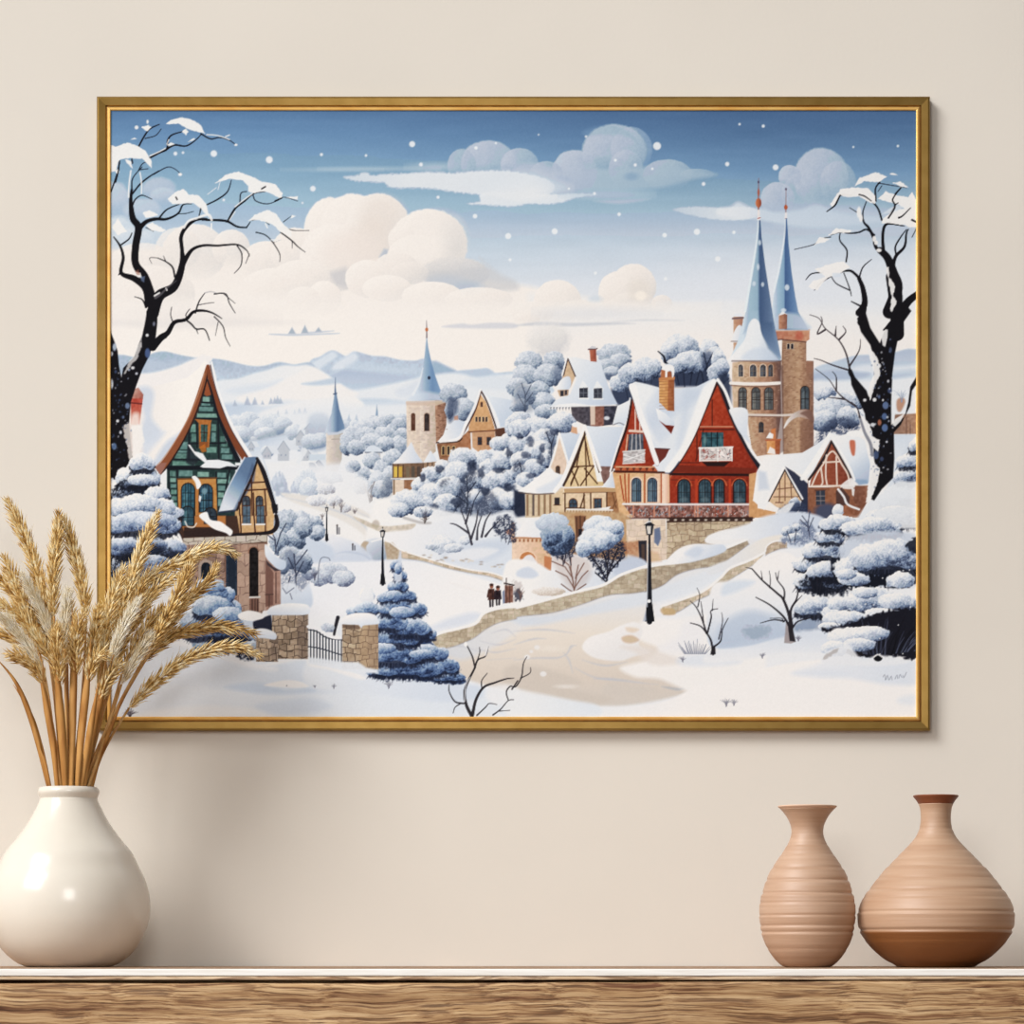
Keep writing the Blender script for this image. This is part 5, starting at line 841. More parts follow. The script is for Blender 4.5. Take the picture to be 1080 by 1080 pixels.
    for q in [(960, 620, 1040, 600, 1090, 640), (900, 660, 1000, 680, 1090, 650), (880, 700, 980, 720, 1090, 700), (940, 760, 1090, 750), (720, 690, 820, 690, 900, 720)]: p.L(tA(*q), [.8, 1.8, .8], (190, 192, 202), .6, 2)
    p.P(tB(-40, 800, 100, 790, 280, 840, 360, 880, 300, 910, 420, 940, 520, 960, 440, 1000, 300, 980, 100, 930, -40, 900), (204, 194, 184), .7, 6, True)
    p.P(tB(500, 880, 640, 890, 760, 920, 640, 950, 480, 940), (206, 198, 190), .6, 6, True); p.L(tB(780, 900, 860, 914, 910, 906), [1, 3, 1], (168, 174, 184), .7, 2.2); p.E(*pt(tB, 275, 900), 11, 2, (228, 222, 216), .8, 2.4)
    for x, y, r in ((122, 694, 3), (92, 716, 2), (70, 744, 3), (155, 834, 3.4)): p.E(*pt(tB, x, y), r, r*.8, (232, 230, 230), .9, 1.4)
    p.E(*pt(tB, 200, 700), 12, 3, (234, 226, 216), .6, 4)
    # snow mound in the road and the drift to the right
    p.P(tB(660, 570, 720, 545, 900, 540, 1100, 500, 1300, 460, 1300, 1000, 1000, 960, 860, 900, 760, 860, 640, 850, 560, 800, 700, 760, 760, 700, 660, 650), ((700, 660, (241, 238, 236)), (800, 720, (240, 238, 236))), .97, 5, True)
    p.P(tB(360, 690, 400, 640, 500, 610, 560, 580, 640, 560, 680, 600, 660, 680, 720, 720, 640, 740, 560, 765, 450, 756, 390, 730), ((620, 665, (243, 240, 238)), (640, 698, (230, 228, 228))), 1, 2.4, True)
    p.P(tB(570, 640, 620, 630, 660, 655, 620, 672, 580, 665), (206, 178, 150), .9, 2.5, True); p.P(tB(590, 590, 630, 590, 660, 600, 630, 616, 600, 610), (222, 200, 176), .7, 3, True)
    p.P(tB(560, 690, 700, 690, 780, 720, 900, 770, 760, 790, 680, 760, 640, 720), (226, 218, 212), .8, 5, True); p.P(tB(860, 760, 960, 730, 1090, 740, 1200, 770, 1090, 790, 900, 790), (214, 222, 234), .7, 6, True)
    p.P(tB(760, 700, 860, 640, 900, 560, 1000, 560, 1010, 640, 900, 720), (232, 232, 236), .6, 8, True)
    # walls along the road
    wallrun(p, tA(640, 650, 700, 620, 800, 596, 880, 570, 920, 520, 1000, 492, 1090, 484)+tB(30, 485, 200, 440, 350, 400, 470, 370, 560, 318, 640, 288, 700, 270), tA(680, 706, 760, 690, 860, 650, 930, 600, 1000, 565, 1090, 545)+tB(30, 532, 200, 512, 350, 470, 500, 420, 620, 410, 700, 398), 7, (182, 168, 148), snow=3, cw=7, chh=4.6)
    wallrun(p, tB(690, 275, 780, 260, 900, 246, 1000, 212, 1100, 180)+tC(60, 165, 150, 128), tB(690, 402, 780, 370, 860, 312, 960, 280, 1090, 262)+tC(60, 226, 160, 150), 8, (170, 156, 138), snow=3, cw=7, chh=4.6)
    p.P(tB(800, 250, 860, 180, 940, 150, 1040, 150, 1100, 150, 1110, 190, 960, 240, 880, 250), ((730, 575, (240, 238, 237)), (745, 592, (204, 215, 231))), 1, 1.6, True); p.P(tB(1010, 120, 1060, 90, 1140, 70, 1240, 90, 1200, 130, 1100, 150, 1020, 145), (236, 234, 233), 1, 1.6, True)
    p.P(tB(900, 200, 960, 160, 1000, 180, 960, 220), (188, 203, 226), .6, 4, True)
    # right slope with upper road wall (tile C)
    p.P(tC(-60, 110, 60, 70, 160, 40, 250, 0, 420, -20, 560, 20, 520, 130, 400, 170, 260, 140, 130, 120, 40, 130), ((770, 565, (236, 236, 237)), (850, 560, (202, 213, 230))), 1, 3, True)
    p.P(tC(0, 250, 60, 226, 160, 160, 230, 120, 330, 100, 320, 130, 250, 180, 230, 210, 120, 260, -40, 310, -60, 280), ((760, 600, (224, 226, 230)), (815, 570, (232, 226, 218))), 1, 2.5, True)
    wallrun(p, tB(780, 480, 900, 440, 1000, 400, 1090, 330)+tC(60, 280, 160, 240, 246, 196), tB(790, 520, 860, 510, 960, 450, 1090, 390)+tC(60, 340, 120, 300, 180, 262), 10, (196, 180, 158), snow=2.6, cw=7, chh=4.6)
    p.P(tB(775, 490, 840, 490, 850, 520, 790, 522), (196, 160, 118), .8, 2, True); wallrun(p, tC(246, 190, 256, 160, 300, 136, 360, 140), tC(248, 210, 270, 196, 320, 176, 360, 170), 12, (184, 164, 144), snow=1.6, cw=5, chh=4)
    p.P(tC(-40, 380, 60, 340, 160, 280, 230, 220, 340, 190, 420, 230, 500, 330, 520, 520, 480, 620, 300, 650, 160, 690, 0, 700, -60, 640), ((790, 600, (242, 239, 237)), (800, 640, (230, 232, 236)), (800, 680, (186, 202, 225))), 1, 3, True)
    p.P(tC(0, 600, 60, 540, 160, 500, 260, 520, 340, 560, 360, 640, 200, 660, 60, 690, 0, 690), (170, 190, 218), .65, 9, True); p.P(tC(30, 360, 120, 340, 190, 350, 120, 390, 20, 420), (206, 218, 233), .8, 5, True)
    p.P(tC(130, 600, 200, 580, 270, 590, 260, 630, 160, 650), (120, 140, 176), .5, 5, True, rough=2); p.P(tC(390, 600, 440, 540, 520, 500, 560, 580, 480, 610), (96, 118, 156), .6, 6, True, rough=2)
    p.P(tC(-60, 720, 60, 700, 200, 680, 340, 640, 440, 610, 600, 600, 620, 660, 560, 720, 360, 720, 200, 750, -60, 780), ((800, 672, (214, 222, 234)), (800, 694, (232, 233, 236))), .95, 4, True)
    # front snow
    p.P([(112, 700), (180, 690), (250, 690), (300, 700), (380, 706), (420, 712), (470, 722), (530, 728), (580, 736), (640, 746), (700, 740), (740, 722), (800, 706), (860, 696), (975, 690), (975, 762), (112, 762)], ((300, 0, (226, 231, 238)), (480, 0, (218, 226, 236)), (600, 0, (228, 232, 237)), (720, 0, (241, 238, 236)), (900, 0, (242, 239, 237))), 1, 3, True)
    p.P(t9(150, 740, 330, 660, 560, 690, 700, 730, 900, 780, 1090, 760, 1400, 850, 1400, 900, 1080, 940, 800, 930, 500, 900, 200, 860), ((200, 690, (222, 228, 237)), (380, 715, (208, 219, 234))), .9, 6, True)
    p.P(t9(330, 660, 560, 620, 700, 690, 790, 770, 910, 800, 880, 820, 720, 790, 560, 730), (236, 236, 238), .8, 5, True); p.P(t9(820, 790, 900, 786, 1000, 760, 1090, 756, 1090, 740, 900, 770), (238, 237, 237), .9, 3)
    p.P(t9(640, 900, 800, 880, 960, 920, 1090, 910, 1090, 930, 860, 940, 700, 920), (188, 205, 228), .7, 5, True); p.P(t9(846, 896, 900, 876, 970, 866, 1040, 876, 1080, 900, 1000, 908), (238, 236, 235), 1, 2, True); p.E(*pt(t9, 962, 896), .7, .7, (110, 110, 120), .8, .8)
    p.P(t9(200, 1040, 500, 1000, 800, 1020, 900, 1060, 600, 1090, 200, 1090), (236, 236, 237), .8, 6, True); p.P(t9(800, 1000, 960, 970, 1090, 960, 1200, 1000, 1100, 1040, 900, 1050), (206, 217, 233), .7, 6, True)
    p.P(tA(0, 740, 100, 770, 250, 770, 340, 810, 480, 850, 640, 880, 820, 886, 900, 900, 900, 960, 700, 980, 400, 950, 0, 900), ((340, 700, (228, 232, 238)), (470, 735, (206, 217, 233))), .9, 5, True); p.P(tA(0, 740, 80, 764, 180, 800, 296, 850, 260, 862, 100, 810, 0, 790), (240, 238, 237), .9, 3, True)
    p.P(tA(940, 920, 1000, 890, 1090, 900, 1100, 960, 1000, 1000, 940, 970), (234, 234, 236), .8, 5, True); p.P(tB(-20, 920, 100, 930, 300, 970, 440, 1000, 420, 1060, -20, 1060), ((560, 735, (232, 234, 236)), (620, 752, (222, 229, 237))), .9, 4, True)
    p.P(tC(380, 830, 560, 770, 700, 720, 820, 730, 960, 760, 1090, 770, 1090, 880, 900, 890, 700, 860, 500, 850), ((860, 700, (228, 231, 237)), (930, 718, (214, 222, 234))), .85, 6, True); p.P(tC(950, 960, 1040, 940, 1090, 940, 1090, 1000, 960, 990), (222, 228, 236), .7, 6, True)
    p.P(tC(400, 830, 560, 810, 700, 830, 560, 850), (216, 223, 234), .6, 6, True)
    for (x, y, h, n, sd) in [(766, 745, 9, 8, 1), (774, 744, 7, 6, 2), (804, 694, 6, 7, 3), (842, 676, 6, 8, 4), (410, 726, 9, 8, 5), (352, 726, 5, 5, 6), (720, 698, 6, 7, 7), (332, 725, 3, 4, 8)]: twigs(p, x, y, h, n, (116, 116, 130), .7, .9, sd, .75)
    # scribbled signature
    lines(p, tC, [(866, 850, 876, 838, 880, 866, 890, 842, 898, 866, 910, 846, 914, 866), (930, 860, 940, 840, 944, 858), (950, 856, 956, 838, 966, 852), (972, 842, 976, 854, 990, 826)], .7, (120, 124, 140), .75, sm=True)

def bough(p, x, y, w, h, ramp, under=(24, 32, 52), seed=0, nz=.3, bias=.08):
    """a laden fir bough: dark needles below, snow cushion above"""
    rr = np.random.default_rng(seed)
    n = max(5, int(w*.9))
    p.P([(x-w*.95, y+h*.3), (x-w*.5, y), (x, y-h*.1), (x+w*.5, y), (x+w*.95, y+h*.3), (x+w*.75, y+h*.8), (x+w*.2, y+h*.86), (x-w*.3, y+h*.84), (x-w*.75, y+h*.78)], tuple(int(v*1.15+6) for v in under), .84, 2.2, True, rough=2.2)
    for i in range(n):
        t = (i+.5)/n*2-1+rr.normal()*.05; x0 = x+t*w*.9; y0 = y+h*.4+h*.2*(1-t*t)
        L_ = h*(.2+.26*rr.random()); p.L([(x0, y0), (x0+t*L_*.7+rr.normal()*.5, y0+L_)], [1.5, .5], under, .65, 1, False)
    for k, dy, f in ((-.62, .14, .42), (.6, .16, .4), (-.2, .06, .5), (.25, .02, .52), (0, -.12, .62)):
        k2 = k+rr.normal()*.06; p.puff(x+k2*w, y+h*(dy-.08), w*f, h*(.46+.1*rr.random()), ramp, nz, .17, bias=bias)
def fir(p, tiers, ramp, under=(24, 32, 52), seed=0, bias=.08, nz=.3):
    for i, q in reversed(list(enumerate(tiers))): bough(p, q[0], q[1], q[2], q[3], ramp, under, seed+i, nz, bias)
def pillar(p, x0, y0, x1, y1, seed, base=(160, 142, 124)):
    stones(p, [(x0, y0), (x1, y0), (x1, y1), (x0, y1)], base, (70, 58, 54), 8, 6.4, 26, seed, .8)
    p.P([(x0+(x1-x0)*.68, y0), (x1, y0), (x1, y1), (x0+(x1-x0)*.72, y1)], (70, 62, 64), .25, 2)
def nearby(p):
    # ---- right hand firs
    U = (22, 26, 40)
    W = [(58, 70, 100), (122, 142, 176), (182, 195, 216), (224, 228, 233), (240, 238, 236)]
    # slim one further back, top right corner
    p.P(t8(960, 770, 1000, 690, 1060, 640, 1100, 600, 1100, 1100, 850, 1100, 900, 900), (210, 219, 231), .9, 3, True)
    fir(p, [(966, 470, 8, 12), (960, 486, 14, 12), (958, 502, 16, 14), (950, 524, 24, 18)], W, U, 40, .08)
    p.P(t8(740, 1080, 800, 1000, 860, 960, 940, 900, 1000, 900, 1100, 920, 1100, 1120, 740, 1120), (226, 230, 235), .95, 3, True)
    fir(p, [(886, 552, 22, 14), (946, 545, 30, 16), (875, 566, 16, 12), (868, 580, 22, 16), (860, 594, 24, 14)], W, U, 50, .08)
    p.P(tC(840, -30, 1090, -40, 1090, 60, 900, 60, 850, 30), (226, 229, 233), .9, 3, True)
    fir(p, [(920, 556, 34, 16), (872, 602, 24, 14), (866, 612, 28, 16), (862, 640, 26, 16)], W, U, 60, .08)
    p.P(tC(680, 120, 740, 100, 900, 80, 1090, 130, 1090, 360, 700, 360, 600, 280), (196, 206, 222), .9, 4, True)
    p.P(tC(590, 240, 640, 200, 640, 300, 600, 330), U, .9, 2, rough=1.5); p.P(tC(430, 340, 560, 320, 700, 330, 700, 400, 520, 420), U, .85, 3, True, rough=2)
    fir(p, [(938, 586, 40, 26), (928, 598, 44, 24)], W, U, 70, .06); p.P(tC(800, 310, 960, 320, 920, 370, 740, 380, 690, 360), U, .95, 2, True, rough=2); p.P(tC(980, 150, 1060, 110, 1060, 200, 1010, 190), U, .85, 2, True, rough=2)
    for q in [(900, 611, 18, 7), (950, 612, 15, 9), (892, 606, 11, 6)]: p.puff(*q, W, .3, .18, bias=.08)
    p.P(tC(470, 330, 530, 320, 560, 400, 500, 420), U, .85, 2, rough=2); lines(p, tC, [(450, 340, 490, 400), (480, 330, 505, 405), (520, 330, 520, 405), (545, 340, 530, 410)], 1., (40, 40, 52), .8)
    fir(p, [(926, 634, 34, 20), (914, 646, 44, 18), (950, 640, 24, 18)], W, U, 80, .06)
    for q in [(886, 637, 14, 7), (912, 625, 14, 6), (944, 634, 18, 9), (892, 652, 26, 8), (876, 661, 14, 5), (930, 648, 20, 7)]: p.puff(*q, W, .28, .18, bias=.1)
    # lowest skirt, dark with stems
    p.P(tC(540, 600, 640, 580, 760, 540, 900, 500, 1060, 500, 1060, 740, 900, 740, 780, 750, 660, 700, 640, 640), (28, 28, 40), 1, 2.5, True, rough=2)
    rr = np.random.default_rng(77)
    for i in range(60):
        t = rr.random(); x0 = 758+(700+t*340)/5; y0 = 544+(735-abs(t-.4)*40)/5; a = (t-.45)*1.6+rr.normal()*.15; L_ = 18+rr.random()*26
        p.L([(x0, y0), (x0+np.sin(a)*L_*.5, y0-np.cos(a)*L_*.5), (x0+np.sin(a)*L_*1.1, y0-np.cos(a)*L_*.9)], [1.1, .5], [(14, 14, 22), (74, 80, 104), (96, 104, 128)][i % 3], .7, .8)
    for i in range(16):
        x0, y0 = pt(tC, 700+rr.random()*60, 735+rr.random()*8); a = -1.2+rr.random()*1.1; L_ = 10+rr.random()*12
        p.L([(x0, y0), (x0+np.sin(a)*L_*.5, y0-np.cos(a)*L_*.4), (x0+np.sin(a)*L_, y0-np.cos(a)*L_*.6)], [1.2, .5], (30, 26, 32), .85, .7)
    for q in [(898, 672, 26, 11), (880, 684, 14, 9), (918, 668, 20, 8), (906, 680, 18, 7)]: p.puff(*q, W, .26, .15, bias=.12)
    p.P(tC(600, 600, 640, 590, 720, 600, 700, 640, 640, 640), W[4], .6, 3, True); p.P(tC(545, 740, 600, 700, 680, 680, 720, 720, 760, 760, 820, 740, 900, 740, 1000, 770, 900, 790, 700, 790, 560, 780), (230, 232, 236), .9, 3, True); p.P(tC(548, 750, 620, 700, 626, 714, 556, 756), (150, 140, 136), .6, 2, True, rough=1)
    p.E(*pt(tC, 840, 750), 4.6, 3.6, (18, 18, 24), 1, 1); p.L(tC(818, 745, 840, 732, 862, 744), 1.6, (238, 236, 235), .9, .8)
    for i in range(26): p.E(890+rr.random()*76, 600+rr.random()*90, .7, .7, (240, 240, 240), .9, .8)
    # bush on the slope
    p.P(tC(330, 130, 380, 60, 460, 30, 520, 100, 480, 140, 380, 150), (88, 102, 136), .7, 4, True, rough=2); puffs(p, tC, [(360, 80, 30, 26), (410, 60, 26, 20), (400, 110, 40, 20)], R_BUSH, .35, .2, bias=.1)
    lines(p, tC, [(480, 110, 470, 40, 440, 0), (470, 80, 500, 10), (470, 60, 430, 20), (380, 140, 360, 80), (400, 140, 410, 70), (470, 50, 480, -20)], 1., (60, 64, 86), .85)
    # bare saplings
    def sap(L_, w, c=(44, 40, 46)):
        for q in L_: p.L(q[0], [w*q[1], w*q[1]*.35], c, .95, .7)
    p.P(tC(345, 670, 355, 560, 372, 560, 405, 664, 380, 674), (150, 140, 140), .9, 1.2); p.P(tC(374, 660, 366, 590, 384, 560, 392, 600, 406, 664), (44, 40, 46), .95, 1)
    sap([(tC(384, 610, 370, 520, 340, 440, 310, 410, 230, 340, 176, 280), 1.5), (tC(344, 450, 345, 390, 310, 340, 300, 300), .8), (tC(376, 590, 340, 530, 270, 470, 196, 430), 1.2), (tC(345, 556, 290, 548, 220, 566), .8), (tC(386, 580, 380, 500, 410, 440, 420, 390), 1.3), (tC(402, 460, 440, 420), .6), (tC(420, 400, 436, 380), .6), (tC(390, 590, 420, 556, 500, 536), .9), (tC(270, 380, 272, 330, 266, 290), .5), (tC(310, 340, 318, 290), .5), (tC(230, 340, 224, 290), .5), (tC(176, 280, 140, 270), .5), (tC(340, 560, 330, 540, 270, 540), .5)], 2.4)
    sap([(tB(1050, 730, 1040, 660, 1010, 610, 980, 580, 930, 565), 1.2), (tB(1016, 620, 990, 540, 960, 480, 930, 450), .9), (tB(1020, 620, 1040, 540, 1040, 500, 1076, 490), .9), (tB(1000, 560, 990, 480, 985, 450), .6), (tB(970, 480, 980, 420, 965, 380), .6), (tB(1055, 690, 1090, 660)+tC(20, 600, 50, 540), .9), (tB(1046, 500, 1050, 440), .5), (tC(0, 650, 20, 560, 16, 510), .6)], 2.2)
    p.P(tB(1036, 732, 1044, 690, 1062, 690, 1064, 730), (44, 40, 46), 1, 1)
    for i in range(18): a, b = pt(tB, 900+i*6.4, 728); an = -.7+i*.075; p.L([(a, b), (a+np.sin(an)*14*(.6+.4*rr.random()), b-np.cos(an)*16*(.5+.5*rr.random()))], [1, .4], (84, 92, 118), .7, .7, False)
    # ---- right hand big tree
    TR = (22, 20, 26)
    p.P(t8(730, 40, 770, -10, 800, 90, 850, 170, 880, 90, 920, 40, 950, -30, 1000, -20, 1016, 0, 960, 80, 930, 220, 916, 330, 910, 480, 910, 600, 980, 560, 1000, 480, 1010, 400, 1046, 340, 1060, 360, 1020, 420, 1010, 500, 960, 600, 924, 640, 926, 780, 920, 880, 860, 940, 820, 1000, 800, 990, 800, 900, 820, 780, 790, 700, 770, 540, 700, 390, 690, 300, 702, 310, 720, 350, 780, 420, 790, 450, 820, 380, 820, 260, 800, 180, 750, 110), TR, 1, 1.2)
    # snow on its left flank
    p.P(t8(780, 190, 820, 220, 850, 280, 850, 340, 820, 400, 800, 470, 790, 440, 800, 380, 820, 330, 800, 260), (238, 236, 234), .95, 1, rough=.5)
    p.P(t8(720, 510, 760, 560, 800, 600, 810, 660, 850, 680, 840, 740, 816, 720, 820, 800, 850, 830, 840, 900, 800, 1000, 776, 1010, 790, 920, 800, 820, 780, 720, 760, 620, 730, 540), (238, 236, 234), .97, 1, rough=.6)
    p.P(t8(864, 180, 856, 120, 870, 90, 892, 100, 890, 140, 878, 190), (236, 234, 232), .9, 1); p.P(t8(916, 600, 930, 570, 980, 540, 960, 580, 930, 610), (236, 236, 236), .9, 1)
    for q in [(906, 206, 8, 15, (70, 84, 116)), (894, 370, 6, 8, (200, 204, 212)), (822, 468, 10, 10, (236, 236, 236)), (848, 290, 8, 10, (228, 228, 230)), (880, 498, 16, 20, (96, 120, 164)), (874, 556, 14, 18, (84, 110, 158)), (876, 616, 16, 20, (90, 118, 168)), (848, 588, 10, 16, (170, 110, 84)), (902, 420, 12, 14, (64, 80, 120)), (846, 452, 6, 10, (90, 110, 150)), (830, 760, 14, 22, (70, 90, 132)), (860, 780, 10, 12, (60, 74, 110)), (812, 600, 12, 10, (226, 228, 232)), (866, 470, 5, 6, (226, 228, 230)), (886, 690, 6, 6, (200, 206, 216)), (870, 280, 4, 6, (130, 140, 160)), (770, 470, 9, 8, (232, 232, 234)), (905, 150, 5, 5, (90, 100, 130)), (850, 400, 7, 6, (58, 66, 92)), (890, 560, 6, 6, (190, 196, 208))]:
        a, b = pt(t8, q[0], q[1]); p.E(a, b, q[2]/5, q[3]/5, q[4], .9, 1.2)
    for i in range(70):
        a, b = pt(t8, 800+rr.random()*120, 200+rr.random()*740); p.E(a, b, .5+rr.random()*.7, .5+rr.random()*.7, [(220, 222, 226), (60, 76, 112), (110, 126, 160)][i % 3], .6, .9)
    p.L(t8(744, 560, 770, 640, 800, 700, 810, 760), [2.4, 3.4, 3.4], (110, 112, 124), .8, 1)
    # its limbs
    def limb(*qs):
        for q in qs: p.L(q[0], [w*(.95 if w > 5 else .78) for w in q[1]], TR, 1, .8)
    limb((t4(900, 1085, 940, 960, 920, 880, 890, 800, 850, 760), [15, 12, 9, 7]), (t4(1050, 990, 1000, 1030, 960, 1090, 945, 1150), [7, 9, 9]), (t4(740, 1090, 770, 1040, 760, 960, 740, 910), [8, 6, 5]),
         (t8(750, 60, 762, 0, 768, -40), [8, 7, 6]), (t8(940, 120, 940, 30, 930, -60, 910, -180), [16, 15, 14, 12]), (t8(905, 60, 880, 90, 870, 100), [3, 2]))
    p.P(t4(885, 850, 895, 830, 930, 850, 950, 900, 970, 1000, 970, 1090, 910, 1090, 905, 980, 890, 900), TR, 1, 1)
    p.P(t4(882, 850, 896, 850, 900, 900, 930, 950, 920, 1000, 940, 1030, 915, 1085, 905, 1080, 912, 1000, 895, 920), (236, 234, 232), .95, 1, rough=.5)
    limb((t4(905, 830, 870, 780, 830, 745, 815, 690, 790, 640, 765, 610, 760, 560, 780, 500), [7, 5, 4, 3.4, 2, 1]), (t4(870, 770, 865, 700, 872, 640, 900, 620, 980, 632), [4.6, 4, 3.6, 2.4, 1]), (t4(920, 840, 935, 790, 980, 740, 990, 670, 1000, 650), [5, 4, 2.6, 1.4]), (t4(935, 780, 932, 740, 960, 690, 990, 650), [2.4, 2, 1]),
         (t4(820, 680, 780, 650, 740, 665, 690, 670, 640, 665, 590, 680), [3, 2.2, 1.8, 1]), (t4(640, 670, 640, 710, 676, 760, 672, 820), [1.4, 2, 2]), (t4(590, 690, 540, 700, 500, 730, 400, 755), [1.2, .8]), (t4(860, 600, 840, 540, 800, 495, 740, 466), [2.4, 2.4, 1.6]), (t4(830, 500, 825, 440, 850, 400), [1.8, 1.4]), (t4(890, 590, 930, 520, 920, 480, 960, 430), [2, 1.8, 1.4]), (t4(930, 520, 945, 510), [1.4, 1]),
         (t4(840, 405, 900, 415, 990, 430), [1.2, .8]), (t4(700, 470, 640, 470, 615, 520, 570, 556), [2, 2.6, 1.2]), (t4(730, 560, 690, 535), [1.2, .8]), (t4(760, 470, 790, 495), [1.4, 1]), (t4(860, 420, 840, 450), [1, .6]), (t4(950, 590, 1010, 540), [2, 1]), (t4(1020, 600, 1046, 610), [2.4, 2]), (t4(1020, 690, 1045, 640), [1, 1]),
         (t4(745, 910, 700, 870, 660, 870, 640, 880), [4, 3, 1.4]), (t4(660, 880, 690, 960, 700, 1000), [1.2, 1.4, 1]), (t4(690, 970, 620, 935, 590, 890), [1.8, 1]), (t4(740, 910, 760, 850, 806, 808), [2.2, 1.6, .8]), (t4(550, 876, 490, 884, 460, 915), [1.4, 1.6, .8]), (t4(590, 900, 540, 930, 505, 970), [1, 2, .8]), (t4(760, 1060, 700, 1030), [3, 1.4]))
    for q in [(t4(640, 440, 700, 430, 790, 432, 830, 480, 825, 515, 790, 505, 740, 475, 690, 480, 640, 470, 620, 510, 596, 530, 590, 515, 620, 470),), (t4(720, 420, 740, 380, 830, 348, 890, 372, 840, 400, 770, 396),), (t4(835, 490, 880, 450, 940, 470, 1000, 480, 1020, 450, 1044, 500, 1044, 640, 1010, 640, 980, 624, 910, 622, 860, 616, 870, 590, 920, 550, 980, 540, 950, 520, 880, 500),),
              (t4(580, 680, 620, 645, 710, 655, 690, 668, 640, 668),), (t4(500, 740, 530, 692, 590, 700, 560, 718, 520, 724),), (t4(508, 860, 560, 840, 660, 818, 690, 850, 640, 885, 570, 905, 540, 880),), (t4(475, 950, 500, 920, 580, 895, 560, 920, 520, 970, 490, 965),), (t4(920, 404, 960, 398, 1004, 430, 960, 424),), (t4(895, 358, 920, 352, 945, 364),), (t4(870, 460, 880, 445, 910, 470),)]:
        p.P(q[0], (240, 237, 234), .96, .9, rough=.5)
    p.P(t4(600, 880, 650, 880, 640, 900, 600, 900), (206, 218, 232), .7, 1.5); p.P(t4(860, 570, 900, 540, 940, 520, 980, 530, 930, 560), (222, 227, 233), .7, 1.5)
    limb((t4(640, 470, 615, 520, 598, 536), [2, 2, .8]), (t4(740, 466, 770, 475, 805, 500), [1.6, 1.8, 1]), (t4(830, 500, 828, 430, 850, 404), [1.6, 1.4]), (t4(895, 590, 930, 530, 918, 490, 962, 430), [2, 2, 1.2]), (t4(950, 588, 970, 578, 1012, 536), [2.6, 1]), (t4(930, 520, 946, 510), [1.6, 1]), (t4(1020, 600, 1044, 612), [2.8, 2]), (t4(870, 640, 890, 620, 975, 632), [3, 2, .8]))
    for q in [(740, 560, 12, 30), (750, 590, 10, 20), (820, 700, 10, 16), (830, 720, 10, 12), (845, 760, 14, 10)]: a, b = pt(t4, q[0], q[1]); p.E(a, b, q[2]/5, q[3]/5, (238, 236, 234), .95, 1)
    # secondary bare branches (tile 8 left of trunk)
    for q in [(690, 300, 670, 220, 630, 150, 560, 90, 530, 40, 480, 20), (635, 150, 670, 110, 655, 80), (615, 130, 620, 80), (560, 100, 520, 120, 545, 60, 540, 30), (690, 290, 740, 210, 748, 150), (680, 310, 600, 285, 540, 260, 502, 250), (720, 500, 660, 460, 620, 420, 580, 360, 510, 305), (620, 420, 620, 350, 600, 320), (660, 464, 580, 456), (744, 560, 730, 510, 700, 480)]:
        p.L(t8(*q), [2.2, 1.2, .7], (60, 52, 56), .9, .7)
    p.L(t8(690, 300, 690, 330, 720, 370), [1.6, 3], TR, 1, .8)
    # ---- left hand big tree
    p.P(t5(225, 0, 215, 60, 200, 130, 180, 180, 160, 240, 140, 260, 100, 300, 90, 350, 78, 290, 70, 210, 50, 150, 30, 100, 20, 100, 20, 900, 80, 880, 130, 800, 150, 780, 140, 700, 130, 600, 140, 480, 170, 390, 200, 310, 240, 230, 250, 195, 330, 140, 330, 120, 270, 150, 280, 60, 280, -5), TR, 1, 1.1)
    p.P(t5(100, 340, 130, 260, 160, 240, 175, 190, 200, 130, 196, 190, 175, 250, 140, 290, 110, 330), (236, 233, 230), .7, 1.2, rough=.7)
    p.P(t5(100, 600, 130, 590, 150, 640, 150, 790, 130, 780, 120, 700, 104, 660), (214, 202, 196), .85, 1.4, rough=.8); p.P(t5(140, 600, 200, 600, 210, 690, 170, 790, 150, 790, 150, 700), (240, 236, 232), .9, 2, rough=.8)
    for q in [(226, 128, 8, 8, (236, 236, 236)), (228, 222, 14, 26, (74, 100, 152)), (262, 68, 7, 12, (120, 124, 140)), (38, 385, 9, 26, (220, 222, 226)), (54, 190, 10, 20, (170, 184, 206)), (52, 714, 13, 18, (90, 118, 160)), (122, 500, 12, 16, (110, 130, 164)), (38, 226, 8, 12, (200, 204, 212)), (150, 300, 10, 8, (230, 230, 232)), (130, 310, 6, 6, (220, 220, 224)), (70, 580, 8, 8, (226, 228, 230)), (100, 560, 6, 8, (100, 116, 150)), (80, 470, 6, 6, (60, 76, 110)), (40, 890, 10, 10, (230, 232, 236)), (170, 330, 7, 7, (200, 206, 216)), (86, 640, 7, 9, (210, 214, 222)), (60, 320, 7, 9, (60, 76, 112))]:
        a, b = pt(t5, q[0], q[1]); p.E(a, b, q[2]/5, q[3]/5, q[4], .9, 1.2)
    for i in range(60):
        a, b = pt(t5, 34+rr.random()*110, 300+rr.random()*540); p.E(a, b, .5+rr.random()*.7, .5+rr.random()*.7, [(214, 216, 222), (60, 80, 120), (96, 114, 150)][i % 3], .55, .9)
    limb((t5(255, 190, 300, 140, 335, 115, 370, 60, 430, 45, 470, 5, 520, -2, 570, 10, 620, 40), [9, 6, 5, 4, 2.8, 1]), (t5(430, 46, 460, 70, 485, 95, 530, 98, 555, 155), [2.4, 2, 1.2]), (t5(485, 95, 494, 120), [1.2, .6]), (t5(580, 30, 625, 80, 640, 140, 664, 186), [1.6, 1.2, .6]), (t5(360, 55, 350, 20, 355, -20), [1.4, .8]), (t5(600, 60, 586, 130), [.9, .5]), (t5(440, 40, 430, 20, 450, -10), [1.6, .8]))
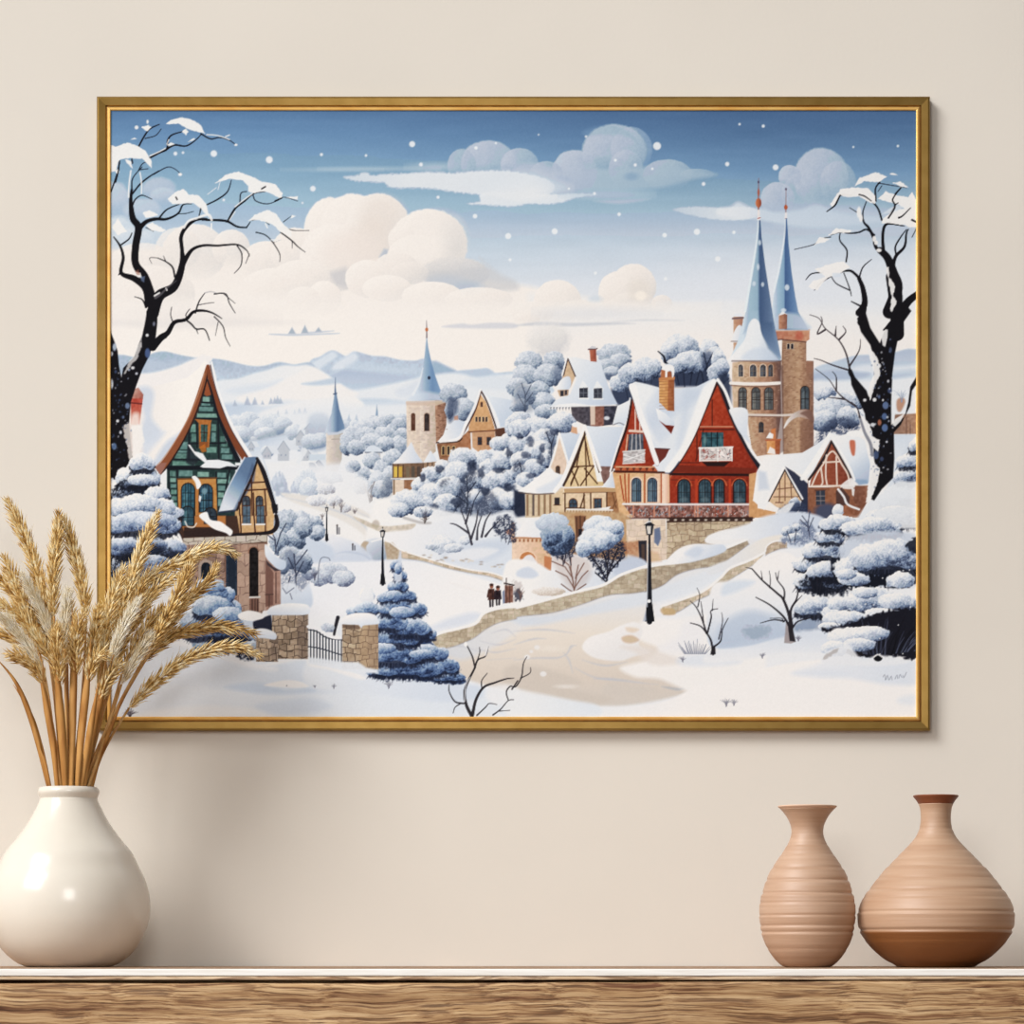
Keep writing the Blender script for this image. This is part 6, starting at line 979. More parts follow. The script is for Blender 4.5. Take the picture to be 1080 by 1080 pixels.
    limb((t1(255, 1090, 290, 1000, 370, 950, 410, 840, 410, 760, 405, 690, 430, 640, 480, 600, 540, 595), [14, 12, 9, 7, 5, 5, 5, 4, 3]), (t1(415, 830, 460, 760, 520, 735, 600, 735, 700, 730, 750, 760, 765, 790), [6, 4, 3, 2.4, 1.6, .8]), (t1(700, 735, 725, 780, 720, 840, 685, 882), [1.6, 1.4, .6]), (t1(765, 780, 745, 830), [1, .6]), (t1(372, 900, 360, 850, 325, 820, 280, 800), [2.6, 2, 1]), (t1(325, 820, 312, 790), [1.2, .6]), (t1(280, 800, 240, 800, 250, 830), [.8, .5]),
         (t1(235, 1040, 220, 960, 160, 910, 90, 880, 100, 800, 85, 740, 50, 690), [9, 9, 7, 5, 4, 3, 1.4]), (t1(90, 730, 130, 700, 145, 670), [2, 1.4]), (t1(85, 880, 75, 890), [3, 1]), (t1(220, 1060, 200, 1020, 160, 1005), [3, 1.6, .8]),
         (t1(245, 1000, 210, 900, 165, 830, 165, 740, 180, 640, 150, 590, 140, 500, 145, 440), [11, 10, 8, 8, 8, 7, 5, 3]), (t1(180, 650, 220, 610, 270, 595, 330, 595, 390, 565, 415, 520, 460, 515), [6, 5, 4, 2.6, 2, 1]), (t1(290, 590, 330, 545, 400, 515), [2.4, 1.8, 1.2]), (t1(390, 568, 430, 566, 470, 555), [1.2, .8]), (t1(150, 520, 165, 490, 200, 470, 250, 490), [2, 1.6, .8]), (t1(150, 460, 190, 410, 240, 370, 290, 340), [2.2, 2, 1.2]), (t1(260, 360, 330, 322, 370, 330, 400, 355), [1.4, 1, .7]),
         (t1(145, 440, 150, 380, 200, 320), [2, 1.4, .8]), (t1(148, 300, 145, 280), [2, 2]), (t1(240, 272, 290, 245, 330, 225, 335, 180, 360, 150, 430, 130), [2.6, 3, 2.4, 2, 1]), (t1(325, 230, 370, 205, 430, 210, 480, 180, 510, 150), [2.6, 2.2, 1.6, 1]), (t1(510, 145, 560, 172, 610, 165, 660, 180, 695, 205), [2, 1.4, .9]), (t1(180, 215, 210, 160, 240, 120, 290, 96), [2.2, 2, 1.2]), (t1(215, 170, 270, 155, 300, 120), [1.2, .8]),
         (t1(35, 450, 60, 380, 80, 300), [2, 1.8, 1.4]), (t1(180, 340, 200, 305, 230, 290), [1.4, .8]), (t1(185, 335, 230, 330), [1.2, .8]),
         (t1(540, 600, 640, 605, 700, 635, 750, 640), [3, 3.2, 2.6, 1.6]), (t1(655, 600, 690, 540, 740, 500, 790, 460, 850, 450), [3, 2.4, 2, 1.2]), (t1(715, 515, 720, 460, 750, 450), [1.6, 1]), (t1(540, 520, 600, 490, 650, 450, 670, 390), [1.6, 2, 1.6, .8]), (t1(785, 470, 800, 500, 860, 515, 920, 495), [1.4, 1.2, .8]), (t1(920, 490, 950, 480, 1020, 500), [1.2, .7]), (t1(780, 600, 830, 595, 870, 625), [2, 1.4, .8]),
         (t1(800, 665, 850, 680, 890, 720, 925, 780, 925, 820), [1.4, 1.4, 1.2, .6]), (t1(930, 665, 990, 710, 1020, 740, 1060, 770), [1.8, 1.6, .6]), (t1(950, 640, 1000, 655, 1080, 655), [1.2, .7]), (t1(990, 710, 992, 750), [1, .5]), (t1(945, 610, 985, 580), [1, .5]), (t1(480, 1090, 500, 1030, 530, 985), [2, 1.6, .8]), (t1(580, 990, 640, 990, 660, 1040, 690, 1090), [1.6, 1.4, .8]), (t1(490, 1050, 540, 1040, 580, 1035), [1, .6]), (t1(630, 990, 690, 1040), [1, .6]), (t1(510, 535, 500, 580), [2, 1.2]), (t1(220, 640, 260, 660), [1, .6]), (t1(750, 640, 770, 610), [1.8, 1]), (t1(890, 720, 930, 706), [.9, .6]))
    p.L(t1(530, 985, 560, 978, 590, 985), [1, 1], (170, 168, 172), .9)
    SN = (240, 238, 235)
    for q in [t1(28, 205, 60, 212, 120, 192, 180, 210, 220, 240, 250, 290, 250, 330, 225, 300, 200, 275, 150, 275, 110, 275, 80, 280, 60, 340, 28, 350), t1(320, 96, 350, 70, 410, 58, 470, 75, 510, 100, 530, 145, 490, 135, 440, 120, 390, 92), t1(330, 490, 370, 455, 420, 435, 445, 465, 500, 470, 540, 520, 555, 590, 535, 570, 510, 540, 470, 510, 400, 515, 360, 515),
              t1(586, 405, 640, 360, 710, 345, 800, 380, 830, 400, 900, 410, 940, 460, 935, 490, 890, 465, 840, 450, 790, 460, 760, 450, 760, 420, 730, 390, 660, 385), t1(760, 605, 790, 575, 860, 545, 910, 570, 950, 630, 990, 660, 985, 690, 930, 665, 890, 625, 840, 605, 790, 600), t1(220, 630, 250, 612, 320, 650, 310, 665, 250, 655), t1(195, 110, 230, 100, 250, 110, 225, 135), t1(140, 175, 160, 165, 178, 175), t1(330, 205, 350, 190, 370, 200, 345, 210), t1(440, 190, 475, 165, 480, 175), t1(410, 135, 430, 120, 445, 135, 430, 152), t1(200, 560, 240, 548, 290, 575, 220, 590), t1(360, 480, 385, 480, 390, 500), t1(150, 870, 190, 880, 200, 910, 160, 890), t1(960, 480, 1020, 475, 1020, 495), t1(70, 590, 40, 640, 70, 680, 120, 660), t1(110, 280, 140, 290, 150, 330, 120, 300), t1(990, 575, 1012, 580, 985, 590)]:
        p.P(q, SN, .97, .9, rough=.45)
    for q in [(t1(128, 480, 130, 420, 140, 340), 1.6), (t1(188, 350, 196, 400, 196, 460), 1.4), (t1(420, 640, 445, 605, 490, 590), 2.4), (t1(690, 530, 730, 498, 780, 462), 1.2), (t1(240, 262, 290, 240, 322, 222), 1.2), (t1(500, 585, 550, 572, 566, 600), 2.6), (t1(565, 620, 565, 650), 1.6), (t1(640, 160, 660, 152), 1.2), (t1(850, 620, 860, 640), 1.6), (t1(880, 705, 930, 706, 900, 716), 1.2), (t1(540, 150, 600, 155, 660, 176), 1.1), (t1(260, 640, 320, 655), 1.6), (t1(340, 176, 330, 200), 1.), (t1(265, 1000, 290, 985), 2), (t1(660, 600, 690, 556), .9), (t1(325, 960, 330, 970), 1.6), (t1(590, 430, 545, 465), .7), (t1(610, 400, 600, 440), .7)]: p.L(q[0], q[1], SN, .9, .8)
    p.E(*pt(t1, 400, 360), 2, 1.6, SN, 1, 1); p.E(*pt(t1, 694, 204), 1.6, 1.2, SN, 1, 1); p.E(*pt(t1, 170, 112), 2, 2, SN, .9, 1); p.E(*pt(t1, 228, 82), 1.2, 2, SN, .9, 1); p.E(*pt(t1, 70, 345), 2, 2.4, SN, 1, 1)
    lines(p, t1, [(80, 290, 75, 340, 60, 400), (378, 480, 384, 492), (830, 436, 850, 424), (900, 500, 935, 485), (515, 600, 550, 600)], 1.5, TR, .95); p.P(t1(160, 870, 180, 860, 190, 890, 172, 890), (150, 96, 80), .6, 1.2); p.P(t1(190, 900, 215, 896, 210, 930, 195, 920), (96, 116, 150), .8, 1.2)
    p.L(t1(270, 1010, 300, 990, 330, 960, 380, 920), [3, 2, 1], (130, 126, 130), .6, 1.4)
    # ---- left hand firs
    DF = [(34, 44, 72), (84, 104, 144), (140, 160, 194), (190, 203, 224), (226, 230, 236)]
    UL = (20, 24, 38)
    fir(p, [(150, 488, 14, 14), (146, 502, 24, 20), (140, 516, 26, 18), (158, 522, 22, 18)], W, UL, 90, .14)
    p.P(t5(40, 960, 90, 900, 160, 860, 250, 900, 330, 960, 340, 1000, 240, 1000, 120, 1000), UL, .8, 3, True, rough=2.5)
    for q in [(150, 506, 16, 6), (166, 520, 13, 7)]: p.puff(*q, W, .3, .16, bias=.1)
    fir(p, [(146, 534, 36, 18), (158, 540, 36, 14)], W, UL, 96, .1); fir(p, [(150, 552, 42, 18), (150, 576, 42, 18), (140, 600, 34, 20)], DF, UL, 100, .12)
    p.P(t9(40, 220, 120, 180, 230, 150, 400, 190, 400, 230, 300, 210, 200, 240, 100, 300, 40, 330), UL, .8, 2.5, True, rough=2.5); p.P(t9(30, 340, 60, 290, 40, 400, 30, 420), UL, .9, 2)
    for q in [(166, 549, 22, 8), (130, 574, 20, 7), (160, 591, 16, 6)]: p.puff(*q, DF, .3, .15, bias=.06)
    # blue fir in front of the stone storey
    BB = [(44, 62, 100), (86, 116, 162), (134, 162, 200), (184, 200, 222), (222, 229, 236)]
    p.puff(*pt(t9, 440, 410), 9, 7, W, .3, .2, bias=.15); fir(p, [(226, 626, 20, 16), (228, 640, 26, 18), (224, 652, 34, 18), (226, 664, 38, 16), (240, 676, 36, 16)], BB, (24, 30, 52), 110, .12)
    for q in [(222, 618, 16, 8), (222, 638, 20, 10), (240, 648, 16, 8)]: p.puff(*q, BB, .3, .18, bias=.1)
    p.P(t9(540, 640, 640, 630, 760, 640, 800, 690, 780, 760, 700, 740, 620, 690), (26, 32, 54), .9, 3, True, rough=2); p.puff(*pt(t9, 780, 690), 9, 7, BB, .3, .2)
    # ---- blue fir by the gate
    p.puff(*pt(tA, 306, 420), 8, 9, W, .25, .15, bias=.2); p.P(tA(270, 460, 306, 360, 345, 450), (232, 233, 236), .9, 2, True); fir(p, [(388, 641, 14, 10), (380, 644, 14, 9)], BB, (34, 44, 72), 130, .14)
    FB = [(30, 46, 84), (70, 98, 146), (118, 146, 188), (172, 190, 216), (216, 224, 234)]
    UB = (22, 30, 54)
    p.P(tA(366, 560, 480, 520, 600, 580, 640, 660, 760, 790, 826, 870, 780, 890, 600, 870, 440, 830, 366, 818), (52, 76, 122), 1, 2, True, rough=1)
    fir(p, [(418, 596, 6, 9), (422, 606, 7, 9), (420, 618, 11, 9), (410, 630, 12, 9), (428, 628, 12, 9), (420, 640, 22, 14), (436, 642, 14, 11), (408, 656, 20, 14), (432, 662, 24, 15), (416, 672, 30, 15), (448, 668, 12, 10), (414, 690, 34, 17), (450, 688, 22, 13), (430, 704, 40, 16), (466, 702, 20, 13), (412, 706, 26, 12), (474, 714, 18, 8)], FB, UB, 140, .1)
    p.L(tA(482, 190, 470, 330), [2, 8], (206, 214, 228), .9, 2)
    for q in [(420, 600, 4, 6), (416, 628, 9, 5), (424, 646, 14, 6), (446, 690, 14, 5), (404, 684, 14, 6)]: p.puff(*q, FB, .28, .16, bias=.12)
    # gateposts, snow caps and iron fence
    p.P(t9(780, 560, 880, 520, 890, 610, 790, 610), (32, 36, 56), .95, 1.5); p.P(t9(706, 520, 760, 500, 830, 515, 838, 540, 780, 552, 720, 548), (238, 236, 235), 1, 1.2, True); p.P(t9(730, 552, 784, 556, 780, 600, 740, 590), (196, 206, 222), 1, 1.4)
    pillar(p, 287, 648, 325, 695, 31); pillar(p, 270, 671, 293, 698, 32); p.P(t9(860, 510, 880, 480, 960, 462, 1060, 466, 1084, 490, 1070, 520, 960, 524, 880, 524), ((300, 636, (241, 239, 237)), (300, 650, (206, 216, 231))), 1, 1.2, True); p.P(t9(790, 640, 800, 600, 850, 596, 904, 620, 902, 652, 850, 646), ((290, 662, (236, 236, 237)), (290, 674, (204, 214, 230))), 1, 1.2, True)
    x0, y0 = t9(0, 0)[0]
    for i in range(12): x = 327.6+i*3.25; yt = 664+np.interp(i, [0, 3, 7, 12], [0, 1.6, 9, 11.4]); p.L([(x, yt), (x, 698+min(i, 6)*.25)], 1.3, (34, 40, 56), .95, .7, False)
    p.L(tA(-4, 690, 60, 700, 190, 740), 1.2, (34, 40, 56), .9, .7); p.L(tA(-6, 600, 40, 610, 100, 645, 200, 655), 1.3, (34, 40, 56), .95, .7); p.L(tA(-6, 584, 40, 594, 100, 630, 150, 642, 206, 636), [3, 3.4, 4, 4.4], (236, 236, 238), 1, 1); p.L(tA(152, 536, 138, 590, 132, 626), [4, 3.4, 2.6], (44, 42, 50), 1, .9, False); p.P(tA(146, 620, 160, 570, 170, 570, 168, 640), (222, 226, 232), .9, 1.2)
    pillar(p, 361, 658, 399, 706, 33, (168, 148, 126)); p.P(tA(266, 570, 362, 556, 366, 816, 270, 800), (190, 160, 128), .35, 2); p.P(tA(160, 566, 190, 530, 250, 512, 330, 516, 366, 548, 366, 570, 290, 578, 276, 592, 258, 576, 200, 574), ((380, 648, (242, 239, 237)), (382, 660, (214, 222, 233))), 1, 1.2, True)
    p.P(tA(176, 574, 260, 576, 270, 592, 260, 600, 176, 590), (80, 66, 60), .6, 1.4); p.P(tA(-5, 745, 60, 752, 180, 770, 260, 772, 300, 800, 360, 812, 366, 830, 250, 830, 100, 800, -5, 780), (226, 231, 238), .95, 2.5)
    puffs(p, tA, [(100, 590, 40, 24)], [(120, 130, 154), (180, 192, 210), (224, 228, 234)], .4, .25)
    # ---- people on the road
    for (x, y, h, c) in [(962, 478, 120, (80, 52, 46)), (996, 470, 100, (54, 42, 48))]:
        a, b = pt(tA, x, y); hh = h/5.
        p.L([(a-1.6, b-hh*.35), (a-1.3, b)], 2, (50, 44, 50), 1, .7, False); p.L([(a+1.5, b-hh*.35), (a+1.3, b-.5)], 2, (50, 44, 50), 1, .7, False)
        p.P([(a-3, b-hh*.78), (a+3, b-hh*.78), (a+4, b-hh*.3), (a-3.8, b-hh*.28)], c, 1, .8, nz=20); p.L([(a-3, b-hh*.7), (a-4.2, b-hh*.42)], 1.6, c, 1, .7, False); p.E(a, b-hh*.88, 2, 2.3, (150, 100, 82), 1, .7); p.E(a, b-hh*.95, 2.2, 1.5, (70, 44, 40), 1, .7); p.L([(a+1, b-hh*.7), (a+1, b-hh*.4)], 1, (40, 30, 34), .7, .7, False)
    p.P(tA(1032, 365, 1076, 370, 1076, 456, 1030, 462), (128, 92, 80), .95, 1, nz=18); p.L(tA(1030, 356, 1080, 366), 1.6, (60, 48, 48), 1, .8); lines(p, tA, [(1040, 370, 1040, 460), (1058, 370, 1058, 458)], .9, (76, 54, 50), .9); p.P(tA(1020, 400, 1030, 390, 1032, 460, 1022, 464), (96, 112, 148), .9, 1); p.L(tA(1040, 330, 1040, 366), 1.2, (90, 80, 80), .9)
    p.P(tB(-4, 345, 40, 345, 50, 370, 30, 400, 50, 440, 0, 455), (180, 168, 166), .5, 2, rough=1.5); p.P(tB(0, 400, 30, 380, 50, 440, 10, 450), (60, 62, 76), .8, 2, rough=1.5); twigs(p, 549, 632, 14, 5, (110, 84, 76), .8, .5, 41, .7)
    # bare trees of the wood edge
    lines(p, tA, [(858, 150, 840, 80, 820, 20, 800, -30), (855, 120, 880, 40, 890, -30), (840, 90, 780, 50, 745, 40), (885, 124, 890, 60, 910, 0), (910, 110, 930, 30, 960, -20), (930, 108, 960, 70, 1000, 30), (826, 40, 850, -40)], [2.6, 1.6, 1], (56, 54, 64), .9, sm=True)
    p.P(tA(980, 20, 1060, 0, 1090, 60, 1080, 140, 1020, 120, 980, 80), (40, 48, 72), .85, 4, True, rough=2.5)
    lines(p, tA, [(1040, 140, 1030, 60), (1020, 120, 990, 60), (1050, 150, 1070, 80)], 1, (60, 64, 84), .8)
    # lamp posts
    lamp(p, 403.6, 616, 561, .78); lamp(p, 344.6, 570, 536, .5); lamp(p, 685, 655.5, 555, 1.35)
    p.L([(683.5, 574), (683, 610), (682.5, 640)], [.8, 1, 1.4], (200, 206, 216), .7, .8); p.E(684.5, 634, 2, 1.8, (238, 238, 238), 1, .9); p.P(tB(680, 555, 695, 500, 700, 555), (170, 180, 200), .8, 1.5)
    # ---- sapling at the front edge
    FS = (46, 42, 46)
    for q, w in [(tA(858, 1055, 830, 1000, 820, 930, 840, 870, 870, 810, 890, 760, 930, 740, 945, 690), [4, 3, 2.4, 2, 1.4, .8]), (tA(875, 800, 860, 740, 830, 680), [2, 1.6, 1]), (tA(885, 770, 900, 720, 898, 694), [1.2, .8]), (tA(862, 1050, 880, 970, 920, 905, 980, 880, 1040, 860, 1080, 856), [3.4, 2.6, 1.8, .9]), (tA(912, 912, 910, 870, 940, 830), [1.4, .7]), (tA(815, 990, 770, 980, 740, 930, 738, 890), [2, 1.4, .7]), (tA(800, 990, 770, 1010, 760, 1040), [1.2, .7]), (tA(885, 1052, 930, 1010, 950, 990, 990, 995), [1.6, 1, .6]), (tA(970, 1050, 1010, 1020, 1050, 975, 1080, 970), [1.6, 1, .7]), (tA(1050, 970, 1040, 930, 1060, 900)+tB(10, 900, 40, 850, 50, 780, 68, 744), [1.2, 1.4, 1.4, .7]), (tB(36, 856, 84, 830, 88, 800), [1.2, .6]), (tA(1000, 1030, 1060, 1026), [1, .6]), (tB(-10, 915, 20, 870), [1.6, 1.4])]: p.L(q, w, FS, .95, .7)
    p.E(*pt(tA, 826, 678), 1.8, 2.6, (240, 239, 238), 1, .9); p.L(tA(820, 980, 826, 900, 850, 850), [1.2, .8], (220, 224, 230), .8, .8); p.L(tA(930, 735, 943, 690), 1.6, (232, 232, 234), .8, .8)
    twigs(p, 137, 757, 11, 9, (74, 66, 74), .9, 1.1, 51, .8)
def paint(S=1.25):
    p = Painter(S)
    for f in (sky, hills, town, woods, castle, slate_house, timber_house, red_house, right_house, land, green_house, nearby): f(p)
    v = np.clip(p.img, 0, 1); g = v.mean(2, keepdims=True)
    cold = np.clip((v[..., 2:3]-v[..., 0:1])*6, 0, 1)
    warm = np.clip((v[..., 0:1]-v[..., 2:3]-.12)*4, 0, 1)
    v = g+(v-g)*(1-.26*cold-.12*warm)
    v = v-.03*np.sin(2*np.pi*v)*(v < .72)-.012*np.sin(2*np.pi*v)*(v >= .72)
    return np.clip(v+(2.4/255.)*p.nf[..., None], 0, 1), p

# ---------------------------------------------------------------- the room
import bpy, bmesh, math, random
from mathutils import Vector, Matrix
SC = bpy.context.scene; COL = SC.collection
D = 3.0            # camera to wall, metres
HZ = .022          # eye height above the shelf top
HY = 997.          # where eye height falls in the photograph
def at(px, py, y=0.):
    """photo measure -> metres in the plane y (wall is y = 0, towards the viewer is negative)"""
    k = (D+y)/D/1000.
    return Vector(((px-540)*k, y, HZ+(HY-py)*k))
def lin(c): return tuple(((v/255.)/12.92 if v/255. <= .04045 else ((v/255.+.055)/1.055)**2.4) for v in c)
def material(name, rough=.6, metal=0., spec=.5):
    m = bpy.data.materials.new(name); m.use_nodes = True
    b = m.node_tree.nodes['Principled BSDF']
    b.inputs['Roughness'].default_value = rough; b.inputs['Metallic'].default_value = metal
    b.inputs['Specular IOR Level'].default_value = spec
    return m, m.node_tree.nodes, m.node_tree.links, b
def node(ns, t, **k):
    n = ns.new(t)
    for a, v in k.items(): setattr(n, a, v)
    return n
def ramp(ns, stops):
    r = ns.new('ShaderNodeValToRGB'); e = r.color_ramp.elements
    while len(e) < len(stops): e.new(.5)
    for q, (p_, c) in zip(e, stops): q.position = p_; q.color = (*lin(c), 1)
    return r
def noise_col(name, stops, scale, stretch=(1, 1, 1), detail=4., rough=.6, metal=0., bump=0., spec=.5, coord='Object', rnd=0., bscale=None, dist=0.):
    m, ns, ls, b = material(name, rough, metal, spec)
    tc = node(ns, 'ShaderNodeTexCoord'); mp = node(ns, 'ShaderNodeMapping'); mp.inputs['Scale'].default_value = stretch
    ls.new(tc.outputs[coord], mp.inputs['Vector'])
    nz = node(ns, 'ShaderNodeTexNoise'); nz.inputs['Scale'].default_value = scale; nz.inputs['Detail'].default_value = detail; nz.inputs['Distortion'].default_value = dist
    ls.new(mp.outputs[0], nz.inputs['Vector'])
    r = ramp(ns, stops); fac = nz.outputs['Fac']
    if rnd:
        oi = node(ns, 'ShaderNodeObjectInfo'); ma = node(ns, 'ShaderNodeMath', operation='MULTIPLY_ADD'); ma.inputs[1].default_value = rnd; ma.inputs[2].default_value = -rnd/2
        ls.new(oi.outputs['Random'], ma.inputs[0]); ad = node(ns, 'ShaderNodeMath', operation='ADD'); ls.new(fac, ad.inputs[0]); ls.new(ma.outputs[0], ad.inputs[1]); fac = ad.outputs[0]
    ls.new(fac, r.inputs[0]); ls.new(r.outputs[0], b.inputs['Base Color'])
    if bump:
        bp = node(ns, 'ShaderNodeBump'); bp.inputs['Strength'].default_value = bump; bp.inputs['Distance'].default_value = .002
        n2 = nz
        if bscale: n2 = node(ns, 'ShaderNodeTexNoise'); n2.inputs['Scale'].default_value = bscale; n2.inputs['Detail'].default_value = 3; ls.new(mp.outputs[0], n2.inputs['Vector'])
        ls.new(n2.outputs['Fac'], bp.inputs['Height']); ls.new(bp.outputs[0], b.inputs['Normal'])
    return m
# -- materials
M_wall = noise_col('wall_paint', [(.3, (224, 216, 205)), (.7, (230, 222, 211))], 3., rough=.9, spec=.15, bump=.06, bscale=260.)
M_gold = noise_col('brushed_gold', [(.3, (138, 108, 56)), (.7, (150, 119, 66))], 60., (1, 1, 1), rough=.42, metal=1.)
M_lip = noise_col('polished_gold', [(.3, (240, 180, 92)), (.7, (252, 206, 122))], 40., rough=.36, metal=.55)
M_white = noise_col('cream_glaze', [(.25, (224, 215, 201)), (.6, (229, 221, 208)), (.8, (233, 226, 215))], 9., rough=.2, bump=.03, bscale=30., spec=.5)
def clay(name, lo, hi, glaze=None):
    m, ns, ls, b = material(name, .5, 0., .7)
    tc = node(ns, 'ShaderNodeTexCoord'); mp = node(ns, 'ShaderNodeMapping'); mp.inputs['Scale'].default_value = (2, 2, 60)
    ls.new(tc.outputs['Object'], mp.inputs['Vector'])
    nz = node(ns, 'ShaderNodeTexNoise'); nz.inputs['Scale'].default_value = 2.4; nz.inputs['Detail'].default_value = 5; ls.new(mp.outputs[0], nz.inputs['Vector'])
    r = ramp(ns, [(.3, lo), (.7, hi)]); ls.new(nz.outputs['Fac'], r.inputs[0]); out = r.outputs[0]
    if glaze:
        z0, c = glaze; sx = node(ns, 'ShaderNodeSeparateXYZ'); ls.new(tc.outputs['Object'], sx.inputs[0])
        mr = node(ns, 'ShaderNodeMapRange'); mr.inputs['From Min'].default_value = z0-.002; mr.inputs['From Max'].default_value = z0+.001; ls.new(sx.outputs['Z'], mr.inputs['Value'])
        mx = node(ns, 'ShaderNodeMix', data_type='RGBA'); mx.inputs['A'].default_value = (*lin(c), 1); ls.new(mr.outputs[0], mx.inputs['Factor']); ls.new(out, mx.inputs['B']); out = mx.outputs['Result']
        m2 = node(ns, 'ShaderNodeMapRange'); m2.inputs['From Min'].default_value = 0; m2.inputs['From Max'].default_value = 1; m2.inputs['To Min'].default_value = .44; m2.inputs['To Max'].default_value = .5; ls.new(mr.outputs[0], m2.inputs['Value']); ls.new(m2.outputs[0], b.inputs['Roughness'])
    ls.new(out, b.inputs['Base Color'])
    n2 = node(ns, 'ShaderNodeTexNoise'); n2.inputs['Scale'].default_value = 9; n2.inputs['Detail'].default_value = 4; ls.new(mp.outputs[0], n2.inputs['Vector'])
    bp = node(ns, 'ShaderNodeBump'); bp.inputs['Strength'].default_value = .22; bp.inputs['Distance'].default_value = .001; ls.new(n2.outputs['Fac'], bp.inputs['Height']); ls.new(bp.outputs[0], b.inputs['Normal'])
    return m
M_clayA = clay('tan_clay', (178, 140, 112), (198, 164, 138))
M_clayB = clay('brown_clay', (176, 136, 106), (196, 162, 134), (.0365, (138, 86, 44)))
M_clayrimA = noise_col('pale_clay_rim', [(.3, (214, 178, 152)), (.7, (226, 192, 168))], 40., rough=.6, spec=.25)
M_clayrimB = noise_col('dark_clay_rim', [(.3, (120, 66, 42)), (.7, (138, 80, 52))], 40., rough=.5, spec=.3)
def wood(name, pale, mid, dark, sc=1., bump=.5):
    m, ns, ls, b = material(name, .62, 0., .25)
    tc = node(ns, 'ShaderNodeTexCoord'); w = node(ns, 'ShaderNodeTexNoise'); w.inputs['Scale'].default_value = 9; ls.new(tc.outputs['Object'], w.inputs['Vector'])
    vm = node(ns, 'ShaderNodeVectorMath', operation='MULTIPLY_ADD'); vm.inputs[1].default_value = (.0, .012, .018); ls.new(w.outputs['Color'], vm.inputs[0]); ls.new(tc.outputs['Object'], vm.inputs[2])
    def layer(st, sc_, det):
        mp = node(ns, 'ShaderNodeMapping'); mp.inputs['Scale'].default_value = st; ls.new(vm.outputs[0], mp.inputs['Vector'])
        nz = node(ns, 'ShaderNodeTexNoise'); nz.inputs['Scale'].default_value = sc_*sc; nz.inputs['Detail'].default_value = det; nz.inputs['Roughness'].default_value = .65; ls.new(mp.outputs[0], nz.inputs['Vector']); return nz
    a = layer((3., 120, 120), 1.6, 5); f = layer((10., 430, 430), 1.3, 4); g = layer((2.2, 40, 40), 1.5, 3)
    r1 = ramp(ns, [(.34, dark), (.46, mid), (.62, pale)]); ls.new(a.outputs['Fac'], r1.inputs[0])
    r2 = ramp(ns, [(.38, (104, 72, 56)), (.45, (186, 160, 140)), (.53, (255, 250, 240))]); ls.new(f.outputs['Fac'], r2.inputs[0])
    r3 = ramp(ns, [(.3, (176, 150, 128)), (.6, (255, 250, 244))]); ls.new(g.outputs['Fac'], r3.inputs[0])
    m1 = node(ns, 'ShaderNodeMix', data_type='RGBA', blend_type='MULTIPLY'); m1.inputs['Factor'].default_value = .78; ls.new(r1.outputs[0], m1.inputs['A']); ls.new(r2.outputs[0], m1.inputs['B'])
    m2 = node(ns, 'ShaderNodeMix', data_type='RGBA', blend_type='MULTIPLY'); m2.inputs['Factor'].default_value = .55; ls.new(m1.outputs['Result'], m2.inputs['A']); ls.new(r3.outputs[0], m2.inputs['B'])
    ls.new(m2.outputs['Result'], b.inputs['Base Color'])
    bp = node(ns, 'ShaderNodeBump'); bp.inputs['Strength'].default_value = bump; bp.inputs['Distance'].default_value = .0015; ls.new(f.outputs['Fac'], bp.inputs['Height']); ls.new(bp.outputs[0], b.inputs['Normal'])
    return m
M_wood = wood('brown_oak', (222, 194, 156), (194, 160, 120), (128, 88, 64))
M_limed = noise_col('limed_oak', [(.3, (238, 231, 222)), (.6, (250, 246, 240))], 5., (4, 60, 60), rough=.5, bump=.2, spec=.3)
M_top = wood('stained_oak', (206, 180, 156), (184, 156, 132), (142, 112, 92), 1., .3)
M_edge = wood('tan_oak', (238, 220, 196), (226, 204, 174), (196, 164, 134), 1., .3)
GOLD = [(.28, (140, 98, 46)), (.41, (208, 166, 96)), (.54, (238, 208, 146)), (.68, (252, 238, 200))]
M_ear = noise_col('golden_husk', GOLD, 150., (1, 1, 1), rough=.5, rnd=.1, detail=3., spec=.35)
M_pale = noise_col('cream_husk', [(.3, (226, 206, 166)), (.5, (246, 236, 212)), (.7, (252, 248, 238))], 120., rough=.55, rnd=.08, spec=.3)
M_stem = noise_col('straw', [(.3, (150, 104, 54)), (.5, (196, 148, 86)), (.7, (220, 180, 118))], 20., (6, 6, 1), rough=.5, rnd=.2, spec=.35)
M_leaf = noise_col('dry_blade', [(.3, (150, 94, 42)), (.5, (190, 134, 70)), (.7, (212, 160, 94))], 14., (8, 8, 1), rough=.55, rnd=.2, spec=.3)

# -- object helpers
def empty(name, loc, label, cat, group=None):
    o = bpy.data.objects.new(name, None); COL.objects.link(o); o.location = loc; o.empty_display_size = .02
    o['label'] = label; o['category'] = cat
    if group: o['group'] = group
    return o
def mesh_obj(name, verts, faces, mat, parent=None, smooth_=True):
    me = bpy.data.meshes.new(name); me.from_pydata([tuple(v) for v in verts], [], faces); me.update()
    if smooth_:
        me.polygons.foreach_set('use_smooth', [True]*len(me.polygons))
    me.materials.append(mat); o = bpy.data.objects.new(name, me); COL.objects.link(o)
    if parent: o.parent = parent
    return o
def bm_obj(name, bm, mat, parent=None, smooth_=False):
    me = bpy.data.meshes.new(name); bm.normal_update(); bm.to_mesh(me); bm.free(); me.materials.append(mat)
    if smooth_: me.polygons.foreach_set('use_smooth', [True]*len(me.polygons))
    o = bpy.data.objects.new(name, me); COL.objects.link(o)
    if parent: o.parent = parent
    return o
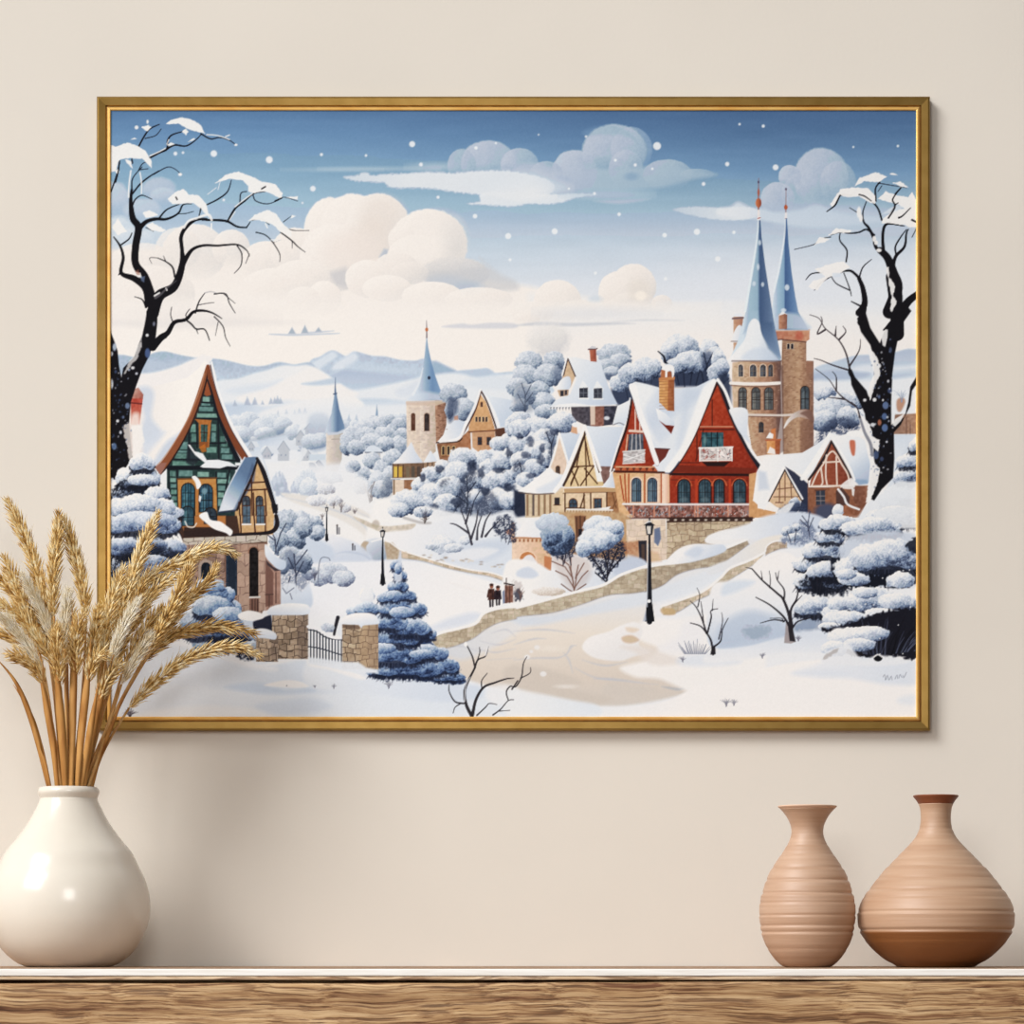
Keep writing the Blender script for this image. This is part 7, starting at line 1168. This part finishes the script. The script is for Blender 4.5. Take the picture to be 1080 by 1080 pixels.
def box_bm(x0, x1, y0, y1, z0, z1, bev=.0, seg=2):
    bm = bmesh.new(); bmesh.ops.create_cube(bm, size=1)
    for v in bm.verts: v.co = Vector((x0+(v.co.x+.5)*(x1-x0), y0+(v.co.y+.5)*(y1-y0), z0+(v.co.z+.5)*(z1-z0)))
    if bev: bmesh.ops.bevel(bm, geom=bm.edges[:], offset=bev, segments=seg, affect='EDGES', profile=.5)
    return bm

# -- wall and shelf
wall = bm_obj('wall_back', box_bm(-1.7, 1.7, 0, .1, -.75, 1.75), M_wall); wall['kind'] = 'structure'
M_floor = wood('floor_oak', (150, 118, 92), (128, 98, 74), (100, 74, 56), .3, .2)
fl = bm_obj('floor', box_bm(-1.7, 1.7, -3.6, 0, -.8, -.75), M_floor); fl['kind'] = 'structure'
SD = .38
shelf = empty('wooden_shelf', (0, -SD/2, 0), 'long rustic wooden shelf with pale front lip running below the painting', 'shelf')
tb = box_bm(-1.6, 1.6, -SD/2+.006, SD/2-.001, -.0066, 0, .0005, 1); bm_obj('top_board', tb, M_top, shelf)['label'] = 'brown top board'
lb = box_bm(-1.6, 1.6, -SD/2, -SD/2+.006, -.0064, .0002, .0011, 3); bm_obj('front_lip', lb, M_limed, shelf)['label'] = 'pale limed front lip'
eb = box_bm(-1.6, 1.6, -SD/2+.0006, SD/2-.02, -.0098, -.0067, .0008, 2); bm_obj('edge_strip', eb, M_edge, shelf)['label'] = 'tan edge strip under the pale lip'
fb = bmesh.new()   # front board; the joint under the top closes slightly to the right
NX = 60; rows = []
prof = [(SD/2-.02, -.0128), (-SD/2+.005, -.0128), (-SD/2+.0018, -.0134), (-SD/2+.0006, -.016), (-SD/2+.0006, -.165), (SD/2-.02, -.165)]
rnd = random.Random(4)
for i in range(NX+1):
    x = -1.6+3.2*i/NX; lift = .0025*min(1, max(0, (x-(-.1))/.45))+.0004*math.sin(i*2.3)
    rows.append([fb.verts.new((x, y, z+(lift if z > -.02 else 0))) for y, z in prof])
for i in range(NX):
    for j in range(len(prof)): fb.faces.new((rows[i][j], rows[i+1][j], rows[i+1][(j+1) % 6], rows[i][(j+1) % 6]))
fb.faces.new(rows[0]); fb.faces.new(rows[-1][::-1]); bmesh.ops.recalc_face_normals(fb, faces=fb.faces)
bm_obj('front_board', fb, M_wood, shelf)['label'] = 'dark grained front board'
bk = box_bm(-1.6, 1.6, -SD/2+.02, SD/2-.021, -.0132, -.0065); bm_obj('batten', bk, M_wood, shelf)['label'] = 'recessed batten under the top board'

# -- the framed picture
FY = -.0175
pic = empty('framed_painting', at(541.5, 436, 0), 'large gold framed painting of a snowy village hanging on the wall', 'painting')
PB = pic.location.copy()
def W(px, py, y): return at(px, py, y)-PB
X0, Y0, X1, Y1 = 102., 101.5, 981., 770.4
# profile: inset from the outer edge (px), depth from the wall (m)
PR = [(0, 0.), (0, .0106), (.9, .0120), (2.2, .0122), (9.2, .0112), (9.9, .0100)]
LR = [(9.9, .0085), (10.3, .0090), (10.9, .0104), (12.2, .0113), (13.6, .0115), (14.5, .0111), (14.9, .0085)]
def rail(name, prof, side, mat, parent):
    vs = []; fs = []
    for ins, d in prof:
        a, b, c, e = X0+ins, Y0+ins, X1-ins, Y1-ins
        q = {'top': [(a, b), (c, b)], 'bottom': [(c, e), (a, e)], 'left': [(a, e), (a, b)], 'right': [(c, b), (c, e)]}[side]
        for (x, y) in q:
            v = at(x, y, -.0118); vs.append(Vector((v.x, -d, v.z))-PB)
    n = len(prof)
    for i in range(n-1): fs.append((2*i, 2*i+1, 2*i+3, 2*i+2))
    fs.append(tuple([2*(n-1), 2*(n-1)+1, 1, 0])); fs.append(tuple(2*i for i in range(n))); fs.append(tuple(2*i+1 for i in range(n))[::-1])
    bm = bmesh.new(); bv = [bm.verts.new(v) for v in vs]
    for f in fs:
        try: bm.faces.new([bv[i] for i in f])
        except ValueError: pass
    bmesh.ops.recalc_face_normals(bm, faces=bm.faces)
    return bm_obj(name, bm, mat, parent)
for side in ('top', 'right', 'bottom', 'left'):
    r = rail('frame_rail', PR, side, M_gold, pic)
    rail('inner_lip', LR+[(9.9, .0085)], side, M_lip, r)['label'] = 'bright polished inner lip'
SPX = 1.25
img, pp = paint(SPX)
i0 = int((115.6-CX0)*SPX); i1 = pp.W-int((CX1-968.6)*SPX); j0 = int((115.2-CY0)*SPX); j1 = pp.H-int((CY1-757.)*SPX)
sub = img[j0:j1, i0:i1]; hh, ww = sub.shape[:2]
px = pp.xs[i0:i1]; py = pp.ys[j0:j1]; CYD = -.0100; kk = (D+CYD)/D/1000.
co = np.empty((hh, ww, 3), np.float32)
co[..., 0] = ((px-540)*kk)[None, :]-PB.x; co[..., 1] = CYD-PB.y; co[..., 2] = (HZ+(HY-py)*kk)[:, None]-PB.z
nv = hh*ww; nf = (hh-1)*(ww-1)
idx = np.arange(nv, dtype=np.int32).reshape(hh, ww)
quads = np.stack([idx[1:, :-1], idx[1:, 1:], idx[:-1, 1:], idx[:-1, :-1]], -1).reshape(-1)
cm = bpy.data.meshes.new('canvas'); cm.vertices.add(nv); cm.vertices.foreach_set('co', co.reshape(-1))
cm.loops.add(nf*4); cm.loops.foreach_set('vertex_index', quads); cm.polygons.add(nf); cm.polygons.foreach_set('loop_start', np.arange(0, nf*4, 4, dtype=np.int32))
cm.update(calc_edges=True)
ca = cm.color_attributes.new('paint', 'FLOAT_COLOR', 'POINT')
sl = np.where(sub <= .04045, sub/12.92, ((sub+.055)/1.055)**2.4).astype(np.float32)
rgba = np.ones((nv, 4), np.float32); rgba[:, :3] = sl.reshape(-1, 3); ca.data.foreach_set('color', rgba.reshape(-1))
m, ns, ls, b = material('painted_canvas', .85, 0., .1)
an = node(ns, 'ShaderNodeAttribute', attribute_name='paint'); ls.new(an.outputs['Color'], b.inputs['Base Color'])
tc = node(ns, 'ShaderNodeTexCoord'); wv = node(ns, 'ShaderNodeTexNoise'); wv.inputs['Scale'].default_value = 900; ls.new(tc.outputs['Object'], wv.inputs['Vector'])
bp = node(ns, 'ShaderNodeBump'); bp.inputs['Strength'].default_value = .12; bp.inputs['Distance'].default_value = .0004; ls.new(wv.outputs['Fac'], bp.inputs['Height']); ls.new(bp.outputs[0], b.inputs['Normal'])
cm.materials.append(m); canvas = bpy.data.objects.new('canvas', cm); COL.objects.link(canvas); canvas.parent = pic
canvas['label'] = 'painted winter village scene with castle, houses and bare trees'
bb = at(110, 110, 0)-PB; be = at(973, 762, 0)-PB
bm_obj('backing_board', box_bm(bb.x, be.x, -.0090-PB.y, -.001-PB.y, be.z, bb.z), M_leaf, pic)['label'] = 'plain backing board'

# -- vases
def lathe(name, prof, mat, parent, seg=96, closed=True):
    vs = []; fs = []
    for r, z in prof:
        for k in range(seg): a = 2*math.pi*k/seg; vs.append((r*math.cos(a), r*math.sin(a), z))
    n = len(prof)
    for i in range(n-1):
        for k in range(seg): fs.append((i*seg+k, i*seg+(k+1) % seg, (i+1)*seg+(k+1) % seg, (i+1)*seg+k))
    if closed:
        fs.append(tuple(range(seg))[::-1]); fs.append(tuple((n-1)*seg+k for k in range(seg)))
    bm = bmesh.new(); bv = [bm.verts.new(v) for v in vs]
    for f in fs: bm.faces.new([bv[i] for i in f])
    bmesh.ops.recalc_face_normals(bm, faces=bm.faces)
    return bm_obj(name, bm, mat, parent, True)
def spline(pts, n):
    """monotone smooth radius along the height"""
    p = sorted(pts); z = np.array([q[0] for q in p]); r = np.array([q[1] for q in p])
    d = np.diff(r)/np.diff(z); m_ = np.zeros(len(r)); m_[0] = d[0]; m_[-1] = d[-1]; m_[1:-1] = (d[:-1]+d[1:])/2
    zz = np.linspace(z[0], z[-1], n); i = np.clip(np.searchsorted(z, zz)-1, 0, len(z)-2); h = z[i+1]-z[i]; t = (zz-z[i])/h
    return zz, (2*t**3-3*t**2+1)*r[i]+(t**3-2*t**2+t)*h*m_[i]+(-2*t**3+3*t**2)*r[i+1]+(t**3-t**2)*h*m_[i+1]
def vase(name, label, cx, y, base_py, pts, mats, ribs, rim_from, n=200, wall_t=.004, group=None):
    """pts: (photo height, radius) ; ribs: (photo height, depth mm, half width px)"""
    k = (D+y)/D/1000.; loc = at(cx, base_py, y); loc.z = 0
    top_py = pts[-1][0]; true_py = HY+HZ/k; f_ = (true_py-top_py)/(base_py-top_py)   # the shelf top's own height there
    pts = [(top_py+(q-top_py)*f_, r) for q, r in pts]; ribs = [(top_py+(q-top_py)*f_, a, b) for q, a, b in ribs]
    rim_from = top_py+(rim_from-top_py)*f_; base_py = true_py
    root = empty(name, loc, label, 'vase', group)
    zb = HZ+(HY-base_py)*k        # where the base reads; heights are measured from it
    zz, rr_ = spline([((base_py-q)*k, r*k) for q, r in pts], n)
    for (q, dep, hw) in ribs:
        zc = (base_py-q)*k; rr_ = rr_-dep/1000.*np.exp(-((zz-zc)/(hw*k))**2)+.35*dep/1000.*np.exp(-((zz-zc+1.6*hw*k)/(hw*k*1.3))**2)
    H = zz[-1]; zr = (base_py-rim_from)*k
    outer = [(float(r), float(z)) for z, r in zip(zz, rr_)]
    body = [q for q in outer if q[1] <= zr]; rim = [q for q in outer if q[1] > zr]
    foot = [(max(.004, outer[0][0]-.006), 0.0), (outer[0][0]-.0015, .0004)]
    inner = [(max(.003, r-wall_t), max(z, .006)) for r, z in body[::-6]]
    lathe('body', foot+[(r, z+.0008) for r, z in body]+inner, mats[0], root)
    e = rim[-1]; e0 = body[-1]
    rimp = [(e0[0]-.0003, e0[1]+.0008)]+[(r, z+.0008) for r, z in rim]+[(e[0]-.0008, e[1]+.0016), (e[0]-.0022, e[1]+.0014)]+[(max(.003, r-wall_t*.8), z+.0008) for r, z in rim[::-3]]+[(e0[0]-wall_t, e0[1]+.0008)]
    o = lathe('rim', rimp+[rimp[0]], mats[1], root, closed=False)
    return root, o
VW, rimW = vase('round_vase', 'round white glazed vase holding the dried grasses', 72.5, -.112, 1020.5,
    [(1020.5, 46), (1018, 52), (1014, 58), (1008, 65), (1000, 72), (990, 78), (975, 83.5), (960, 85.5), (945, 84.5), (930, 80.5), (915, 73.5), (900, 66), (885, 54), (872, 44.5), (860, 37.5), (850, 32.5), (845, 30.6), (842.5, 30.2), (840, 31.4), (837, 32.4), (834, 31.8), (832, 30.6)],
    (M_white, M_white), [], 843.)
VA, rimA = vase('ribbed_vase', 'small oval ribbed tan clay vase with a flared lip', 851.5, -.15, 1023.5,
    [(1023.5, 25.5), (1021, 29), (1017, 33), (1010, 38.4), (1000, 44), (990, 47.6), (980, 49.4), (970, 50.5), (960, 50.4), (950, 48.9), (938, 45.6), (925, 41), (915, 35.5), (905, 28.8), (896, 23), (888, 18.8), (882, 17), (876, 16.8), (870, 18.2), (864, 21), (858, 25), (854, 28.6), (851.5, 31.3)],
    (M_clayA, M_clayrimA), [(893, .3, 1.4), (903, .4, 1.5), (917.5, .7, 1.7), (931, .9, 1.7), (945, 1., 1.7), (955, .4, 1.4), (968.5, .6, 1.5), (979.5, .7, 1.5), (986.5, .7, 1.6), (1004, .3, 2)], 853.5, 260)
VB, rimB = vase('ribbed_vase', 'wide bulbous ribbed brown clay vase with a narrow neck', 987, -.15, 1024.5,
    [(1024.5, 41), (1022, 44.5), (1018, 52), (1010, 62), (1000, 71.5), (990, 78), (982, 81.2), (974, 82), (966, 81.8), (958, 79.6), (950, 75.8), (940, 69), (930, 61.5), (920, 53.5), (910, 44), (900, 34.6), (892, 27), (885, 21.4), (878, 18), (870, 16.1), (862, 15.8), (855, 16.4), (849, 18.2), (845, 20.6), (842.5, 22.6), (840.5, 24)],
    (M_clayB, M_clayrimB), [(876, .3, 1.4), (899, .4, 1.5), (907, .3, 1.4), (916, .7, 1.6), (929, .4, 1.4), (941.5, .9, 1.6), (950, .35, 1.4), (965.5, .9, 1.6), (985, 1.3, 1.8), (995, .3, 2)], 849., 260)

# -- dried grasses standing in the white vase
def curve(pts, n):
    s = smooth([p[:2] for p in pts], False, 10); yv = [p[2] for p in pts]
    q = np.concatenate([s, np.interp(np.linspace(0, 1, len(s)), np.linspace(0, 1, len(yv)), yv)[:, None]], 1)
    w = np.array([at(a, b, c) for a, b, c in q]); L_ = np.concatenate([[0], np.cumsum(np.linalg.norm(np.diff(w, axis=0), axis=1))])
    u = np.linspace(0, L_[-1], n)
    return np.stack([np.interp(u, L_, w[:, k]) for k in range(3)], 1), L_[-1]
def frames(c):
    t = np.gradient(c, axis=0); t /= np.linalg.norm(t, axis=1)[:, None]
    ref = np.array([0, -1., 0]); u = np.cross(t, ref); u /= np.linalg.norm(u, axis=1)[:, None]; v = np.cross(u, t)
    return t, u, v
def tube(vs, fs, c, rad, seg=6):
    t, u, v = frames(c); b = len(vs); n = len(c)
    for i in range(n):
        for k in range(seg): a = 2*math.pi*k/seg; vs.append(c[i]+rad[i]*(math.cos(a)*u[i]+math.sin(a)*v[i]))
    for i in range(n-1):
        for k in range(seg): fs.append((b+i*seg+k, b+(i+1)*seg+k, b+(i+1)*seg+(k+1) % seg, b+i*seg+(k+1) % seg))
    fs.append(tuple(b+k for k in range(seg))); fs.append(tuple(b+(n-1)*seg+k for k in range(seg))[::-1])
HK = [(0, .18, .14), (.16, .8, .62), (.4, 1., .8), (.68, .66, .5), (.88, .24, .2)]
def husk(vs, fs, o, d, side, nrm, L_, w):
    """one pointed husk: a boat shaped seed coat with a sharp tip"""
    b = len(vs)
    for s, a, h in HK:
        p = o+d*L_*s
        vs += [p+side*w*a, p+nrm*w*h, p-side*w*a, p-nrm*w*h*.45]
    vs.append(o+d*L_*1.0+nrm*w*.1); n = len(HK)
    for i in range(n-1):
        for k in range(4): fs.append((b+4*i+k, b+4*i+(k+1) % 4, b+4*i+4+(k+1) % 4, b+4*i+4+k))
    for k in range(4): fs.append((b+4*(n-1)+k, b+4*(n-1)+(k+1) % 4, b+4*n))
    fs.append((b+3, b+2, b+1, b))
def mouth(foot, y):
    """where a stem ends inside the vase neck, and its depth as it passes the rim"""
    dx = (foot[0]-72.5)/1000.; r = math.sqrt(max(0, .0225**2-dx*dx)); y = min(max(y, -.112-r), -.112+r)
    p = at(foot[0]+(72.5-foot[0])*.25, 862, y); p.y = -.112+(y+.112)*.75
    return p, y
def stalk(i, label, tip, stem, width=6.5, kind='ear', y0=-.112, y1=-.112, name='wheat_stalk', dens=1., hl=14.):
    """tip: the ear from its point down (photo measure), stem: on into the vase mouth"""
    rd = random.Random(100+i)
    root_p, y1 = mouth(stem[-1], y1)
    root = empty(name, root_p, label, 'dried grass', 'dried grasses in the white vase')
    n1 = len(tip); allp = tip+stem; m = len(allp)
    yy = lambda j: y0+(y1-y0)*min(1, j/(m-1))
    base = np.array(root_p)
    ec, el = curve([(a, b_, yy(j)) for j, (a, b_) in enumerate(tip)], 60)
    scx, sl_ = curve([(a, b_, yy(n1-1+j)) for j, (a, b_) in enumerate([tip[-1]]+stem)], 26)
    scx = np.concatenate([scx, [np.array(root_p)]]) if len(scx) else scx
    vs, fs = [], []; tube(vs, fs, scx-base, np.linspace(.0012, .0018, len(scx)), 7)
    mesh_obj('stem', vs, fs, M_stem, root)
    vs, fs = [], []; t, u, v = frames(ec); tube(vs, fs, ec-base, np.full(60, .0009), 5)
    k = (D-.11)/D/1000.; step = (3.0 if kind == 'ear' else 2.6)*k/dens; nn = max(8, int(el/step)); hw = width*1.25*k; ll = hl*k
    for j in range(nn):
        f = (j+.4)/nn; q = f*59; a = int(q); fr = q-a; b2 = min(a+1, 59)
        o = ec[a]*(1-fr)+ec[b2]*fr-base; d = -(t[a]); U = u[a]; V = v[a]
        env = min(1, .45+2.2*f)*(1 if f < .86 else 1-.35*(f-.86)/.14)
        rows_ = 5 if kind == 'ear' else 6
        for r_ in range(rows_):
            an = 2*math.pi*(r_+(.5 if j % 2 else 0))/rows_+rd.uniform(-.2, .2); rv = U*math.cos(an)+V*math.sin(an)
            spread = (.46 if kind == 'ear' else .34)+rd.uniform(-.08, .14)
            dd = d*math.cos(spread)+rv*math.sin(spread); dd /= np.linalg.norm(dd)
            sd = np.cross(dd, rv); sd /= np.linalg.norm(sd)+1e-9; nr = np.cross(sd, dd)
            L_ = ll*env*rd.uniform(.85, 1.25); ww_ = (1.5 if kind == 'ear' else .9)*k*env*rd.uniform(.85, 1.2)
            husk(vs, fs, o+rv*hw*.3*env, dd, sd, -nr if np.dot(nr, rv) < 0 else nr, L_, ww_)
            if rd.random() < .3:   # a fine bristle
                p0 = o+rv*hw*.3*env+dd*L_*.8; p1 = p0+(dd*.9+rv*.25)*L_*.6; b = len(vs)
                s2 = sd*.00022; vs += [p0+s2, p0-s2, p0+nr*.0003, p1]; fs += [(b, b+1, b+3), (b+1, b+2, b+3), (b+2, b, b+3)]
    mesh_obj('seed_head', vs, fs, M_ear if kind == 'ear' else M_pale, root)
    return root
def blade(i, label, pts, width, y=-.112):
    """a flat dry leaf blade, folded along its middle"""
    root_p, ym = mouth(pts[-1], y); base = np.array(root_p)
    root = empty('dry_grass_blade', root_p, label, 'dried grass', 'dried grasses in the white vase')
    c, L_ = curve([(a, b_, y+(ym-y)*j/(len(pts)-1)) for j, (a, b_) in enumerate(pts)], 28); c = np.concatenate([c, [base]]); t, u, v = frames(c); vs, fs = [], []; k = (D-.11)/D/1000.
    n = len(c)
    for j in range(n):
        f = j/(n-1); w = width*k*.5*min(1, .12+2.4*f)*(1-.45*max(0, f-.6)/.4); o = c[j]-base
        vs += [o+u[j]*w+v[j]*w*.3, o-v[j]*.0006, o-u[j]*w+v[j]*w*.3, o+v[j]*.0002]
    for j in range(n-1):
        for q in range(4): fs.append((4*j+q, 4*j+4+q, 4*j+4+(q+1) % 4, 4*j+(q+1) % 4))
    fs.append((0, 1, 2, 3)); fs.append((4*n-1, 4*n-2, 4*n-3, 4*n-4))
    o = mesh_obj('blade', vs, fs, M_leaf, root); return root
S_ = stalk
S_(1, 'tall golden wheat stalk with its tip leaning furthest up left', [(7, 527), (20, 553), (32, 582), (41, 612), (47, 640)], [(53, 690), (60, 760), (65, 834)], 7, y0=-.13, y1=-.118)
S_(2, 'upright golden wheat stalk, left one of the close central pair', [(62, 540), (61, 563), (58, 592), (56, 622), (57, 650)], [(62, 720), (68, 834)], 6.2, y0=-.15, y1=-.115)
S_(3, 'upright golden wheat stalk, right one of the close central pair', [(67, 545), (75, 572), (83, 602), (89, 630), (91, 652)], [(87, 730), (76, 834)], 6.2, y0=-.14, y1=-.12)
S_(4, 'golden wheat stalk rising in front of the gold frame and snowy firs', [(167, 540), (158, 560), (149, 583), (141, 605), (134, 632), (126, 660)], [(106, 740), (84, 834)], 6.8, y0=-.10, y1=-.11)
S_(5, 'golden wheat stalk bowing right below the stone windows of the painted house', [(250, 586), (238, 579), (221, 579), (205, 586), (189, 594), (171, 601), (154, 612), (139, 632)], [(121, 690), (99, 762), (85, 834)], 6.2, y0=-.07, y1=-.105)
S_(6, 'slim golden wheat stalk pointing up right over the blue painted fir', [(229, 596), (222, 611), (210, 622), (196, 635), (184, 650), (172, 668), (160, 686)], [(138, 722), (111, 772), (92, 834)], 5.6, y0=-.09, y1=-.112)
S_(7, 'golden wheat stalk arching right, upper one of the two long arches', [(270, 669), (251, 663), (228, 660), (205, 664), (182, 670), (165, 683), (150, 698)], [(126, 745), (104, 792), (92, 834)], 6, y0=-.075, y1=-.108)
S_(8, 'golden wheat stalk arching right, lowest ear over the painted snow bank', [(274, 692), (255, 683), (232, 684), (208, 690), (186, 702), (168, 716), (151, 731), (136, 747)], [(118, 776), (105, 802), (94, 836)], 6.2, y0=-.085, y1=-.115)
S_(9, 'golden wheat stalk at the left edge, its ear just below the tallest one', [(4, 586), (12, 605), (20, 625), (28, 646), (37, 670)], [(49, 722), (57, 780), (63, 834)], 6.6, y0=-.14, y1=-.12)
S_(10, 'golden wheat stalk leaning left, mostly hidden behind the cream ones', [(-8, 604), (8, 618), (22, 633), (36, 651), (49, 674)], [(58, 740), (66, 834)], 6.6, y0=-.115, y1=-.11)
S_(11, 'golden wheat stalk leaning low left between two cream plumes', [(-12, 630), (6, 640), (24, 655), (41, 676), (55, 700)], [(62, 762), (68, 834)], 6.8, y0=-.15, y1=-.122)
S_(12, 'golden wheat stalk at the left edge, lowest ear on that side', [(-14, 668), (3, 668), (20, 677), (34, 692), (45, 714)], [(53, 770), (60, 834)], 6.4, y0=-.12, y1=-.112)
S_(13, 'golden wheat stalk in front of the painted stone house, beside the bowed one', [(203, 592), (195, 612), (185, 634), (174, 655), (160, 680)], [(131, 732), (102, 792), (88, 834)], 7.4, y0=-.115, y1=-.115)
S_(14, 'thick golden wheat stalk in the middle, right of the close upright pair', [(131, 598), (123, 620), (115, 645), (111, 670), (108, 697)], [(98, 762), (82, 834)], 7.4, y0=-.135, y1=-.118)
S_(15, 'thick golden wheat stalk in the middle, leaning over the left frame rail', [(153, 612), (143, 640), (133, 664), (124, 688), (117, 712)], [(101, 772), (85, 834)], 7.8, y0=-.125, y1=-.112)
S_(16, 'cream plume at the right of the middle, in front of the golden ears', [(146, 632), (134, 655), (123, 680), (114, 706)], [(99, 772), (83, 834)], 6., 'plume', -.158, -.124, 'dried_plume')
S_(17, 'short dense golden wheat stalk in the centre above the brown blades', [(86, 648), (82, 668), (80, 690), (80, 714)], [(78, 770), (76, 834)], 8.2, y0=-.16, y1=-.124)
S_(18, 'cream plume at the top centre, below the close upright pair', [(72, 622), (70, 642), (68, 662), (68, 684)], [(70, 760), (72, 834)], 6.4, 'plume', -.158, -.122, 'dried_plume')
S_(19, 'cream plume lying low left, its tip cut by the picture edge', [(-4, 646), (12, 660), (28, 680), (43, 703)], [(56, 768), (66, 834)], 5.4, 'plume', -.165, -.124, 'dried_plume')
S_(20, 'short golden wheat stalk left of centre over the straw stems', [(60, 660), (60, 682), (62, 702), (64, 724)], [(68, 780), (71, 834)], 7., y0=-.165, y1=-.126)
S_(21, 'cream plume over the right arch of stems in front of the painted snow', [(160, 668), (150, 684), (139, 702), (128, 722)], [(111, 776), (92, 834)], 4.4, 'plume', -.14, -.12, 'dried_plume')
S_(22, 'golden wheat stalk curling low in the middle beside the dense short one', [(112, 690), (104, 692), (97, 702), (93, 720)], [(87, 776), (80, 834)], 6.4, y0=-.165, y1=-.126)
S_(23, 'golden wheat stalk left of the close upright pair, half hidden', [(36, 612), (44, 634), (51, 656), (57, 682)], [(64, 750), (70, 834)], 7.2, y0=-.11, y1=-.108)
S_(24, 'golden wheat stalk pointing up right between painted fir and stone house', [(190, 606), (176, 612), (160, 626), (147, 646), (136, 668)], [(112, 740), (88, 834)], 6.8, y0=-.085, y1=-.104)
S_(25, 'cream plume pointing up left under the tallest ear', [(24, 606), (36, 628), (46, 650), (54, 674)], [(62, 748), (69, 834)], 5., 'plume', -.168, -.118, 'dried_plume')
S_(26, 'golden wheat stalk right of the dense short one, touching the cream plume', [(104, 640), (101, 662), (98, 684), (95, 708)], [(88, 770), (79, 834)], 7.4, y0=-.15, y1=-.12)
S_(27, 'golden wheat stalk between the cream plume and the painted firs, nearly upright', [(140, 600), (134, 622), (126, 646), (120, 668), (113, 690)], [(100, 764), (83, 834)], 7.2, y0=-.105, y1=-.106)
S_(28, 'golden wheat stalk bending over the lower left corner of the frame', [(172, 640), (160, 655), (147, 674), (136, 694), (128, 712)], [(110, 776), (90, 834)], 7., y0=-.1, y1=-.108)
S_(29, 'short golden wheat stalk under the left cream plume', [(8, 690), (22, 694), (36, 704), (47, 722)], [(56, 776), (64, 834)], 6.6, y0=-.155, y1=-.12)
S_(30, 'golden wheat stalk in the middle directly under the close upright pair', [(74, 636), (72, 656), (70, 678), (71, 700)], [(72, 764), (74, 834)], 8., y0=-.125, y1=-.115)
S_(31, 'golden wheat stalk leaning left under the tallest ear, behind the cream plume', [(16, 634), (30, 648), (43, 666), (53, 690)], [(62, 752), (69, 834)], 7., y0=-.128, y1=-.112)
S_(32, 'short golden wheat stalk low in the middle over the right stems', [(126, 700), (117, 712), (109, 726), (103, 744)], [(94, 786), (85, 834)], 6., y0=-.15, y1=-.122)
for i, (lab, pts, w, y) in enumerate([
    ('broad brown dry blade in the middle of the straw bundle', [(76, 640), (78, 690), (77, 750), (75, 834)], 8, -.150),
    ('broad orange brown dry blade left of the middle of the bundle', [(58, 690), (62, 730), (66, 780), (69, 834)], 9, -.152),
    ('long tan dry blade slanting right from the vase mouth', [(120, 690), (108, 730), (96, 780), (88, 834)], 8, -.148),
    ('narrow tan dry blade beside the right rim of the vase', [(132, 730), (118, 765), (105, 798), (96, 836)], 5, -.136),
    ('long tan dry blade curving out to the left picture edge', [(-4, 694), (18, 722), (36, 768), (52, 834)], 6, -.145),
    ('narrow brown dry blade beside the left rim of the vase', [(14, 722), (32, 752), (44, 790), (54, 834)], 4.5, -.13),
    ('broad brown dry blade right of the middle of the bundle', [(96, 672), (92, 720), (86, 776), (81, 834)], 8, -.153),
    ('orange brown dry blade behind the left stems', [(40, 700), (48, 740), (56, 786), (61, 834)], 7, -.14),
    ('straight tan dry blade right of the broad middle one', [(104, 720), (97, 760), (91, 796), (85, 834)], 7, -.151)]): blade(i, lab, pts, w, y)

# -- light: a window at the upper left, a small added fill in front, the pale room
def area(name, loc, to, size, size_y, power, col):
    l = bpy.data.lights.new(name, 'AREA'); l.shape = 'RECTANGLE'; l.size = size; l.size_y = size_y; l.energy = power; l.color = col
    o = bpy.data.objects.new(name, l); COL.objects.link(o); o.location = loc
    o.rotation_euler = (Vector(to)-Vector(loc)).to_track_quat('-Z', 'Y').to_euler(); return o
area('window_light', (-8.8, -7.4, 8.6), (0, 0, .45), 5.8, 5.8, 1720, (.985, .992, .99))
area('front_fill_light', (-.16, -1.8, .62), (-.2, 0, .25), .42, .5, 6.5, (1., .99, .97))  # added fill for the white vase, also gives its window-like highlight
w = bpy.data.worlds.new('room_glow'); SC.world = w; w.use_nodes = True
wn, wl = w.node_tree.nodes, w.node_tree.links; bg = wn['Background']; bg.inputs[0].default_value = (.95, .945, .935, 1)
tcw = wn.new('ShaderNodeTexCoord'); sep = wn.new('ShaderNodeSeparateXYZ'); wl.new(tcw.outputs['Generated'], sep.inputs[0])
mrw = wn.new('ShaderNodeMapRange'); mrw.inputs['From Min'].default_value = -.8; mrw.inputs['From Max'].default_value = .8   # the window side of the room is the bright one
mrw.inputs['To Min'].default_value = .64; mrw.inputs['To Max'].default_value = .05; wl.new(sep.outputs['X'], mrw.inputs['Value'])
mrz = wn.new('ShaderNodeMapRange'); mrz.inputs['From Min'].default_value = -.7; mrz.inputs['From Max'].default_value = .3; mrz.inputs['To Min'].default_value = .3; mrz.inputs['To Max'].default_value = 1.15   # a darker floor below
muw = wn.new('ShaderNodeMath'); muw.operation = 'MULTIPLY'; wl.new(sep.outputs['Z'], mrz.inputs['Value']); wl.new(mrz.outputs[0], muw.inputs[0]); wl.new(mrw.outputs[0], muw.inputs[1]); wl.new(muw.outputs[0], bg.inputs[1])
cam = bpy.data.cameras.new('camera'); co_ = bpy.data.objects.new('camera', cam); COL.objects.link(co_)
co_.location = (0, -D, HZ); co_.rotation_euler = (math.pi/2, 0, 0); cam.lens = 100; cam.sensor_width = 36; cam.shift_y = (HY-540)/1080.; cam.clip_end = 50
SC.camera = co_
SC.view_settings.view_transform = 'Standard'; SC.view_settings.look = 'None'; SC.view_settings.exposure = .11; SC.view_settings.gamma = 1.; SC.view_settings.use_curve_mapping = False
